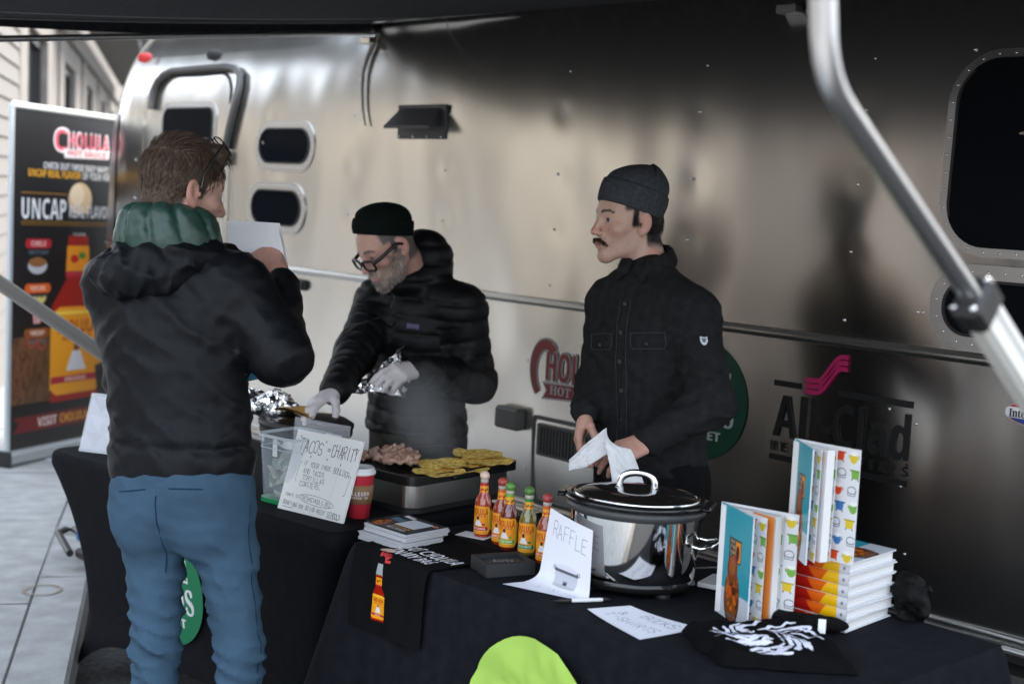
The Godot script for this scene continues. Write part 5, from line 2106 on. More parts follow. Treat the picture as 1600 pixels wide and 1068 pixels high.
	for k in [-1.0, 1.0]:
		var st := ST()
		var pts := []
		for i in 7:
			pts.append(trace(jeans, (P1.hip as Vector3) - Vector3(0, 0.030 + 0.001 * i, 0) + B1.x * k * (0.030 + i * 0.013) + back1 * 0.2, -back1) + d1.off.origin)
		tube(st, pts, 0.0018, 5)
		done(st, "pocket_welt", seam, d1.o)
	var st := ST()
	var spts := []
	for i in 10:
		spts.append(trace(jeans, (P1.hip as Vector3) - Vector3(0, 0.045 + 0.022 * i, 0) + back1 * 0.25, -back1) + d1.off.origin)
	tube(st, spts, 0.0016, 5)
	done(st, "back_seam", seam, d1.o)
	st = ST()
	var opts := []
	for i in 24:
		var yy := 0.90 - i * 0.024
		opts.append(trace(jeans, Vector3(lerpf(P1.hpR.x, P1.knR.x, i / 23.0), yy, lerpf(P1.hpR.z, P1.knR.z, i / 23.0)) + Vector3(0.795, 0, -0.607) * 0.25 + Vector3(0.607, 0, 0.795) * 0.03, Vector3(-0.795, 0, 0.607)) + d1.off.origin)
	tube(st, opts, 0.0016, 5)
	done(st, "side_seam", seam, d1.o)
	var brown := [Color(0.085, 0.056, 0.040), Color(0.060, 0.039, 0.028), Color(0.125, 0.084, 0.06), Color(0.04, 0.026, 0.02)]
	var hairm := tinted("hair", 0.55)
	hairm.metallic_specular = 0.3
	var hm := mesh_node("hair", solids_mesh([hair], [func(p: Vector3) -> Color:
		var q: Vector3 = hi1 * p
		return Color(0.075, 0.05, 0.036) * (1.0 + 0.7 * hn.get_noise_2d(atan2(q.x, q.z + 0.05) * 60.0, q.y * 30.0))]), hairm, d1.o, d1.off)
	st = cropped(hT1, hair.v, func(q: Vector3) -> bool: return q.y > -0.11, 4200, func(q: Vector3, r: RandomNumberGenerator) -> Array:
		var n := Vector3(q.x, (q.y - 0.04) * 0.9, q.z + 0.014).normalized()
		var fl := Vector3(0, -1, -0.25) if q.y < 0.085 else Vector3(r.randf_range(-0.3, 0.3) - 0.2, 0.1, 1.0)
		if q.z > 0.05 and q.y > 0.08:
			fl = Vector3(r.randf_range(-0.6, 0.3), 0.45, 1.0)
		fl = (fl - n * fl.dot(n)).normalized()
		var len := (0.013 if q.y < 0.05 else 0.024) * r.randf_range(0.6, 1.3)
		return [fl * len * 0.5 + n * len * 0.16, fl * len * 0.5 + n * len * 0.04], 0.0007, brown, 12)
	stuff(done(st, "hair_strands", hairm, hm, d1.off.affine_inverse() * d1.off * Transform3D()))
	var blackp := mat("glossy_black", lin(0.008), 0.2)
	glasses(d1.o, d1.off * hT1 * Transform3D(Basis(Vector3.RIGHT, -0.95), Vector3(0, 0.138, 0.058)), blackp, 0.05, 0.019, 0.0019, [Vector3(0.064, 0.006, -0.008), Vector3(0.075, 0.0, -0.06), Vector3(0.083, -0.012, -0.11), Vector3(0.083, -0.03, -0.135)])
	# clothes of the cook
	var puff := cloth("black_puffer", lin(0.0058, 0.006, 0.0072), 0.55, 12.0, 0.015)
	puff.metallic_specular = 0.35
	cloth_part(d2, j2, "puffer_jacket", puff)
	cloth_part(d2, trousers2, "trousers", cloth("olive_canvas", lin(0.045, 0.04, 0.03), 0.9))
	var glove := mat("white_glove", lin(0.62, 0.57, 0.57), 0.42)
	cloth_part(d2, g2R, "glove", glove)
	cloth_part(d2, g2L, "glove", glove)
	var knit := cloth("dark_green_knit", lin(0.006, 0.0115, 0.0095), 0.95, 16.0, 0.12)
	beanie(d2.o, d2.off * hT2 * Transform3D(Basis(Vector3.RIGHT, -0.56), Vector3(0, 0.046, -0.008)), knit, 0.045, 0.104, 0.012, 0.0)
	glasses(d2.o, d2.off * hT2 * Transform3D(Basis(Vector3.RIGHT, 0.08), Vector3(0, -0.010, 0.113)), blackp, 0.053, 0.0185, 0.0046, [Vector3(0.062, 0.008, -0.006), Vector3(0.073, 0.012, -0.05), Vector3(0.079, 0.018, -0.11), Vector3(0.08, 0.004, -0.132)])
	var grey := [Color(0.42, 0.37, 0.33), Color(0.30, 0.25, 0.22), Color(0.52, 0.47, 0.43), Color(0.22, 0.17, 0.14)]
	var beardpts: PackedVector3Array = d2.head.v
	st = cropped(hT2, beardpts, func(q: Vector3) -> bool: return (q.y < -0.078 and q.z > 0.0 and q.y > -0.13) or (absf(q.x) > 0.046 and q.y < 0.0 and q.y > -0.11 and q.z > 0.0 and q.z < 0.05) or (q.y < -0.046 and q.y > -0.06 and q.z > 0.09 and absf(q.x) < 0.03), 2200, func(q: Vector3, r: RandomNumberGenerator) -> Array:
		var n := Vector3(q.x, q.y + 0.03, q.z * 0.8).normalized()
		var fl := (n * 0.55 + Vector3(0, -0.7, 0.2) + Vector3(r.randf_range(-1, 1), r.randf_range(-1, 1), r.randf_range(-1, 1)) * 0.3).normalized()
		var len := 0.0055 * r.randf_range(0.5, 1.3)
		return [fl * len, fl * len + Vector3(0, -0.003, 0)], 0.0006, grey, 13)
	stuff(done(st, "beard_hairs", hairm, d2.o, d2.off))
	var z2: Vector3 = d2.basis.z
	var x2: Vector3 = d2.basis.x
	var lab := patch(j2, Vector3(-3.772, 1.205, -3.0), x2, Vector3.UP, z2, rrect(-0.022, -0.009, 0.022, 0.009, 0.002, 2), 0.003, "chest_label", mat("label_purple", lin(0.10, 0.085, 0.17), 0.7), d2.o, 2)
	lab.position = d2.off.origin
	st = ST()
	var zp := []
	for i in 12:
		zp.append(trace(j2, Vector3(-3.862, 1.36 - i * 0.03, -2.8), Vector3(0, 0, -1)) + Vector3(0, 0, 0.001) + d2.off.origin)
	tube(st, zp, 0.003, 5)
	done(st, "zip", mat("dark_zip", lin(0.02), 0.4), d2.o)
	st = ST()
	tube(st, [zp[0] + Vector3(0, 0, 0.006), zp[0] + Vector3(0.002, -0.035, 0.012)], 0.0022, 5)
	done(st, "zip_pull", mat("grey_pull", lin(0.12), 0.4), d2.o)
	# clothes of the man with the moustache
	var shirt := cloth("charcoal_shirt", lin(0.022, 0.022, 0.0235), 0.88, 9.0, 0.05)
	cloth_part(d3, j3, "overshirt", shirt)
	cloth_part(d3, col, "collar", shirt)
	cloth_part(d3, trousers3, "trousers", cloth("black_jean", lin(0.007, 0.007, 0.008), 0.9))
	beanie(d3.o, d3.off * hT3 * Transform3D(Basis(Vector3.RIGHT, -0.33), Vector3(0, 0.036, -0.006)), cloth("charcoal_knit", lin(0.072, 0.078, 0.086), 0.95, 16.0, 0.12), 0.066, 0.140, 0.03, 0.014)
	var hm3 := mesh_node("hair", solids_mesh([nape], [func(p: Vector3) -> Color: return Color(0.012, 0.009, 0.008)]), hairm, d3.o, d3.off)
	var hp3 := PackedVector3Array(nape.v)
	hp3.append_array(d3.head.v)
	st = cropped(hT3, hp3, func(q: Vector3) -> bool: return (absf(q.x) > 0.056 and q.y > -0.012 and q.y < 0.05 and q.z > 0.004 and q.z < 0.022) or (q.z < -0.03 and q.y > -0.072 and q.y < 0.03), 1300, func(q: Vector3, r: RandomNumberGenerator) -> Array:
		var n := Vector3(q.x, q.y * 0.3, q.z + 0.01).normalized()
		var fl := (Vector3(0, -1, -0.25) + n * 0.12 + Vector3(r.randf_range(-1, 1), 0, r.randf_range(-1, 1)) * 0.15).normalized()
		return [fl * 0.006, fl * 0.007], 0.0006, [Color(0.012, 0.009, 0.008), Color(0.03, 0.02, 0.016), Color(0.006, 0.005, 0.005)], 15)
	stuff(done(st, "hair_strands", hairm, hm3, d3.off.affine_inverse() * d3.off * Transform3D()))
	mesh_node("moustache", solids_mesh([tache], [func(p: Vector3) -> Color: return Color(0.05, 0.03, 0.02)]), hairm, d3.o, d3.off)
	st = cropped(hT3, tache.v, func(q: Vector3) -> bool: return true, 420, func(q: Vector3, r: RandomNumberGenerator) -> Array:
		var fl := Vector3(signf(q.x) * 0.5, -0.8, 0.35) + Vector3(r.randf_range(-1, 1), r.randf_range(-1, 1), r.randf_range(-1, 1)) * 0.25
		return [fl * 0.0026, fl * 0.0026 + Vector3(signf(q.x) * 0.001, -0.0015, 0)], 0.0005, [Color(0.045, 0.028, 0.019), Color(0.075, 0.045, 0.03), Color(0.02, 0.014, 0.01)], 14)
	stuff(done(st, "moustache_hairs", hairm, d3.o, d3.off))
	var B3: Basis = d3.basis
	# placket, buttons, pocket flaps, sleeve badge
	var c3 := (P3.hip as Vector3).lerp(P3.neck, 0.5)
	var pl := patch(j3, c3, B3.x, B3.y, B3.z, PackedVector2Array([Vector2(-0.019, -0.30), Vector2(0.019, -0.30), Vector2(0.019, -0.2), Vector2(0.019, -0.1), Vector2(0.019, 0), Vector2(0.019, 0.1), Vector2(0.019, 0.215), Vector2(-0.019, 0.215), Vector2(-0.019, 0.1), Vector2(-0.019, 0), Vector2(-0.019, -0.1), Vector2(-0.019, -0.2)]), 0.0028, "placket", shirt, d3.o, 4)
	pl.position = d3.off.origin
	var btn := mat("dark_button", lin(0.03, 0.028, 0.028), 0.3)
	for i in 6:
		st = ST()
		var q := trace(j3, c3 + B3.y * (0.205 - i * 0.085) + B3.z * 0.3, -B3.z) + B3.z * 0.004
		lathe(st, [Vector2(0.0065, -0.001), Vector2(0.0065, 0.0015), Vector2(0.005, 0.0022), Vector2(0.0035, 0.0014), Vector2(0, 0.0014)], 14, q + d3.off.origin, 1, 1, B3 * Basis(Vector3.RIGHT, PI / 2))
		done(st, "button", btn, d3.o)
	var thread := mat("shirt_thread", lin(0.05, 0.05, 0.052), 0.8)
	for e in [-0.0185, 0.0185]:
		st = ST()
		var ep := []
		for i in 18:
			ep.append(trace(j3, c3 + B3.y * (0.215 - i * 0.03) + B3.x * e + B3.z * 0.3, -B3.z) + B3.z * 0.0032 + d3.off.origin)
		tube(st, ep, 0.0009, 4)
		done(st, "stitching", thread, d3.o)
	for k in [-1.0, 1.0]:
		st = ST()
		var fp := []
		for q in [[-0.052, 0.022], [-0.052, 0.005], [-0.052, -0.012], [-0.043, -0.024], [-0.02, -0.024], [0.0, -0.024], [0.02, -0.024], [0.043, -0.024], [0.052, -0.012], [0.052, 0.005], [0.052, 0.022], [0.02, 0.023], [-0.02, 0.023], [-0.052, 0.022]]:
			fp.append(trace(j3, c3 + B3.y * (0.095 + q[1]) + B3.x * (k * 0.088 + q[0]) + B3.z * 0.06, -B3.z) + B3.z * 0.005 + d3.off.origin)
		tube(st, fp, 0.0012, 4)
		done(st, "stitching", thread, d3.o)
		var poly := PackedVector2Array([Vector2(-0.052, 0.022), Vector2(-0.052, -0.012), Vector2(-0.043, -0.024), Vector2(0.043, -0.024), Vector2(0.052, -0.012), Vector2(0.052, 0.022)])
		var fl := patch(j3, c3 + B3.y * 0.095 + B3.x * k * 0.088, B3.x, B3.y, B3.z, poly, 0.005, "pocket_flap", shirt, d3.o, 4)
		fl.position = d3.off.origin
		st = ST()
		var q2 := trace(j3, c3 + B3.y * 0.085 + B3.x * k * 0.088 + B3.z * 0.3, -B3.z) + B3.z * 0.006
		lathe(st, [Vector2(0.0055, -0.001), Vector2(0.0055, 0.0015), Vector2(0.003, 0.0022), Vector2(0, 0.0014)], 12, q2 + d3.off.origin, 1, 1, B3 * Basis(Vector3.RIGHT, PI / 2))
		done(st, "button", btn, d3.o)
	var out := (B3.x * 0.75 + B3.z * 0.65).normalized()
	var ax := Vector3.UP.cross(out).normalized()
	var bp := (P3.shL as Vector3).lerp(P3.elL, 0.28)
	for t in [[1.0, "sleeve_badge", lin(0.6, 0.62, 0.65), 0.0025], [0.76, "badge_field", lin(0.05, 0.22, 0.36), 0.0035], [0.36, "badge_peak", lin(0.5, 0.08, 0.07), 0.0045]]:
		var sc: float = t[0]
		var sh := PackedVector2Array([Vector2(-0.0115, 0.012) * sc, Vector2(-0.0115, -0.002) * sc, Vector2(-0.006, -0.012) * sc, Vector2(0, -0.015) * sc, Vector2(0.006, -0.012) * sc, Vector2(0.0115, -0.002) * sc, Vector2(0.0115, 0.012) * sc])
		var bd := patch(j3, bp, ax, Vector3.UP, out, sh, t[3], t[1], mat(t[1], t[2], 0.5), d3.o, 2)
		bd.position = d3.off.origin
	# ring on the left hand
	st = ST()
	var rp := (P3.handL as Transform3D) * Vector3(0.0115, -0.009, 0.102)
	var rd: Vector3 = ((P3.handL as Transform3D).basis * Vector3(0, -0.5, 0.85)).normalized()
	var rb := basis_zy((P3.handL as Transform3D).basis.x, rd)
	lathe(st, [Vector2(0.0098, -0.002), Vector2(0.0106, -0.002), Vector2(0.0106, 0.002), Vector2(0.0098, 0.002)], 20, rp + d3.off.origin, 1, 1, rb)
	done(st, "ring", mat("gold", lin(0.8, 0.55, 0.25), 0.25, 1.0), d3.o)
	for d in [d1, d2, d3]:
		for k in ["L", "R"]:
			var s := Solid.new()
			s.cell = 0.014
			shoe(s, d.P["an" + k], d.P.face)
			s.build()
			cloth_part(d, s, "shoe", mat("dark_leather", lin(0.02, 0.016, 0.013), 0.5))

# ---------------------------------------------------------------- printed surfaces
func printed(key: String, im: Image, rough := 0.6) -> StandardMaterial3D:
	var m := mat(key, Color.WHITE, rough)
	m.albedo_texture = itex(im)
	if rough > 0.9:
		m.metallic_specular = 0.15
	return m

func new_image(w: int, h: int, c: Color) -> Image:
	var im := Image.create(w, h, false, Image.FORMAT_RGB8)
	im.fill(c)
	return im

func paint_bottle(im: Image, cx: float, y0: float, y1: float, w: float) -> void:
	# upright sauce bottle, neck at y0, foot at y1
	var h := y1 - y0
	var red := Color(0.62, 0.10, 0.04)
	pfill(im, PackedVector2Array([Vector2(cx - w * 0.2, y0), Vector2(cx + w * 0.2, y0), Vector2(cx + w * 0.22, y0 + h * 0.26), Vector2(cx + w * 0.5, y0 + h * 0.42), Vector2(cx + w * 0.5, y1), Vector2(cx - w * 0.5, y1), Vector2(cx - w * 0.5, y0 + h * 0.42), Vector2(cx - w * 0.22, y0 + h * 0.26)]), red)
	pfill(im, PackedVector2Array([Vector2(cx - w * 0.22, y0 + h * 0.06), Vector2(cx + w * 0.22, y0 + h * 0.06), Vector2(cx + w * 0.24, y0 + h * 0.25), Vector2(cx - w * 0.24, y0 + h * 0.25)]), Color(0.92, 0.58, 0.10))
	pell(im, cx - w * 0.07, y0 + h * 0.14, w * 0.08, h * 0.025, Color(0.75, 0.1, 0.08))
	pell(im, cx + w * 0.08, y0 + h * 0.12, w * 0.07, h * 0.02, Color(0.25, 0.5, 0.15))
	pfill(im, PackedVector2Array([Vector2(cx - w * 0.24, y0 + h * 0.215), Vector2(cx + w * 0.24, y0 + h * 0.215), Vector2(cx + w * 0.24, y0 + h * 0.25), Vector2(cx - w * 0.24, y0 + h * 0.25)]), Color(0.72, 0.15, 0.22))
	pfill(im, PackedVector2Array([Vector2(cx - w * 0.52, y0 + h * 0.48), Vector2(cx - w * 0.36, y0 + h * 0.43), Vector2(cx + w * 0.36, y0 + h * 0.43), Vector2(cx + w * 0.52, y0 + h * 0.48), Vector2(cx + w * 0.52, y0 + h * 0.92), Vector2(cx + w * 0.4, y0 + h * 0.96), Vector2(cx - w * 0.4, y0 + h * 0.96), Vector2(cx - w * 0.52, y0 + h * 0.92)]), Color(0.93, 0.62, 0.13))
	pfill(im, PackedVector2Array([Vector2(cx - w * 0.52, y0 + h * 0.455), Vector2(cx + w * 0.52, y0 + h * 0.455), Vector2(cx + w * 0.52, y0 + h * 0.475), Vector2(cx - w * 0.52, y0 + h * 0.475)]), Color(0.97, 0.82, 0.3))
	ptext(im, "CHOLULA", cx - w * 0.40, y0 + h * 0.51, w * 0.8, h * 0.08, Color(0.62, 0.12, 0.06))
	ptext(im, "HOT SAUCE", cx - w * 0.28, y0 + h * 0.605, w * 0.56, h * 0.03, Color(0.6, 0.15, 0.2))
	# small seated figure in a white blouse
	pell(im, cx, y0 + h * 0.68, w * 0.06, h * 0.025, Color(0.5, 0.3, 0.2))
	pfill(im, PackedVector2Array([Vector2(cx - w * 0.08, y0 + h * 0.7), Vector2(cx + w * 0.08, y0 + h * 0.7), Vector2(cx + w * 0.2, y0 + h * 0.82), Vector2(cx - w * 0.2, y0 + h * 0.82)]), Color(0.86, 0.86, 0.88))
	pfill(im, PackedVector2Array([Vector2(cx - w * 0.5, y0 + h * 0.85), Vector2(cx + w * 0.5, y0 + h * 0.85), Vector2(cx + w * 0.5, y0 + h * 0.89), Vector2(cx - w * 0.5, y0 + h * 0.89)]), Color(0.7, 0.16, 0.24))
	ptext(im, "ORIGINAL", cx - w * 0.22, y0 + h * 0.858, w * 0.44, h * 0.024, Color(0.95, 0.9, 0.8))

func build_banner() -> void:
	var o := node3("banner_stand", "tall black roll-up banner advertising hot sauce on the pavement", "banner", Vector3(-7.58, 0.02, -3.21))
	var dirv := Vector3(-0.47, 0, -0.883).normalized()
	var b := Basis(dirv, Vector3.UP, dirv.cross(Vector3.UP))
	b = b * Basis(Vector3.BACK, -0.02) * Basis(Vector3.RIGHT, -0.01)
	o.basis = b
	var im := new_image(512, 1200, Color(0.045, 0.045, 0.055))
	# table boards at the foot
	for k in 5:
		var x0 := -40 + k * 120
		pfill(im, PackedVector2Array([Vector2(x0 + 60, 800), Vector2(x0 + 172, 800), Vector2(x0 + 116, 1130), Vector2(x0 - 40, 1130)]), Color(0.44 - 0.04 * (k % 2), 0.28, 0.17))
	var nn := noise(0.02, 3, 3)
	for y in range(800, 1130, 3):
		for x in range(0, 512, 8):
			var t := nn.get_noise_2d(x * 3.0 + y * 0.5, y * 0.5)
			if t > 0.12:
				im.fill_rect(Rect2i(x, y, 8, 3), Color(0.33, 0.2, 0.11))
	pfill(im, PackedVector2Array([Vector2(0, 1040), Vector2(512, 1040), Vector2(512, 1200), Vector2(0, 1200)]), Color(0.05, 0.04, 0.045))
	# maker's mark
	ptext(im, "C", 182, 48, 70, 92, Color(0.94, 0.9, 0.9))
	ptext(im, "HOLULA", 250, 58, 210, 66, Color(0.94, 0.9, 0.9))
	ptext(im, "C", 188, 56, 56, 76, Color(0.86, 0.35, 0.42))
	ptext(im, "HOLULA", 255, 64, 200, 54, Color(0.86, 0.35, 0.42))
	pfill(im, PackedVector2Array([Vector2(225, 125), Vector2(460, 118), Vector2(455, 150), Vector2(235, 158)]), Color(0.92, 0.88, 0.88))
	ptext(im, "HOT SAUCE", 250, 127, 190, 20, Color(0.78, 0.15, 0.2))
	ptext(im, "CHECK OUT THESE EASY WAYS TO", 138, 178, 350, 24, Color(0.9, 0.9, 0.9))
	ptext(im, "UNCAP REAL FLAVOR", 70, 205, 245, 27, Color(0.95, 0.68, 0.12))
	ptext(im, "OF YOUR FOOD", 325, 205, 160, 27, Color(0.9, 0.9, 0.9))
	# big bottle with a round wooden cap
	pell(im, 315, 305, 58, 62, Color(0.85, 0.73, 0.57))
	pell(im, 300, 290, 34, 40, Color(0.92, 0.83, 0.7))
	pfill(im, PackedVector2Array([Vector2(270, 360), Vector2(360, 360), Vector2(352, 520), Vector2(278, 520)]), Color(0.10, 0.10, 0.11))
	pline(im, [Vector2(40, 290), Vector2(250, 290)], 4, Color(0.6, 0.42, 0.1))
	pline(im, [Vector2(40, 392), Vector2(480, 392)], 4, Color(0.6, 0.42, 0.1))
	pline(im, [Vector2(40, 402), Vector2(480, 402)], 3, Color(0.6, 0.42, 0.1))
	ptext(im, "UNCAP", 42, 308, 205, 74, Color(0.9, 0.9, 0.9))
	ptext(im, "REAL FLAVOR", 262, 328, 210, 46, Color(0.85, 0.85, 0.86))
	ptext(im, "FLAVOR", 285, 430, 60, 26, Color(0.8, 0.8, 0.8))
	ptext(im, "FIRST", 285, 465, 60, 40, Color(0.8, 0.8, 0.8))
	paint_bottle(im, 310, 440, 1050, 245)
	# icons down the left side
	for k in 3:
		pfill(im, rrect(62, 452 + k * 160, 180, 486 + k * 160, 14), [Color(0.68, 0.1, 0.16), Color(0.85, 0.36, 0.1), Color(0.55, 0.3, 0.1)][k])
		ptext(im, ["CHILI", "POPCORN", "SHRIMP"][k], 88, 460 + k * 160, 66, 18, Color(0.92, 0.8, 0.75))
		ptext(im, ["TRY IT HOT", "TOSS IT", "DIP IT"][k], 76, 494 + k * 160, 90, 14, Color(0.4, 0.45, 0.5))
	pell(im, 118, 548, 44, 30, Color(0.72, 0.72, 0.74))
	pell(im, 118, 536, 40, 17, Color(0.55, 0.36, 0.18))
	pfill(im, PackedVector2Array([Vector2(92, 690), Vector2(150, 690), Vector2(140, 754), Vector2(104, 754)]), Color(0.75, 0.28, 0.32))
	for k in 3:
		pline(im, [Vector2(103 + k * 16, 690), Vector2(109 + k * 10, 754)], 5, Color(0.88, 0.8, 0.78))
	for k in 9:
		pell(im, 94 + k * 7, 682 - (k % 3) * 8, 9, 8, Color(0.85, 0.78, 0.45))
	for k in 2:
		var pts := []
		for i in 9:
			var a := 0.4 + i * 0.5
			pts.append(Vector2(96 + k * 48 + cos(a) * 18, 818 + k * 10 + sin(a) * 20))
		pline(im, pts, 11, Color(0.6, 0.27, 0.2))
	pfill(im, PackedVector2Array([Vector2(20, 1085), Vector2(500, 1085), Vector2(480, 1112), Vector2(500, 1142), Vector2(20, 1142), Vector2(44, 1112)]), Color(0.42, 0.05, 0.06))
	ptext(im, "VISIT", 130, 1096, 90, 34, Color(0.92, 0.85, 0.82))
	ptext(im, "CHOLULA.COM", 236, 1096, 210, 34, Color(0.92, 0.65, 0.12))
	# dark cup standing by the bottle in the print
	pfill(im, PackedVector2Array([Vector2(405, 935), Vector2(500, 935), Vector2(488, 1045), Vector2(420, 1045)]), Color(0.07, 0.07, 0.075))
	pell(im, 452, 935, 48, 10, Color(0.13, 0.13, 0.14))
	var st := ST()
	quad(st, Vector3(0.012, 0.09, 0), Vector3(0.988, 0.09, 0), Vector3(0.988, 1.985, 0), Vector3(0.012, 1.985, 0))
	quad(st, Vector3(0.988, 0.09, -0.002), Vector3(0.012, 0.09, -0.002), Vector3(0.012, 1.985, -0.002), Vector3(0.988, 1.985, -0.002))
	done(st, "printed_sheet", printed("banner_print", im, 0.45), o)
	var silver := mat("banner_silver", lin(0.58, 0.62, 0.64), 0.4, 0.5)
	st = ST()
	box(st, Vector3(0.5, 2.0, 0), Vector3(1.01, 0.035, 0.022), Basis(), 0.008)
	done(st, "top_rail", mat("banner_white", lin(0.7, 0.7, 0.66), 0.5), o)
	for x in [0.004, 0.996]:
		st = ST()
		box(st, Vector3(x, 1.03, -0.004), Vector3(0.034, 1.95, 0.022), Basis(), 0.005)
		done(st, "side_pole", silver, o)
	st = ST()
	box(st, Vector3(0.5, 0.05, -0.01), Vector3(1.03, 0.085, 0.10), Basis(), 0.02)
	done(st, "base", mat("banner_base", lin(0.36, 0.37, 0.37), 0.4, 0.5), o)
	st = ST()
	box(st, Vector3(-0.016, 0.052, -0.008), Vector3(0.016, 0.09, 0.105), Basis(), 0.006)
	done(st, "end_cap", mat("black_plastic"), o)
	st = ST()
	box(st, Vector3(0.30, 0.012, 0.14), Vector3(0.05, 0.014, 0.2), Basis(), 0.004)
	var foot := done(st, "foot", silver, o)
	st = ST()
	box(st, Vector3(0.30, 0.014, 0.27), Vector3(0.075, 0.026, 0.085), Basis(), 0.01)
	done(st, "foot_pad", mat("black_plastic"), foot)

# ---------------------------------------------------------------- things on and round the tables
func sauce_bottle(at: Vector3, turn: float, label: String, sauce: Color, cap: Color, tone: Color, tex_key: String) -> void:
	var o := node3("sauce_bottle", label, "bottle", at, "")
	o.rotation.y = turn
	var prof := [Vector2(0, 0.001), Vector2(0.019, 0.001), Vector2(0.0225, 0.004), Vector2(0.0235, 0.010), Vector2(0.0235, 0.088), Vector2(0.0225, 0.098), Vector2(0.0195, 0.108), Vector2(0.0145, 0.117), Vector2(0.0118, 0.125), Vector2(0.0105, 0.150), Vector2(0.0105, 0.154)]
	var st := ST()
	lathe(st, prof, 28)
	var gl := mat("sauce_" + tex_key, Color(sauce.r, sauce.g, sauce.b).linear_to_srgb(), 0.08)
	gl.clearcoat_enabled = true
	gl.clearcoat = 1.0
	gl.clearcoat_roughness = 0.03
	done(st, "glass", gl, o)
	var im := new_image(256, 160, Color(0.93, 0.60, 0.11))
	var red := Color(0.68, 0.13, 0.05)
	im.fill_rect(Rect2i(176, 0, 80, 160), Color(0.90, 0.68, 0.14))
	im.fill_rect(Rect2i(0, 0, 56, 160), Color(0.90, 0.68, 0.14))
	for k in 7:
		im.fill_rect(Rect2i(190, 22 + k * 17, 56, 3), Color(0.55, 0.38, 0.08))
		im.fill_rect(Rect2i(8, 26 + k * 16, 40, 3), Color(0.6, 0.42, 0.1))
	im.fill_rect(Rect2i(56, 0, 3, 160), Color(0.97, 0.85, 0.45))
	im.fill_rect(Rect2i(173, 0, 3, 160), Color(0.97, 0.85, 0.45))
	ptext(im, "CHOLULA", 62, 14, 108, 34, red)
	ptext(im, "HOT SAUCE", 76, 51, 80, 9, Color(0.66, 0.25, 0.3))
	pell(im, 112, 72, 7, 8, Color(0.38, 0.2, 0.13))
	pell(im, 112, 66, 8, 6, Color(0.12, 0.06, 0.04))
	pfill(im, PackedVector2Array([Vector2(102, 80), Vector2(122, 80), Vector2(138, 112), Vector2(88, 112)]), Color(0.9, 0.89, 0.9))
	pell(im, 146, 104, 10, 6, tone)
	var tr := [Color(0.74, 0.10, 0.18), Color(0.86, 0.38, 0.14), Color(0.35, 0.62, 0.2), Color(0.08, 0.48, 0.25), Color(0.84, 0.36, 0.12)]
	im.fill_rect(Rect2i(59, 118, 114, 22), tone)
	ptext(im, {"original": "ORIGINAL", "chipotle": "CHIPOTLE", "lime": "CHILI LIME", "green": "GREEN PEPPER", "sweet": "SWEET HABANERO"}[tex_key], 72, 122, 88, 13, Color(0.96, 0.93, 0.88))
	im.fill_rect(Rect2i(59, 140, 114, 3), Color(0.97, 0.85, 0.45))
	var lm := printed("label_" + tex_key, im, 0.45)
	st = ST()
	var f := func(u: float, v: float) -> Vector3:
		var a := lerpf(-2.6, 2.6, u)
		# upper corners of the front panel are clipped
		var yt := 0.088 - 0.013 * smoothstep(0.42, 0.62, absf(u - 0.45) * 2.0)
		var yb := 0.012 + 0.012 * smoothstep(0.42, 0.62, absf(u - 0.45) * 2.0)
		return Vector3(sin(a) * 0.0239, lerpf(yb, yt, v), cos(a) * 0.0239)
	for i in 36:
		var u0 := i / 36.0
		var u1 := (i + 1) / 36.0
		quad(st, f.call(u0, 0.0), f.call(u1, 0.0), f.call(u1, 1.0), f.call(u0, 1.0), 0, Vector2(u0, 1), Vector2(u1, 1), Vector2(u1, 0), Vector2(u0, 0))
	done(st, "label", lm, o)
	var nk := new_image(128, 48, Color(0.93, 0.62, 0.12))
	nk.fill_rect(Rect2i(0, 34, 128, 14), tone)
	for k in 6:
		pell(nk, 12 + k * 21, 17, 7, 5, tone if k % 2 else Color(0.3, 0.5, 0.12))
		pell(nk, 20 + k * 21, 12, 5, 6, Color(0.8, 0.15, 0.08))
	st = ST()
	lathe(st, [Vector2(0.0124, 0.123), Vector2(0.0110, 0.149)], 24)
	done(st, "neck_label", printed("neck_" + tex_key, nk, 0.45), o)
	st = ST()
	lathe(st, [Vector2(0.0108, 0.1495), Vector2(0.0112, 0.151), Vector2(0.0112, 0.157), Vector2(0.008, 0.159)], 20)
	done(st, "collar", mat("clear_shrink", lin(0.4, 0.36, 0.3), 0.2), o)
	st = ST()
	var sp := []
	for k in 13:
		var a := -PI / 2 + PI * k / 12.0
		sp.append(Vector2(maxf(0.0, cos(a) * 0.0135), 0.1675 + sin(a) * 0.0128))
	lathe(st, sp, 22)
	var cm := mat("cap_" + tex_key, Color(cap.r, cap.g, cap.b).linear_to_srgb(), 0.3)
	done(st, "round_cap", cm, o)

func sheet(st: SurfaceTool, nu: int, nv: int, f: Callable, thick := 0.0008) -> void:
	surf(st, nu, nv, f)
	surf(st, nu, nv, func(u: float, v: float) -> Vector3: return f.call(u, v) + Vector3(0.0002, -thick, -0.0003), true)

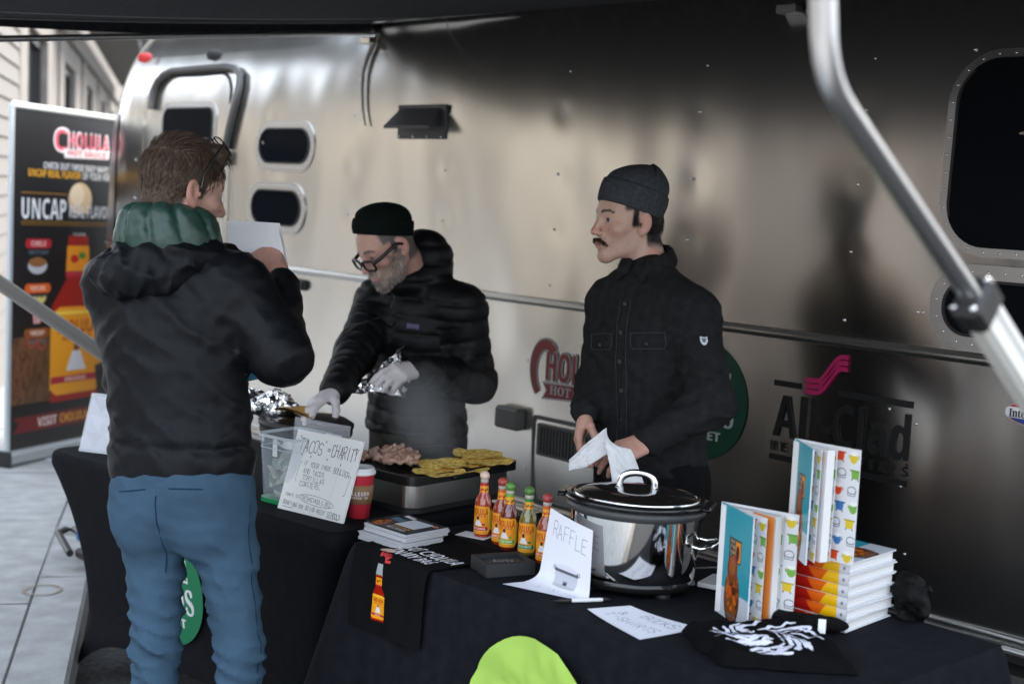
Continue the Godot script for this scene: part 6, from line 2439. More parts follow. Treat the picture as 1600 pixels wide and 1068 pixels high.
func food_print(im: Image, cx: float, cy: float, s: float) -> void:
	# wooden bowl of roast chicken and vegetables
	pell(im, cx, cy + 0.25 * s, 0.52 * s, 0.72 * s, Color(0.30, 0.16, 0.09))
	pell(im, cx, cy + 0.22 * s, 0.47 * s, 0.64 * s, Color(0.52, 0.30, 0.16))
	var r := RandomNumberGenerator.new()
	r.seed = 4
	for k in 26:
		var a := r.randf() * TAU
		var q := sqrt(r.randf()) * 0.4
		pell(im, cx + cos(a) * q * s, cy + (sin(a) * q * 1.1 + 0.1) * s, r.randf_range(0.06, 0.16) * s, r.randf_range(0.06, 0.14) * s, [Color(0.62, 0.33, 0.12), Color(0.45, 0.2, 0.08), Color(0.75, 0.42, 0.14), Color(0.34, 0.14, 0.06), Color(0.80, 0.34, 0.08)][k % 5])
	pell(im, cx - 0.1 * s, cy - 0.42 * s, 0.3 * s, 0.34 * s, Color(0.50, 0.25, 0.10))
	pell(im, cx - 0.05 * s, cy - 0.5 * s, 0.2 * s, 0.22 * s, Color(0.62, 0.34, 0.14))
	pell(im, cx + 0.22 * s, cy - 0.35 * s, 0.08 * s, 0.34 * s, Color(0.5, 0.23, 0.08))
	for k in 9:
		pell(im, cx + r.randf_range(-0.3, 0.3) * s, cy + r.randf_range(0.2, 0.55) * s, 0.05 * s, 0.05 * s, Color(0.86, 0.45, 0.08))

func cover_image() -> Image:
	var im := new_image(256, 320, Color(0.19, 0.60, 0.66))
	im.fill_rect(Rect2i(0, 236, 256, 84), Color(0.80, 0.82, 0.85))
	pfill(im, PackedVector2Array([Vector2(0, 236), Vector2(256, 246), Vector2(256, 300), Vector2(0, 262)]), Color(0.80, 0.82, 0.85))
	im.fill_rect(Rect2i(84, 84, 96, 66), Color(0.08, 0.06, 0.06))
	for k in 4:
		ptext(im, ["THE ART", "OF THE", "SLOW", "COOKER"][k], 90, 88 + k * 15, 40, 12, Color(0.85, 0.75, 0.6))
	im.fill_rect(Rect2i(134, 88, 42, 58), Color(0.90, 0.55, 0.12))
	pell(im, 152, 122, 13, 22, Color(0.25, 0.05, 0.03))
	pfill(im, PackedVector2Array([Vector2(134, 126), Vector2(150, 146), Vector2(134, 146)]), Color(0.75, 0.1, 0.08))
	food_print(im, 124, 222, 118)
	ptext(im, "OUR FAVORITES", 84, 300, 90, 9, Color(0.45, 0.48, 0.52))
	return im

func pattern_image() -> Image:
	# endpaper with little cooking pots
	var im := new_image(256, 320, Color(0.86, 0.86, 0.87))
	var cols := [Color(0.86, 0.28, 0.10), Color(0.55, 0.56, 0.60), Color(0.85, 0.74, 0.12), Color(0.22, 0.45, 0.68), Color(0.60, 0.12, 0.16), Color(0.45, 0.66, 0.25)]
	for i in 5:
		for j in 7:
			var x := 24 + i * 52 + (j % 2) * 10
			var y := 22 + j * 46
			var c: Color = cols[(i * 2 + j * 3) % 6]
			var k := (i + j * 2) % 3
			if k == 0:
				pfill(im, PackedVector2Array([Vector2(x - 16, y - 8), Vector2(x + 16, y - 8), Vector2(x + 13, y + 14), Vector2(x - 13, y + 14)]), c)
				pline(im, [Vector2(x - 20, y - 9), Vector2(x + 20, y - 9)], 4, c * 0.8)
				im.fill_rect(Rect2i(x - 14, y + 14, 4, 4), Color(0.2, 0.15, 0.15))
				im.fill_rect(Rect2i(x + 10, y + 14, 4, 4), Color(0.2, 0.15, 0.15))
			elif k == 1:
				pell(im, x, y + 2, 15, 16, c)
				pell(im, x, y - 9, 14, 6, Color(0.92, 0.92, 0.9))
				pline(im, [Vector2(x - 18, y - 4), Vector2(x - 18, y + 4)], 3, c * 0.7)
				pline(im, [Vector2(x + 18, y - 4), Vector2(x + 18, y + 4)], 3, c * 0.7)
			else:
				var pts := []
				for q in 13:
					pts.append(Vector2(x + cos(TAU * q / 12) * 16, y + sin(TAU * q / 12) * 10))
				pline(im, pts, 2.6, Color(0.4, 0.42, 0.46))
				pline(im, [Vector2(x - 16, y), Vector2(x - 13, y + 15), Vector2(x + 13, y + 15), Vector2(x + 16, y)], 2.6, Color(0.4, 0.42, 0.46))
	return im

func book_leaf(st: SurfaceTool, a: Vector3, b: Vector3, h: float, thick: float, both := true) -> void:
	var n := (b - a).cross(Vector3.UP).normalized()
	var up := Vector3(0, h, 0)
	quad(st, a + n * thick * 0.5, b + n * thick * 0.5, b + n * thick * 0.5 + up, a + n * thick * 0.5 + up)
	quad(st, b - n * thick * 0.5, a - n * thick * 0.5, a - n * thick * 0.5 + up, b - n * thick * 0.5 + up)
	for e in [[a, -1.0], [b, 1.0]]:
		var p: Vector3 = e[0]
		quad(st, p - n * thick * 0.5 * e[1] * -1.0, p + n * thick * 0.5 * e[1] * -1.0, p + n * thick * 0.5 * e[1] * -1.0 + up, p - n * thick * 0.5 * e[1] * -1.0 + up, -1, Vector2(0.5, 0.99), Vector2(0.5, 0.99), Vector2(0.5, 0.99), Vector2(0.5, 0.99))
	quad(st, a + n * thick * 0.5 + up, b + n * thick * 0.5 + up, b - n * thick * 0.5 + up, a - n * thick * 0.5 + up, -1, Vector2(0.01, 0.01), Vector2(0.01, 0.01), Vector2(0.01, 0.01), Vector2(0.01, 0.01))

func standing_book(label: String, spine: Vector3, front: Vector3, back: Vector3, leaves: Array) -> void:
	var o := node3("cookbook", label, "book", spine)
	var h := 0.254
	var z := Vector3.ZERO
	var f := front - spine
	var bk := back - spine
	var cover: Material = mats["cookbook_cover"] if mats.has("cookbook_cover") else printed("cookbook_cover", cover_image(), 0.3)
	var endp: Material = mats["pot_pattern"] if mats.has("pot_pattern") else printed("pot_pattern", pattern_image(), 0.6)
	var edge := mat("board_edge", lin(0.55, 0.62, 0.64), 0.6)
	var paper := mat("page_edges", lin(0.72, 0.71, 0.70), 0.8)
	# hinge: the spine strip joins the two boards
	var st := ST()
	quad(st, f.normalized() * -0.001, f, f + Vector3(0, h, 0), f.normalized() * -0.001 + Vector3(0, h, 0))
	done(st, "front_cover", cover, o)
	st = ST()
	var nf := f.cross(Vector3.UP).normalized()
	book_leaf(st, f.normalized() * 0.001 - nf * 0.0022, f * 0.998 - nf * 0.0022, h * 0.998, 0.0036)
	done(st, "cover_board", edge, o)
	st = ST()
	var nbk := bk.cross(Vector3.UP).normalized()
	book_leaf(st, z, bk, h, 0.003)
	done(st, "back_cover", endp, o)
	st = ST()
	book_leaf(st, z - nbk * 0.002 * -1.0, f * 0.02, h, 0.003)
	done(st, "spine", edge, o)
	var n := leaves.size()
	for i in n:
		var t: float = leaves[i][0]
		var dirv := f.lerp(bk, t).normalized() * f.length() * 0.965
		st = ST()
		var th: float = leaves[i][1]
		book_leaf(st, dirv.normalized() * 0.006 + Vector3(0, 0.004, 0), dirv + Vector3(0, 0.004, 0), h - 0.008, th)
		var m: Material = {"pattern": endp, "orange": mat("orange_page", lin(0.75, 0.24, 0.04), 0.6), "white": paper}[leaves[i][2]]
		done(st, "page_block" if th > 0.005 else "leaf", m, o)

func lumpy(center: Vector3, r: Vector3, amp: float, freq: float, cell: float, sd: int, basis := Basis()) -> Solid:
	var s := Solid.new()
	s.cell = cell
	s.ell(center, r, basis, 0.01)
	var n := noise(freq, sd, 3)
	s.disp = func(p: Vector3) -> float: return amp * n.get_noise_3dv(p)
	s.disp_max = amp
	return s

func build_objects() -> void:
	# added unseen black-draped counter, there to darken the reflection in the lower panels
	var cc := node3("added_counter", "added black-draped counter out of view, put in to darken the lower trailer reflection", "table", Vector3(-6.72, 0.12, 0.35))
	cc.rotation.y = 0.1
	var cst := ST()
	surf(cst, 90, 4, func(u: float, v: float) -> Vector3:
		var a := u * TAU
		var c := Vector2(cos(a), sin(a))
		var k := 1.0 / pow(pow(absf(c.x), 12.0) + pow(absf(c.y), 12.0), 1.0 / 12.0)
		var w := 1.0 + (1.0 - v) * 0.03 + 0.01 * (1.0 - v) * sin(u * 160.0)
		return Vector3(c.x * k * 1.72 * w, v * 0.8, c.y * k * 0.36 * w), true)
	done(cst, "cloth", mats["table_linen"], cc)
	cst = ST()
	box(cst, Vector3(0, 0.8, 0), Vector3(3.44, 0.012, 0.72), Basis(), 0.004)
	done(cst, "counter_top", mats["table_linen"], cc)
	var T := 0.75
	var paper := mat("white_paper", lin(0.80, 0.80, 0.82), 0.75)
	var steel := mat("polished_steel", lin(0.74, 0.73, 0.71), 0.06, 1.0)
	var brushed := mat("brushed_steel", lin(0.55, 0.54, 0.52), 0.3, 1.0)
	var blackp := mat("black_plastic")
	var gloss := mat("black_gloss", lin(0.009), 0.12)
	var chrome := mat("chrome", lin(0.82), 0.06, 1.0)
	var st := ST()
	# ---- hot sauces
	sauce_bottle(Vector3(-2.806, T, -2.505), 0.55, "hot sauce bottle with pale wooden cap beside the griddle", Color(0.36, 0.035, 0.012), Color(0.70, 0.52, 0.40), Color(0.74, 0.10, 0.18), "original")
	sauce_bottle(Vector3(-2.718, T, -2.491), 0.62, "hot sauce bottle with red cap and orange neck, between pale-capped and green-capped bottles", Color(0.30, 0.035, 0.012), Color(0.36, 0.06, 0.04), Color(0.86, 0.38, 0.14), "chipotle")
	sauce_bottle(Vector3(-2.665, T, -2.470), 0.66, "dark red hot sauce bottle with green cap and lime green label band", Color(0.15, 0.018, 0.010), Color(0.10, 0.25, 0.05), Color(0.42, 0.66, 0.2), "lime")
	sauce_bottle(Vector3(-2.597, T, -2.475), 0.66, "olive green sauce bottle with green cap", Color(0.16, 0.13, 0.02), Color(0.08, 0.20, 0.045), Color(0.08, 0.48, 0.25), "green")
	sauce_bottle(Vector3(-2.512, T, -2.458), 0.68, "hot sauce bottle with red cap nearest the big slow cooker", Color(0.30, 0.045, 0.012), Color(0.36, 0.055, 0.045), Color(0.84, 0.36, 0.12), "sweet")
	st = ST()
	box(st, Vector3(-2.822, T + 0.0015, -2.492), Vector3(0.09, 0.001, 0.055), Basis(Vector3.UP, 0.3))
	tag(done(st, "paper_card", paper), "small white card under the pale-capped sauce bottle", "card")
	st = ST()
	box(st, Vector3(-2.47, T + 0.03, -2.53), Vector3(0.06, 0.06, 0.035), Basis(Vector3.UP, 0.4), 0.002)
	tag(done(st, "cardboard_carton", mat("kraft_card", lin(0.42, 0.28, 0.2), 0.8)), "small pinkish carton between the last sauce bottle and slow cooker", "carton")
	# ---- slow cooker
	var pc := Vector3(-2.243, T, -2.490)
	var po := node3("slow_cooker", "large polished steel oval slow cooker with black glass lid", "slow cooker", pc)
	po.rotation.y = 0.51
	po.scale = Vector3(0.99, 1.07, 0.99)
	var ax := 1.0
	var az := 0.82
	st = ST()
	lathe(st, [Vector2(0.142, 0.024), Vector2(0.150, 0.036), Vector2(0.153, 0.06), Vector2(0.158, 0.176)], 72, Vector3.ZERO, ax, az)
	done(st, "steel_body", steel, po)
	st = ST()
	lathe(st, [Vector2(0, 0.010), Vector2(0.118, 0.010), Vector2(0.144, 0.014), Vector2(0.153, 0.022), Vector2(0.151, 0.034), Vector2(0.147, 0.037)], 72, Vector3.ZERO, ax, az)
	done(st, "base", gloss, po)
	for k in [[0.09, 0.06], [-0.09, 0.06], [0.09, -0.06], [-0.09, -0.06]]:
		st = ST()
		lathe(st, [Vector2(0, 0), Vector2(0.02, 0), Vector2(0.018, 0.012), Vector2(0, 0.012)], 14, Vector3(k[0], 0, k[1]))
		done(st, "foot", blackp, po)
	st = ST()
	lathe(st, [Vector2(0.156, 0.172), Vector2(0.168, 0.178), Vector2(0.171, 0.186), Vector2(0.168, 0.193), Vector2(0.160, 0.196)], 72, Vector3.ZERO, ax, az)
	done(st, "rim", mat("cooker_rim", lin(0.045, 0.047, 0.047), 0.45), po)
	st = ST()
	lathe(st, [Vector2(0.158, 0.194), Vector2(0.176, 0.198), Vector2(0.177, 0.205), Vector2(0.165, 0.211), Vector2(0.152, 0.208)], 72, Vector3.ZERO, ax, az)
	done(st, "crock_rim", gloss, po)
	for k in [-1.0, 1.0]:
		st = ST()
		box(st, Vector3(k * 0.178, 0.202, 0), Vector3(0.026, 0.012, 0.09), Basis(), 0.005)
		done(st, "crock_grip", gloss, po)
		st = ST()
		tube(st, [Vector3(k * 0.152, 0.118, -0.045), Vector3(k * 0.172, 0.116, -0.047), Vector3(k * 0.195, 0.122, -0.040), Vector3(k * 0.204, 0.126, -0.015), Vector3(k * 0.204, 0.126, 0.015), Vector3(k * 0.195, 0.122, 0.040), Vector3(k * 0.172, 0.116, 0.047), Vector3(k * 0.152, 0.118, 0.045)], 0.005, 10)
		done(st, "side_handle", chrome, po)
	st = ST()
	lathe(st, [Vector2(0.153, 0.207), Vector2(0.154, 0.2115), Vector2(0.150, 0.2135), Vector2(0.1475, 0.211)], 72, Vector3.ZERO, ax, az)
	done(st, "lid_rim", chrome, po)
	st = ST()
	lathe(st, [Vector2(0.149, 0.2105), Vector2(0.13, 0.2175), Vector2(0.095, 0.2235), Vector2(0.05, 0.2265), Vector2(0, 0.2275)], 72, Vector3.ZERO, ax, az)
	done(st, "glass_lid", mat("smoked_glass", lin(0.012, 0.010, 0.009), 0.05), po)
	st = ST()
	var hd := []
	for k in 15:
		var a := PI * k / 14.0
		hd.append(Vector3(cos(a) * 0.042, 0.226 + pow(sin(a), 0.6) * 0.034, 0))
	tube(st, hd, 0.006, 10, true, 1.4)
	for k in [-1.0, 1.0]:
		tube(st, [Vector3(k * 0.042, 0.224, -0.012), Vector3(k * 0.042, 0.228, 0), Vector3(k * 0.05, 0.223, 0.014)], 0.005, 8)
	done(st, "lid_handle", chrome, po, Transform3D(Basis(Vector3.UP, 0.2), Vector3(0, 0, 0)))
	# ---- raffle sheet leaning on the cooker
	var im := new_image(400, 520, Color(0.90, 0.90, 0.93))
	pwrite(im, "RAFFLE", 60, 40, 52, 80, 4, Color(0.55, 0.56, 0.6), 6.0)
	pell(im, 215, 280, 96, 24, Color(0.42, 0.43, 0.47))
	pell(im, 215, 273, 88, 20, Color(0.85, 0.85, 0.88))
	pfill(im, PackedVector2Array([Vector2(122, 285), Vector2(310, 285), Vector2(296, 390), Vector2(136, 390)]), Color(0.76, 0.77, 0.80))
	pell(im, 215, 390, 80, 16, Color(0.70, 0.71, 0.74))
	pfill(im, PackedVector2Array([Vector2(122, 282), Vector2(310, 282), Vector2(308, 298), Vector2(124, 298)]), Color(0.35, 0.36, 0.40))
	pline(im, [Vector2(118, 268), Vector2(106, 284), Vector2(122, 294)], 4, Color(0.35, 0.36, 0.4))
	pline(im, [Vector2(312, 268), Vector2(324, 284), Vector2(308, 294)], 4, Color(0.35, 0.36, 0.4))
	im.fill_rect(Rect2i(200, 345, 32, 34), Color(0.5, 0.5, 0.54))
	im.fill_rect(Rect2i(206, 356, 20, 18), Color(0.2, 0.2, 0.23))
	pwrite(im, "WIN ME", 90, 425, 44, 48, 3, Color(0.72, 0.73, 0.77), 4.0)
	st = ST()
	var TL := Vector3(-2.392, 0.930, -2.352)
	var TR := Vector3(-2.232, 0.910, -2.335)
	var ML := Vector3(-2.400, 0.800, -2.325)
	var MR := Vector3(-2.222, 0.800, -2.320)
	var BL := Vector3(-2.425, 0.7525, -2.236)
	var BR := Vector3(-2.206, 0.7525, -2.300)
	sheet(st, 10, 22, func(u: float, v: float) -> Vector3:
		var t := 1.0 - v
		var a := TL.lerp(TR, u)
		var m := ML.lerp(MR, u) + Vector3(0, -0.055, -0.004)
		var b := BL.lerp(BR, u)
		var k := clampf((t - 0.62) / 0.38, 0.0, 1.0)
		var m0 := a.lerp(m, 0.80)
		var p := a.lerp(m0, minf(t / 0.62, 1.0)) if t < 0.62 else m0.lerp(m, k).lerp(m.lerp(b, k), k)
		p.y = maxf(p.y, T + 0.0028)
		return p + Vector3(0, 0, 0.006 * sin(u * PI) * v))
	var raf := done(st, "raffle_sheet", printed("raffle_print", im, 0.75))
	tag(raf, "white raffle sheet with a drawn cooker curling down against the slow cooker", "paper sign")
	# ---- pen
	var pen := node3("pen", "white and black ballpoint pen lying before the raffle sheet", "pen", Vector3(-2.214, T + 0.0055, -2.297))
	pen.basis = basis_zy(Vector3(0.061, 0, -0.112), Vector3.UP)
	var rotz := Basis(Vector3.RIGHT, PI / 2)
	st = ST()
	lathe(st, [Vector2(0, -0.030), Vector2(0.0048, -0.030), Vector2(0.0048, 0.040), Vector2(0.0042, 0.046)], 14, Vector3.ZERO, 1, 1, rotz)
	done(st, "barrel", mat("white_plastic", lin(0.7), 0.3), pen)
	st = ST()
	lathe(st, [Vector2(0.0008, -0.071), Vector2(0.0022, -0.062), Vector2(0.0042, -0.055), Vector2(0.0051, -0.048), Vector2(0.0051, -0.029)], 14, Vector3.ZERO, 1, 1, rotz)
	done(st, "grip", blackp, pen)
	st = ST()
	lathe(st, [Vector2(0.0045, 0.046), Vector2(0.0045, 0.058), Vector2(0.003, 0.059), Vector2(0.003, 0.066), Vector2(0, 0.066)], 12, Vector3.ZERO, 1, 1, rotz)
	done(st, "clicker", blackp, pen)
	# ---- price sheet
	im = new_image(420, 320, Color(0.90, 0.90, 0.93))
	pwrite(im, "BOOKS", 150, 40, 46, 62, 4, Color(0.45, 0.46, 0.52), 2.0)
	pwrite(im, "&", 70, 110, 46, 56, 4, Color(0.45, 0.46, 0.52))
	pwrite(im, "T-SHIRTS", 60, 190, 40, 60, 4, Color(0.5, 0.51, 0.57), -3.0)
	st = ST()
	var q0 := Vector3(-2.155, T + 0.002, -2.25)
	var q1 := Vector3(-1.95, T + 0.002, -2.20)
	var q2 := Vector3(-1.925, T + 0.002, -2.365)
	var q3 := Vector3(-2.118, T + 0.002, -2.352)
	sheet(st, 10, 8, func(u: float, v: float) -> Vector3: return q0.lerp(q1, u).lerp(q3.lerp(q2, u), v) + Vector3(0, 0.006 * pow(1.0 - u, 4.0) + 0.004 * pow(u * v, 4.0), 0))
	tag(done(st, "price_sheet", printed("price_print", im, 0.75)), "white sheet with handwritten books and shirts note lying before the slow cooker", "paper sign")
	# ---- little black box with a window
	var bo := node3("gift_box", "small black carton with a window in its lid beside the printed shirt", "box", Vector3(-2.515, T, -2.318))
	bo.rotation.y = -0.32
	st = ST()
	for k in [-1.0, 1.0]:
		box(st, Vector3(k * 0.045, 0.017, 0), Vector3(0.012, 0.034, 0.13), Basis(), 0.0015)
		box(st, Vector3(0, 0.0168, k * 0.0585), Vector3(0.079, 0.0336, 0.012), Basis(), 0.0015)
	box(st, Vector3(0, 0.013, 0), Vector3(0.078, 0.02, 0.105))
	var boxm := mat("black_carton", lin(0.016, 0.0165, 0.018), 0.55)
	done(st, "carton", boxm, bo)
	st = ST()
	box(st, Vector3(0, 0.0245, 0), Vector3(0.078, 0.002, 0.105))
	done(st, "inside", mat("grey_insert", lin(0.03, 0.034, 0.038), 0.35), bo)
	lettering("SAUCE", 0.05, 0.02, Transform3D(Basis(Vector3.UP, 1.2) * Basis(Vector3.RIGHT, -PI / 2), Vector3(0, 0.0258, 0)), mat("faded_print", lin(0.14, 0.16, 0.18), 0.5), bo)
	# ---- stack of flyers
	var fo := node3("flyer_stack", "stack of glossy recipe flyers on the corner of the draped table", "flyers", Vector3(-2.875, T, -2.29))
	fo.rotation.y = 0.05
	im = new_image(256, 200, Color(0.05, 0.05, 0.06))
	im.fill_rect(Rect2i(92, 30, 120, 100), Color(0.86, 0.87, 0.9))
	im.fill_rect(Rect2i(30, 14, 56, 22), Color(0.85, 0.85, 0.86))
	food_print(im, 50, 150, 60)
	im.fill_rect(Rect2i(24, 60, 60, 40), Color(0.30, 0.42, 0.5))
	im.fill_rect(Rect2i(100, 140, 110, 12), Color(0.75, 0.5, 0.1))
	pell(im, 230, 40, 16, 12, Color(0.8, 0.55, 0.4))
	ptext(im, "RECIPES", 100, 160, 110, 20, Color(0.8, 0.8, 0.8))
	var flm := printed("flyer_print", im, 0.2)
	for k in 17:
		st = ST()
		var r := RandomNumberGenerator.new()
		r.seed = k + 60
		var shift := Vector3(r.randf_range(-0.003, 0.003), 0, r.randf_range(-0.003, 0.003)) + (Vector3(-0.006, 0, 0.006) if k < 9 else Vector3(0.004, 0, -0.006))
		box(st, Vector3(0, 0.0012 + k * 0.0025 + (0.002 if k >= 9 else 0.0), 0) + shift, Vector3(0.168, 0.0021, 0.146), Basis(Vector3.UP, r.randf_range(-0.02, 0.02)))
		done(st, "flyer", mat("flyer_stock", lin(0.50, 0.51, 0.53), 0.6), fo)
	st = ST()
	sheet(st, 8, 6, func(u: float, v: float) -> Vector3: return Vector3(lerpf(-0.083, 0.083, u) + 0.004, 0.0462 + 0.006 * pow(1.0 - u, 5.0), lerpf(0.073, -0.073, v) - 0.004))
	done(st, "top_flyer", flm, fo)
	# ---- printed black shirt hanging over the front edge
	im = new_image(512, 760, Color(0.075, 0.075, 0.08))
	ptext(im, "GOT CHOLULA", 150, 250, 330, 70, Color(0.93, 0.92, 0.93))
	ptext(im, "IN MY BAG", 165, 335, 260, 62, Color(0.93, 0.92, 0.93))
	pell(im, 160, 395, 44, 24, Color(0.8, 0.7, 0.62))
	for k in 6:
		var a := -2.2 + k * 0.42
		pline(im, [Vector2(205 + cos(a) * 26, 470 + sin(a) * 26), Vector2(205 + cos(a) * 50, 470 + sin(a) * 50)], 11, Color(0.78, 0.25, 0.25))
	pfill(im, PackedVector2Array([Vector2(190, 480), Vector2(220, 480), Vector2(226, 530), Vector2(186, 530)]), Color(0.6, 0.62, 0.62))
	paint_bottle(im, 206, 525, 715, 84)
	var shirtm := printed("shirt_print", im, 0.95)
	st = ST()
	var sl := Vector3(-2.885, 0, 0)
	sheet(st, 26, 44, func(u: float, v: float) -> Vector3:
		var x := lerpf(-2.90, -2.60, u)
		var d := (1.0 - v) * 0.47
		var edge := 0.27
		var wob := 0.0025 * sin(u * 11.0 + v * 9.0) + 0.002 * sin(u * 23.0)
		if d < edge:
			return Vector3(x + 0.05 * (1.0 - d / edge) * (u - 0.2), T + 0.0045 + absf(wob) * 0.8, -2.43 + d)
		var h := d - edge
		var bend := 0.012 * (1.0 - exp(-h / 0.010))
		var fall := maxf(0.0, h - 0.006)
		return Vector3(x + 0.10 * fall * (0.5 - u) + 0.02 * fall, T + 0.0045 - fall, -2.16 + bend + fall * 0.10 + wob * 2.0 * minf(1.0, h * 20.0)), 0.002)
	tag(done(st, "printed_shirt", shirtm), "black shirt with hot sauce bottle print hanging over the table edge", "t-shirt")
	# ---- books
	standing_book("turquoise cookbook standing fanned open on the black cloth beside the slow cooker", Vector3(-1.997, T + 0.001, -2.507), Vector3(-1.852, T + 0.001, -2.435), Vector3(-1.815, T + 0.001, -2.550), [[0.33, 0.0012, "pattern"], [0.52, 0.0012, "orange"], [0.68, 0.022, "white"], [0.86, 0.0012, "pattern"]])
	var n_books := 6
	var spine_im := new_image(320, 40, Color(0.82, 0.83, 0.85))
	spine_im.fill_rect(Rect2i(0, 0, 140, 40), Color(0.06, 0.05, 0.055))
	ptext(spine_im, "THE ART OF THE", 66, 5, 66, 12, Color(0.8, 0.75, 0.65))
	ptext(spine_im, "SLOW COOKER", 40, 20, 96, 14, Color(0.85, 0.8, 0.7))
	pfill(spine_im, PackedVector2Array([Vector2(140, 0), Vector2(186, 0), Vector2(210, 40), Vector2(140, 40)]), Color(0.72, 0.10, 0.07))
	pfill(spine_im, PackedVector2Array([Vector2(186, 0), Vector2(252, 0), Vector2(232, 40), Vector2(210, 40)]), Color(0.88, 0.38, 0.07))
	pfill(spine_im, PackedVector2Array([Vector2(252, 0), Vector2(288, 0), Vector2(288, 40), Vector2(232, 40)]), Color(0.93, 0.72, 0.06))
	pell(spine_im, 304, 20, 4, 6, Color(0.5, 0.5, 0.55))
	var spm := printed("book_spine", spine_im, 0.3)
	var coverw := printed("cover_flat", cover_image(), 0.25)
	var cw := mat("cover_white", lin(0.72, 0.73, 0.75), 0.3)
	for k in n_books:
		var bk := node3("cookbook", ["white cookbook at the very bottom of the stack on the cloth", "second cookbook from the bottom of the stack", "third cookbook from the bottom of the stack", "fourth cookbook from the bottom of the stack", "fifth cookbook from the bottom, just below the top of the stack", "topmost lying cookbook of the stack, under the standing open one"][k], "book", Vector3(-1.724, T + k * 0.0262, -2.622), "stacked cookbooks")
		var r2 := [0.02, -0.015, 0.01, 0.0, -0.01, 0.012]
		bk.rotation.y = 0.06 + r2[k]
		var tp := 0.0258
		st = ST()
		box(st, Vector3(-0.127, 0.0016, -0.102), Vector3(0.254, 0.003, 0.204), Basis(), 0.0008)
		box(st, Vector3(-0.127, tp - 0.0016, -0.102), Vector3(0.254, 0.003, 0.204), Basis(), 0.0008)
		done(st, "boards", cw, bk)
		st = ST()
		for i in 6:
			box(st, Vector3(-0.129, 0.0047 + i * 0.00328, -0.105), Vector3(0.244 + 0.0012 * (i % 2), 0.0031, 0.19), Basis(), 0.0)
		done(st, "page_block", mat("page_edges"), bk)
		st = ST()
		surf(st, 4, 6, func(u: float, v: float) -> Vector3: return Vector3(lerpf(-0.254, 0, u), lerpf(0.0004, tp - 0.0004, v), 0.0005 + 0.0025 * sin(v * PI)))
		var sm := done(st, "spine", spm, bk)
		if k == n_books - 1:
			st = ST()
			quad(st, Vector3(0, tp + 0.0006, 0), Vector3(0, tp + 0.0006, -0.204), Vector3(-0.254, tp + 0.0006, -0.204), Vector3(-0.254, tp + 0.0006, 0), -1, Vector2(0, 1), Vector2(1, 1), Vector2(1, 0), Vector2(0, 0))
			done(st, "front_cover", coverw, bk)
	var by := T + n_books * 0.0262 + 0.0015
	standing_book("turquoise cookbook standing fanned open on top of the book stack", Vector3(-1.872, by, -2.595), Vector3(-1.768, by, -2.515), Vector3(-1.705, by, -2.602), [[0.22, 0.0012, "pattern"], [0.46, 0.020, "white"], [0.66, 0.0014, "pattern"]])
	# ---- folded shirt with a white print
	im = new_image(640, 420, Color(0.065, 0.065, 0.07))
	var rr := RandomNumberGenerator.new()
	rr.seed = 22
	var white := Color(0.88, 0.88, 0.93)
	for k in 20:
		var a := k * 0.33 + 0.2
		var pts := []
		for i in 6:
			var t := i / 5.0
			pts.append(Vector2(310 + cos(a + t * 0.8) * (110 + t * 125 + rr.randf_range(-18, 18)), 210 + sin(a + t * 0.8) * (60 + t * 105 + rr.randf_range(-12, 12))))
		if k % 5 != 3:
			pline(im, pts, rr.randf_range(8, 24), white)
	for k in 12:
		var x := rr.randf_range(170, 460)
		var y := rr.randf_range(90, 330)
		pline(im, [Vector2(x, y), Vector2(x + rr.randf_range(-50, 50), y + rr.randf_range(-26, 26)), Vector2(x + rr.randf_range(-70, 70), y + rr.randf_range(-40, 40))], rr.randf_range(4, 12), white if k % 3 else Color(0.035, 0.035, 0.038))
	pell(im, 300, 215, 46, 34, Color(0.035, 0.035, 0.038))
	pwrite(im, "FARM", 390, 240, 52, 90, 16, white, -14.0)
	for k in 9:
		pline(im, [Vector2(210 + k * 20, 110 + (k % 3) * 20), Vector2(225 + k * 20, 330 - (k % 4) * 26)], 3.2, Color(0.035, 0.035, 0.038))
	st = ST()
	var nz := noise(5.0, 15, 3)
	var p0 := Vector3(-1.935, 0, -2.315)
	var p1 := Vector3(-1.735, 0, -2.205)
	var p2 := Vector3(-1.535, 0, -2.40)
	var p3 := Vector3(-1.80, 0, -2.575)
	sheet(st, 44, 36, func(u: float, v: float) -> Vector3:
		var p := p0.lerp(p1, u).lerp(p3.lerp(p2, u), v)
		var ed := minf(minf(u, 1.0 - u), minf(v, 1.0 - v))
		var h := 0.028 * (1.0 - pow(1.0 - clampf(ed / 0.10, 0, 1), 2.4))
		var n := nz.get_noise_2d(p.x * 1.4, p.z * 1.4)
		p += Vector3(nz.get_noise_2d(p.z * 2.0, 3.0), 0, nz.get_noise_2d(p.x * 2.0, 8.0)) * 0.02
		p.y = T + 0.004 + h * (1.0 + 0.5 * n) + 0.009 * clampf(ed / 0.1, 0, 1) * absf(nz.get_noise_2d(p.x * 4.0 + 5.0, p.z * 4.0))
		return p)
	tag(done(st, "folded_shirt", printed("folded_print", im, 0.95)), "black folded shirt with rough white print lying before the standing book", "t-shirt")
	# sleeve roll and care tag of the folded shirt, a second shirt under the books
	var roll := lumpy(Vector3(-1.79, T + 0.02, -2.565), Vector3(0.095, 0.018, 0.032), 0.010, 12.0, 0.006, 3, Basis(Vector3.UP, 0.55))
	var bag := lumpy(Vector3(-1.70, T + 0.048, -2.842), Vector3(0.05, 0.058, 0.035), 0.02, 16.0, 0.004, 8)
	var foil := lumpy(Vector3(-3.80, 0.972, -2.455), Vector3(0.105, 0.042, 0.06), 0.030, 15.0, 0.0085, 5, Basis(Vector3.UP, 0.3))
	var meat := Solid.new()
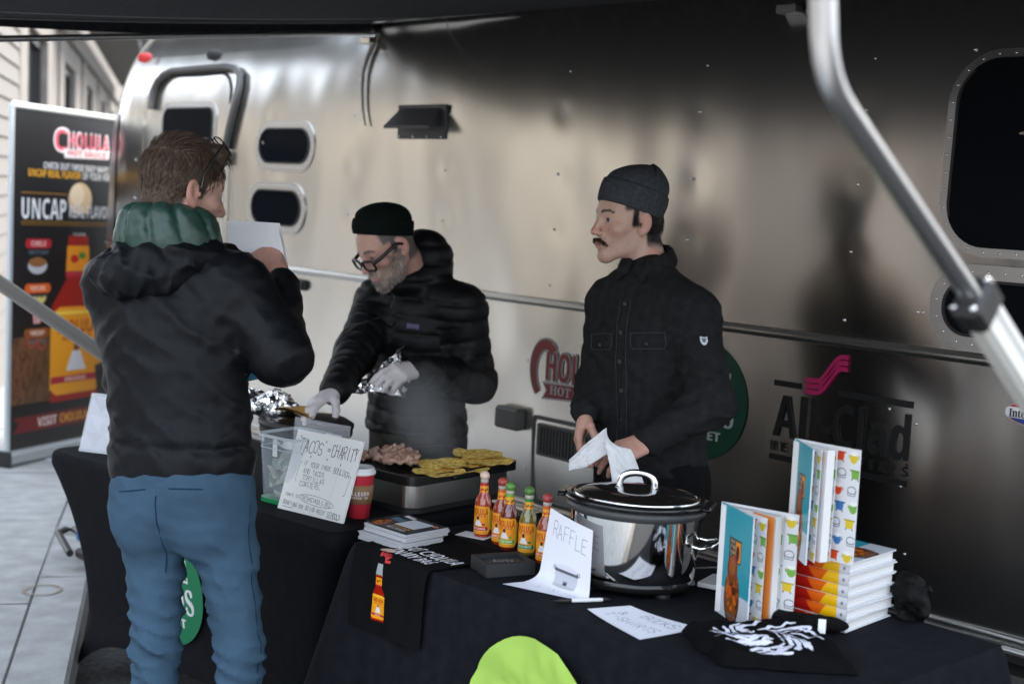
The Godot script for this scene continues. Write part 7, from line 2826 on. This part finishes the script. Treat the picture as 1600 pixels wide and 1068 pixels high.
	meat.cell = 0.004
	for k in 110:
		var a := rr.randf() * TAU
		var q := sqrt(rr.randf())
		var c := Vector3(-3.305 + cos(a) * q * 0.085, 0.879 + 0.028 * (1.0 - q * q) * rr.randf(), -2.575 + sin(a) * q * 0.075)
		var dv := Vector3(rr.randf_range(-1, 1), rr.randf_range(-0.4, 0.4), rr.randf_range(-1, 1)) * 0.02
		meat.cap(c - dv, c + dv, rr.randf_range(0.0045, 0.009), rr.randf_range(0.004, 0.008), 0.003)
	var mn := noise(55.0, 2, 3)
	meat.disp = func(p: Vector3) -> float: return 0.006 * mn.get_noise_3dv(p)
	meat.disp_max = 0.008
	run_solids([roll, bag, foil, meat])
	tag(mesh_node("rolled_shirt", solids_mesh([roll]), cloth("black_jersey", lin(0.006), 0.95)), "rolled black shirt tucked behind the folded one, against the books", "t-shirt")
	st = ST()
	box(st, Vector3(-1.72, T + 0.034, -2.525), Vector3(0.016, 0.03, 0.001), Basis(Vector3.UP, 0.6) * Basis(Vector3.RIGHT, -0.3))
	tag(done(st, "care_tag", paper), "small white care tag sticking up from the rolled black shirt", "tag")
	var crump := cloth("black_crumple", lin(0.007), 0.6)
	tag(mesh_node("black_bag", solids_mesh([bag]), crump), "crumpled black bag behind the stack of books", "bag")
	# thin white carton and a cable behind the cooker
	st = ST()
	box(st, Vector3(-2.125, T + 0.011, -2.672), Vector3(0.07, 0.012, 0.10), Basis(Vector3.UP, 0.3), 0.002)
	tag(done(st, "white_tablet", mat("white_plastic", lin(0.7), 0.3)), "thin white device lying between slow cooker and standing book", "device")
	st = ST()
	tube(st, [Vector3(-2.15, T + 0.05, -2.61), Vector3(-2.10, T + 0.058, -2.65), Vector3(-2.0, T + 0.06, -2.72), Vector3(-1.95, T + 0.03, -2.78), Vector3(-1.94, T - 0.03, -2.90)], 0.002, 6)
	tag(done(st, "power_cord", mat("grey_cord", lin(0.12), 0.5)), "thin grey cord running from the slow cooker behind the books", "cord")
	# ---- griddle
	var go := node3("griddle", "stainless electric griddle with a black cooking plate on the left table", "griddle", Vector3(-3.255, T, -2.675))
	go.rotation.y = 0.10
	st = ST()
	prism(st, rrect(-0.155, -0.215, 0.155, 0.215, 0.05, 8), 0.066, Transform3D(Basis(Vector3.RIGHT, -PI / 2), Vector3(0, 0.022, 0)))
	done(st, "steel_body", brushed, go)
	st = ST()
	prism(st, rrect(-0.14, -0.2, 0.14, 0.2, 0.05, 8), 0.022, Transform3D(Basis(Vector3.RIGHT, -PI / 2), Vector3(0, 0.001, 0)))
	done(st, "base", blackp, go)
	st = ST()
	prism(st, rrect(-0.168, -0.228, 0.168, 0.228, 0.03, 6), 0.012, Transform3D(Basis(Vector3.RIGHT, -PI / 2), Vector3(0, 0.090, 0)))
	ring(st, rrect(-0.168, -0.228, 0.168, 0.228, 0.03, 6), rrect(-0.158, -0.218, 0.158, 0.218, 0.024, 6), 0.116, func(q: Vector2, d: float) -> Vector3: return Vector3(q.x, maxf(d, 0.1), -q.y))
	box(st, Vector3(0.155, 0.104, 0.02), Vector3(0.05, 0.022, 0.10), Basis(), 0.006)
	done(st, "cooking_plate", mat("nonstick", lin(0.008), 0.35), go)
	tag(mesh_node("pulled_meat", solids_mesh([meat], [func(p: Vector3) -> Color:
		var t := 0.5 + 0.5 * mn.get_noise_3dv(p * 0.5)
		return Color(0.27, 0.13, 0.085).lerp(Color(0.50, 0.33, 0.25), t)]), tinted("meat", 0.5)), "heap of shredded brown meat steaming on the griddle", "food")
	var tim := new_image(128, 128, Color(0.80, 0.60, 0.22))
	var tn := noise(0.06, 12, 3)
	for y in range(0, 128, 2):
		for x in range(0, 128, 2):
			var t := tn.get_noise_2d(x, y)
			im = tim
			tim.fill_rect(Rect2i(x, y, 2, 2), Color(0.98, 0.84, 0.44).lerp(Color(0.78, 0.57, 0.18), clampf(t * 1.6 + 0.25, 0, 1)))
	var tm := printed("corn_tortilla", tim, 0.8)
	var spots := [[-3.20, -2.78, 0.0], [-3.12, -2.70, 0.4], [-3.10, -2.59, 1.0], [-3.18, -2.66, 1.7], [-3.14, -2.81, 2.4], [-3.22, -2.84, 3.0]]
	for k in spots.size():
		var s: Array = spots[k]
		st = ST()
		var wn := noise(8.0, 40 + k, 2)
		for i in 5:
			for j in 28:
				var f := func(r: float, a: float) -> Vector3:
					var x: float = cos(a) * r * 0.078
					var z: float = sin(a) * r * 0.078
					return Vector3(x, 0.001 + 0.010 * r * r * maxf(0.0, wn.get_noise_2d(x * 2.0, z * 2.0) + 0.25) + 0.0015 * wn.get_noise_2d(x * 9.0, z * 9.0), z)
				var a0 := -TAU * j / 28
				var a1 := -TAU * (j + 1) / 28
				var r0 := i / 5.0
				var r1 := (i + 1) / 5.0
				var uv := func(r: float, a: float) -> Vector2: return Vector2(0.5 + cos(a) * r * 0.5, 0.5 + sin(a) * r * 0.5)
				if i == 0:
					tri(st, f.call(r0, a0), f.call(r1, a1), f.call(r1, a0), 0, uv.call(r0, a0), uv.call(r1, a1), uv.call(r1, a0))
				else:
					quad(st, f.call(r0, a0), f.call(r1, a0), f.call(r1, a1), f.call(r0, a1), 0, uv.call(r0, a0), uv.call(r1, a0), uv.call(r1, a1), uv.call(r0, a1))
		var to := done(st, "corn_tortilla", tm, self, Transform3D(Basis(Vector3.UP, s[2]), Vector3(s[0], 0.858 + 0.003 * k, s[1])))
		tag(to, ["corn tortilla at the middle of the plate, lowest of the griddle heap", "corn tortilla in the middle of the griddle, near its right rim", "corn tortilla at the near right corner of the griddle plate", "corn tortilla lying next to the heap of meat", "corn tortilla at the far right corner of the griddle plate", "corn tortilla farthest back on the griddle, topmost there"][k], "tortilla", "tortillas on the griddle")
	# steam off the hot plate
	var steam_at := []
	for k in 18:
		var up := k / 17.0
		steam_at.append([-3.30 + rr.randf_range(-0.09, 0.09) * (0.6 + up) - 0.02 * up, 0.90 + 0.17 * up, -2.66 + rr.randf_range(-0.08, 0.06) - 0.06 * up, rr.randf_range(0.13, 0.24), rr.randf_range(0.12, 0.24), rr.randf_range(0.10, 0.18)])
	var steam := FogMaterial.new()
	steam.density = 0.5
	steam.albedo = Color(0.95, 0.95, 0.95)
	var puffs := node3("steam", "thin white steam rising from the meat on the griddle", "steam")
	puffs.set_meta("kind", "stuff")
	for q in steam_at:
		var fv := FogVolume.new()
		fv.name = "puff"
		fv.shape = RenderingServer.FOG_VOLUME_SHAPE_ELLIPSOID
		fv.size = Vector3(q[3], q[4], q[5])
		fv.position = Vector3(q[0], q[1], q[2])
		fv.material = steam
		puffs.add_child(fv, true)
	# ---- taco sign
	im = new_image(560, 500, Color(0.93, 0.93, 0.92))
	var ink := Color(0.22, 0.22, 0.25)
	pwrite(im, "TACOS", 50, 50, 42, 74, 4, Color(0.12, 0.12, 0.15), 1.0)
	pwrite(im, "=", 286, 70, 34, 36, 5, ink)
	pwrite(im, "CHARITY", 330, 50, 31, 74, 4.5, Color(0.12, 0.12, 0.2), 1.0)
	for q in [[40, 30], [260, 36], [80, 140], [160, 142], [300, 140], [420, 156], [520, 44]]:
		pwrite(im, "*", q[0], q[1], 20, 20, 3, ink)
	pwrite(im, "IF YOUR PARK", 120, 182, 20, 30, 2.6, Color(0.3, 0.3, 0.33), 0.5)
	pwrite(im, "BOULDER", 380, 186, 20, 34, 2.8, Color(0.3, 0.3, 0.33), 2.0)
	pwrite(im, "AND TACOS", 136, 228, 20, 28, 2.6, Color(0.3, 0.3, 0.33), 0.5)
	pwrite(im, "TORTILLAS", 142, 268, 21, 28, 2.6, Color(0.3, 0.3, 0.33), 0.5)
	pwrite(im, "COASTERS.", 132, 306, 21, 30, 2.6, Color(0.3, 0.3, 0.33), 0.5)
	pline(im, [Vector2(110, 190), Vector2(96, 192), Vector2(84, 300), Vector2(96, 318)], 2.4, Color(0.35, 0.35, 0.38))
	pline(im, [Vector2(510, 220), Vector2(530, 222), Vector2(516, 340), Vector2(500, 342)], 2.4, Color(0.35, 0.35, 0.38))
	pline(im, [Vector2(430, 90), Vector2(400, 470)], 1.6, Color(0.72, 0.72, 0.73))
	pwrite(im, "DONATE TO", 40, 392, 12, 18, 2.0, Color(0.35, 0.35, 0.38), 0.4)
	pwrite(im, "FRESHSCHOOLS.ORG", 172, 390, 16, 26, 2.4, Color(0.3, 0.3, 0.33), 0.8)
	var oval := []
	for i in 29:
		var a := TAU * i / 28.0
		oval.append(Vector2(300 + cos(a) * 150, 408 + sin(a) * 28 + cos(a) * 7))
	pline(im, oval, 2.4, Color(0.3, 0.3, 0.33))
	pwrite(im, "DONATIONS MAY GO FOR NEEDY", 34, 440, 14, 26, 2.4, Color(0.26, 0.26, 0.3), 0.5)
	pwrite(im, "SCHOOLS", 420, 452, 16, 28, 2.6, Color(0.26, 0.26, 0.3), 0.5)
	pline(im, [Vector2(34, 478), Vector2(130, 480)], 2.2, ink)
	pline(im, [Vector2(420, 486), Vector2(520, 489)], 2.2, ink)
	var sg := node3("charity_sign", "white handwritten tacos and charity board leaning before the donation tub", "sign", Vector3(-3.371, T, -2.221))
	var sx := Vector3(0.253, 0, -0.047).normalized()
	var sb := Basis(sx, Vector3.UP, sx.cross(Vector3.UP)) * Basis(Vector3.RIGHT, -0.32)
	sg.basis = sb
	st = ST()
	quad(st, Vector3(0, 0, 0), Vector3(0.257, 0, 0), Vector3(0.257, 0.232, 0), Vector3(0, 0.232, 0))
	done(st, "printed_face", printed("charity_print", im, 0.7), sg)
	st = ST()
	box(st, Vector3(0.1285, 0.116, -0.0032), Vector3(0.257, 0.232, 0.005))
	done(st, "foam_board", paper, sg)
	var acr := mat("clear_acrylic", Color(0.93, 0.94, 0.96, 0.22), 0.06)
	acr.transparency = BaseMaterial3D.TRANSPARENCY_ALPHA
	var ah := node3("sign_holder", "clear acrylic sign holder standing behind the charity board", "sign holder", Vector3(-3.49, T, -2.335))
	ah.basis = Basis(Vector3.UP, 0.23) * Basis(Vector3.RIGHT, -0.08)
	st = ST()
	box(st, Vector3(0.11, 0.118, 0), Vector3(0.216, 0.236, 0.003), Basis(), 0.0008)
	box(st, Vector3(0.11, 0.002, -0.03), Vector3(0.216, 0.003, 0.07), Basis(), 0.0008)
	done(st, "acrylic", acr, ah)
	st = ST()
	box(st, Vector3(0.16, 0.19, 0.003), Vector3(0.06, 0.03, 0.001))
	box(st, Vector3(0.14, 0.17, 0.003), Vector3(0.02, 0.03, 0.001))
	done(st, "white_sticker", paper, ah)
	# ---- coffee cup
	var cu := node3("coffee_cup", "red paper coffee cup with brown sleeve and white lid beside the board", "cup", Vector3(-3.165, T, -2.355))
	st = ST()
	lathe(st, [Vector2(0, 0.004), Vector2(0.029, 0.004), Vector2(0.0295, 0), Vector2(0.031, 0.001), Vector2(0.0425, 0.128)], 32)
	done(st, "cup", mat("red_cup", lin(0.46, 0.02, 0.035), 0.5), cu)
	st = ST()
	lathe(st, [Vector2(0.0355, 0.042), Vector2(0.0362, 0.042), Vector2(0.0412, 0.096), Vector2(0.0404, 0.096)], 32)
	var slv := done(st, "sleeve", mat("kraft_sleeve", lin(0.25, 0.14, 0.07), 0.8), cu)
	var cam_dir := Vector3(0.74, 0, 0.55).normalized()
	var word := "ALLEGRO"
	for row in 2:
		var wd: String = ["ALLEGRO", "COFFEE CO"][row]
		for i in wd.length():
			if wd[i] == " ":
				continue
			var a := atan2(cam_dir.x, cam_dir.z) + (i - (wd.length() - 1) * 0.5) * (0.21 if row == 0 else 0.15)
			var rad := 0.0395 if row == 0 else 0.0382
			lettering(wd[i], 0.006 if row == 0 else 0.004, 0.0105 if row == 0 else 0.0055, Transform3D(Basis(Vector3.UP, a), Vector3(sin(a) * rad, 0.073 - row * 0.012, cos(a) * rad)), mat("white_print"), slv)
	st = ST()
	lathe(st, [Vector2(0.0428, 0.124), Vector2(0.0452, 0.125), Vector2(0.0452, 0.132), Vector2(0.042, 0.134), Vector2(0.0405, 0.142), Vector2(0.038, 0.144), Vector2(0.036, 0.139), Vector2(0, 0.139)], 32)
	done(st, "lid", mat("white_lid", lin(0.74), 0.4), cu)
	# ---- donation tub
	var tb := node3("donation_tub", "clear plastic tub with green base full of banknotes", "tub", Vector3(-3.425, T, -2.315))
	tb.rotation.y = 0.15
	var tubm := mat("clear_tub", Color(0.82, 0.87, 0.92, 0.2), 0.12)
	tubm.transparency = BaseMaterial3D.TRANSPARENCY_ALPHA
	st = ST()
	var lv := [[0.006, 0.074], [0.05, 0.0765], [0.15, 0.0815], [0.197, 0.0835]]
	for i in 3:
		var a := rrect(-lv[i][1], -lv[i][1], lv[i][1], lv[i][1], 0.035, 8)
		var b := rrect(-lv[i + 1][1], -lv[i + 1][1], lv[i + 1][1], lv[i + 1][1], 0.035, 8)
		for k in a.size():
			var k2 := (k + 1) % a.size()
			quad(st, Vector3(a[k].x, lv[i][0], -a[k].y), Vector3(a[k2].x, lv[i][0], -a[k2].y), Vector3(b[k2].x, lv[i + 1][0], -b[k2].y), Vector3(b[k].x, lv[i + 1][0], -b[k].y), 0)
	done(st, "tub_wall", tubm, tb)
	st = ST()
	ring(st, rrect(-0.087, -0.087, 0.087, 0.087, 0.036, 8), rrect(-0.083, -0.083, 0.083, 0.083, 0.034, 8), 0.2, func(q: Vector2, d: float) -> Vector3: return Vector3(q.x, maxf(d, 0.192), -q.y))
	ring(st, rrect(-0.0825, -0.0825, 0.0825, 0.0825, 0.036, 8), rrect(-0.080, -0.080, 0.080, 0.080, 0.034, 8), 0.162, func(q: Vector2, d: float) -> Vector3: return Vector3(q.x, maxf(d, 0.160), -q.y))
	done(st, "tub_lip", mat("frosted_lip", lin(0.5, 0.55, 0.58), 0.3), tb)
	st = ST()
	prism(st, rrect(-0.079, -0.079, 0.079, 0.079, 0.036, 8), 0.012, Transform3D(Basis(Vector3.RIGHT, -PI / 2), Vector3(0, 0.0005, 0)))
	done(st, "green_base", mat("green_plastic", lin(0.01, 0.26, 0.09), 0.35), tb)
	st = ST()
	box(st, Vector3(0.0, 0.165, 0.0815), Vector3(0.018, 0.05, 0.002))
	done(st, "handle_tab", mat("white_plastic"), tb)
	for k in 34:
		st = ST()
		var rb := RandomNumberGenerator.new()
		rb.seed = 200 + k
		var nb := noise(9.0, 300 + k, 2)
		var c := Vector3(rb.randf_range(-0.03, 0.03), 0.022 + k * 0.0034, rb.randf_range(-0.03, 0.03))
		var bs := Basis(Vector3.UP, rb.randf() * TAU) * Basis(Vector3.RIGHT, rb.randf_range(-0.9, 0.9)) * Basis(Vector3.BACK, rb.randf_range(-0.6, 0.6))
		surf(st, 7, 4, func(u: float, v: float) -> Vector3:
			var p := Vector3(lerpf(-0.052, 0.052, u), 0, lerpf(-0.022, 0.022, v))
			p.y += 0.02 * nb.get_noise_2d(p.x * 1.4, p.z * 1.4) + 0.012 * sin(u * 5.0 + k)
			p.x *= 0.82
			var q := c + bs * p
			return Vector3(clampf(q.x, -0.07, 0.07), clampf(q.y, 0.014, 0.15), clampf(q.z, -0.07, 0.07)))
		done(st, "banknote", mat("banknote_%d" % (k % 3), [lin(0.48, 0.52, 0.43), lin(0.58, 0.58, 0.48), lin(0.38, 0.44, 0.38)][k % 3], 0.8), tb)
	# ---- second cooker at the back of the left table, with foil and tortillas on it
	var p2o := node3("slow_cooker", "slow cooker with black rim behind the donation tub", "slow cooker", Vector3(-3.70, T, -2.535))
	st = ST()
	lathe(st, [Vector2(0, 0.0), Vector2(0.135, 0.0), Vector2(0.145, 0.02), Vector2(0.150, 0.135)], 48, Vector3.ZERO, 1.0, 0.8)
	done(st, "steel_body", steel, p2o)
	st = ST()
	lathe(st, [Vector2(0.149, 0.133), Vector2(0.166, 0.140), Vector2(0.170, 0.152), Vector2(0.166, 0.160), Vector2(0.172, 0.165), Vector2(0.174, 0.176), Vector2(0.160, 0.184)], 48, Vector3.ZERO, 1.0, 0.8)
	done(st, "rim", blackp, p2o)
	st = ST()
	lathe(st, [Vector2(0.164, 0.180), Vector2(0.15, 0.190), Vector2(0.10, 0.198), Vector2(0, 0.202)], 48, Vector3.ZERO, 1.0, 0.8)
	done(st, "lid", gloss, p2o)
	var foilm := mat("aluminium_foil", lin(0.82), 0.22, 1.0)
	foilm.uv1_triplanar = true
	foilm.uv1_scale = Vector3.ONE * 9.0
	foilm.heightmap_enabled = false
	foilm.heightmap_texture = ntex("crinkle", 0.03, 256, 0, 1, false, 1, 4, 71)
	foilm.heightmap_scale = 1.4
	st = ST()
	for i in range(0, foil.ix.size(), 3):
		tri(st, foil.v[foil.ix[i]], foil.v[foil.ix[i + 1]], foil.v[foil.ix[i + 2]])
	tag(done(st, "foil_parcel", foilm), "crumpled foil parcel lying on the back slow cooker", "foil")
	st = ST()
	for k in 3:
		sheet(st, 16, 6, func(u: float, v: float) -> Vector3:
			var t := u
			var x := lerpf(-3.735, -3.575, t)
			var y := 0.958 + 0.018 * sin(t * PI * 0.9) - 0.010 * t + k * 0.0035
			var w := 0.05 * (1.0 - 0.5 * t) * sqrt(maxf(0.05, sin(PI * clampf(0.15 + t * 0.85, 0, 1))))
			return Vector3(x + k * 0.004, y + 0.012 * absf(v - 0.5), -2.47 + (v - 0.5) * 2.0 * w + k * 0.004), 0.002)
	tag(done(st, "folded_tortillas", mat("yellow_tortilla", lin(0.50, 0.27, 0.035), 0.75)), "folded yellow tortillas under the gloved hand on the back cooker", "tortillas")
	st = ST()
	lathe(st, [Vector2(0, 0), Vector2(0.07, 0), Vector2(0.072, 0.004), Vector2(0.068, 0.008), Vector2(0, 0.012)], 28, Vector3(-3.56, 0.949, -2.52), 1, 0.9, Basis(Vector3.BACK, -0.12))
	tag(done(st, "black_plate", blackp), "small black plate by the gloved hand on the back cooker", "plate")
	# ---- acrylic flyer stand and lime at the far end of the left table
	var fa := node3("flyer_stand", "clear slanted flyer stand at the far end of the left table", "flyer stand", Vector3(-4.335, T, -2.15))
	fa.basis = Basis(Vector3.UP, 0.5) * Basis(Vector3.RIGHT, -0.35)
	st = ST()
	box(st, Vector3(0, 0.1, 0), Vector3(0.16, 0.2, 0.003))
	done(st, "acrylic", acr, fa)
	im = new_image(96, 128, Color(0.42, 0.40, 0.46))
	for k in 6:
		pfill(im, PackedVector2Array([Vector2((k % 2) * 48, (k / 2) * 42), Vector2((k % 2) * 48 + 46, (k / 2) * 42 + 8), Vector2((k % 2) * 48 + 30, (k / 2) * 42 + 40)]), [Color(0.2, 0.16, 0.25), Color(0.34, 0.3, 0.38), Color(0.52, 0.5, 0.56)][k % 3])
	st = ST()
	quad(st, Vector3(-0.075, 0.01, -0.002), Vector3(0.075, 0.01, -0.002), Vector3(0.075, 0.19, -0.002), Vector3(-0.075, 0.19, -0.002))
	done(st, "leaflet", printed("leaflet_print", im, 0.4), fa)
	st = ST()
	lathe(st, [Vector2(0, 0), Vector2(0.014, 0.004), Vector2(0.02, 0.018), Vector2(0.014, 0.032), Vector2(0, 0.036)], 18, Vector3(-4.255, T, -2.19))
	tag(done(st, "lime", mat("lime_skin", lin(0.22, 0.36, 0.03), 0.5)), "green lime on the left table beside the flyer stand", "lime")
	# ---- hand cart behind the left table
	var ca := node3("hand_cart", "folded black hand cart with a blue grip behind the left table", "cart", Vector3(-5.3, 0, -2.82))
	st = ST()
	tube(st, [Vector3(0.17, 0.2, 0.30), Vector3(-0.08, 0.205, 0.235), Vector3(-0.16, 0.2, 0.22), Vector3(-0.17, 0.2, 0.25), Vector3(-0.13, 0.2, 0.30), Vector3(0.19, 0.2, 0.40)], 0.014, 10)
	done(st, "handle", blackp, ca)
	st = ST()
	box(st, Vector3(0.02, 0.215, 0.262), Vector3(0.07, 0.05, 0.04), Basis(), 0.01)
	done(st, "blue_grip", mat("blue_plastic", lin(0.02, 0.12, 0.32), 0.4), ca)
	for x in [-0.15, 0.25]:
		st = ST()
		lathe(st, [Vector2(0, -0.02), Vector2(0.07, -0.02), Vector2(0.08, 0), Vector2(0.07, 0.02), Vector2(0, 0.02)], 20, Vector3(x, 0.08, -0.1), 1, 1, Basis(Vector3.RIGHT, PI / 2))
		done(st, "wheel", blackp, ca)
	st = ST()
	box(st, Vector3(0.22, 0.18, 0.1), Vector3(0.2, 0.04, 0.5), Basis(), 0.01)
	done(st, "frame", blackp, ca)
	# ---- things in the people's hands
	st = ST()
	for k in 2:
		sheet(st, 8, 10, func(u: float, v: float) -> Vector3:
			var a := Vector3(-3.215, 1.432, -1.972)
			var dx := Vector3(0.125, 0.0, -0.09)
			var dy := Vector3(-0.016, 0.125, 0.018)
			var p := a + dx * (u - 0.1) + dy * v
			p += Vector3(0.6, 0, 0.75) * (0.022 * pow(u, 2.0) * v - 0.012 * sin(v * 2.2)) + Vector3(-0.012, 0.012, -0.012) * k
			return p)
	tag(done(st, "paper_sheets", paper), "folded white sheets held up in the right hand of the customer", "papers")
	var cb := node3("blue_carton", "small blue carton held under the arm of the customer in black", "carton", Vector3(-3.165, 1.155, -1.985))
	cb.basis = Basis(Vector3.UP, 0.95) * Basis(Vector3.BACK, 0.25)
	st = ST()
	box(st, Vector3(0, 0.03, 0), Vector3(0.11, 0.055, 0.05), Basis(), 0.002)
	done(st, "carton", mat("blue_card", lin(0.02, 0.17, 0.33), 0.4), cb)
	st = ST()
	prism(st, ellipse(0.02, 0.035, 0.015, 0.011, 24), 0.0008, Transform3D(Basis(), Vector3(0, 0, 0.0252)))
	done(st, "round_seal", mat("pale_vinyl"), cb)
	# foil wrap in the cook's glove
	st = ST()
	var fn := noise(11.0, 90, 3)
	var fz := noise(30.0, 91, 2)
	surf(st, 15, 17, func(u: float, v: float) -> Vector3:
		var t0 := Vector3(-3.625, 1.162, -2.868)
		var t1 := Vector3(-3.575, 1.135, -2.83)
		var b0 := Vector3(-3.63, 1.005, -2.63)
		var b1 := Vector3(-3.52, 0.985, -2.82)
		var p := t0.lerp(b0, v).lerp(t1.lerp(b1, v), u)
		p += Vector3(-0.042, 0, -0.030) + Vector3(0.55, 0.35, 0.7) * (0.040 * sin(u * PI) * (0.4 + v) + 0.034 * fn.get_noise_2d(u * 0.4, v * 0.5) + 0.012 * fz.get_noise_2d(u * 0.35, v * 0.5))
		p += Vector3(-0.3, -0.5, 0.4) * 0.035 * sin(v * 9.0 + 1.0) * u
		return p, false, -1)
	tag(done(st, "foil_wrap", foilm), "crinkled foil wrap held in the left glove of the cook", "foil")
	# white cloth in the hands of the man with the moustache
	st = ST()
	var cn := noise(6.0, 95, 2)
	sheet(st, 34, 16, func(u: float, v: float) -> Vector3:
		# u runs from the left tip over the fingers to the hanging end
		var keys := [Vector3(-2.692, 0.952, -2.708), Vector3(-2.648, 0.992, -2.73), Vector3(-2.606, 1.036, -2.760), Vector3(-2.572, 1.010, -2.758), Vector3(-2.558, 0.96, -2.768), Vector3(-2.548, 0.905, -2.778)]
		var wid := [0.018, 0.045, 0.050, 0.040, 0.045, 0.052]
		var x := u * 4.999
		var i := int(x)
		var t := smoothstep(0.0, 1.0, x - i) * 0.5 + (x - i) * 0.5
		var c: Vector3 = (keys[i] as Vector3).lerp(keys[i + 1], t)
		var w := lerpf(wid[i], wid[i + 1], t)
		var side := Vector3(0.30, -0.62, 0.30).lerp(Vector3(0.31, -0.1, -0.93), smoothstep(0.38, 0.6, u))
		var s := v - 0.35
		return c + side * s * w * 2.0 + Vector3(0.5, 0.3, 0.6) * (0.012 * cn.get_noise_2d(u * 2.4, v * 1.2) + 0.010 * cos(s * 3.0)), 0.003)
	tag(done(st, "white_cloth", mat("white_cotton", lin(0.74, 0.74, 0.75), 0.9)), "white cleaning cloth draped over the hand above the slow cooker", "cloth")
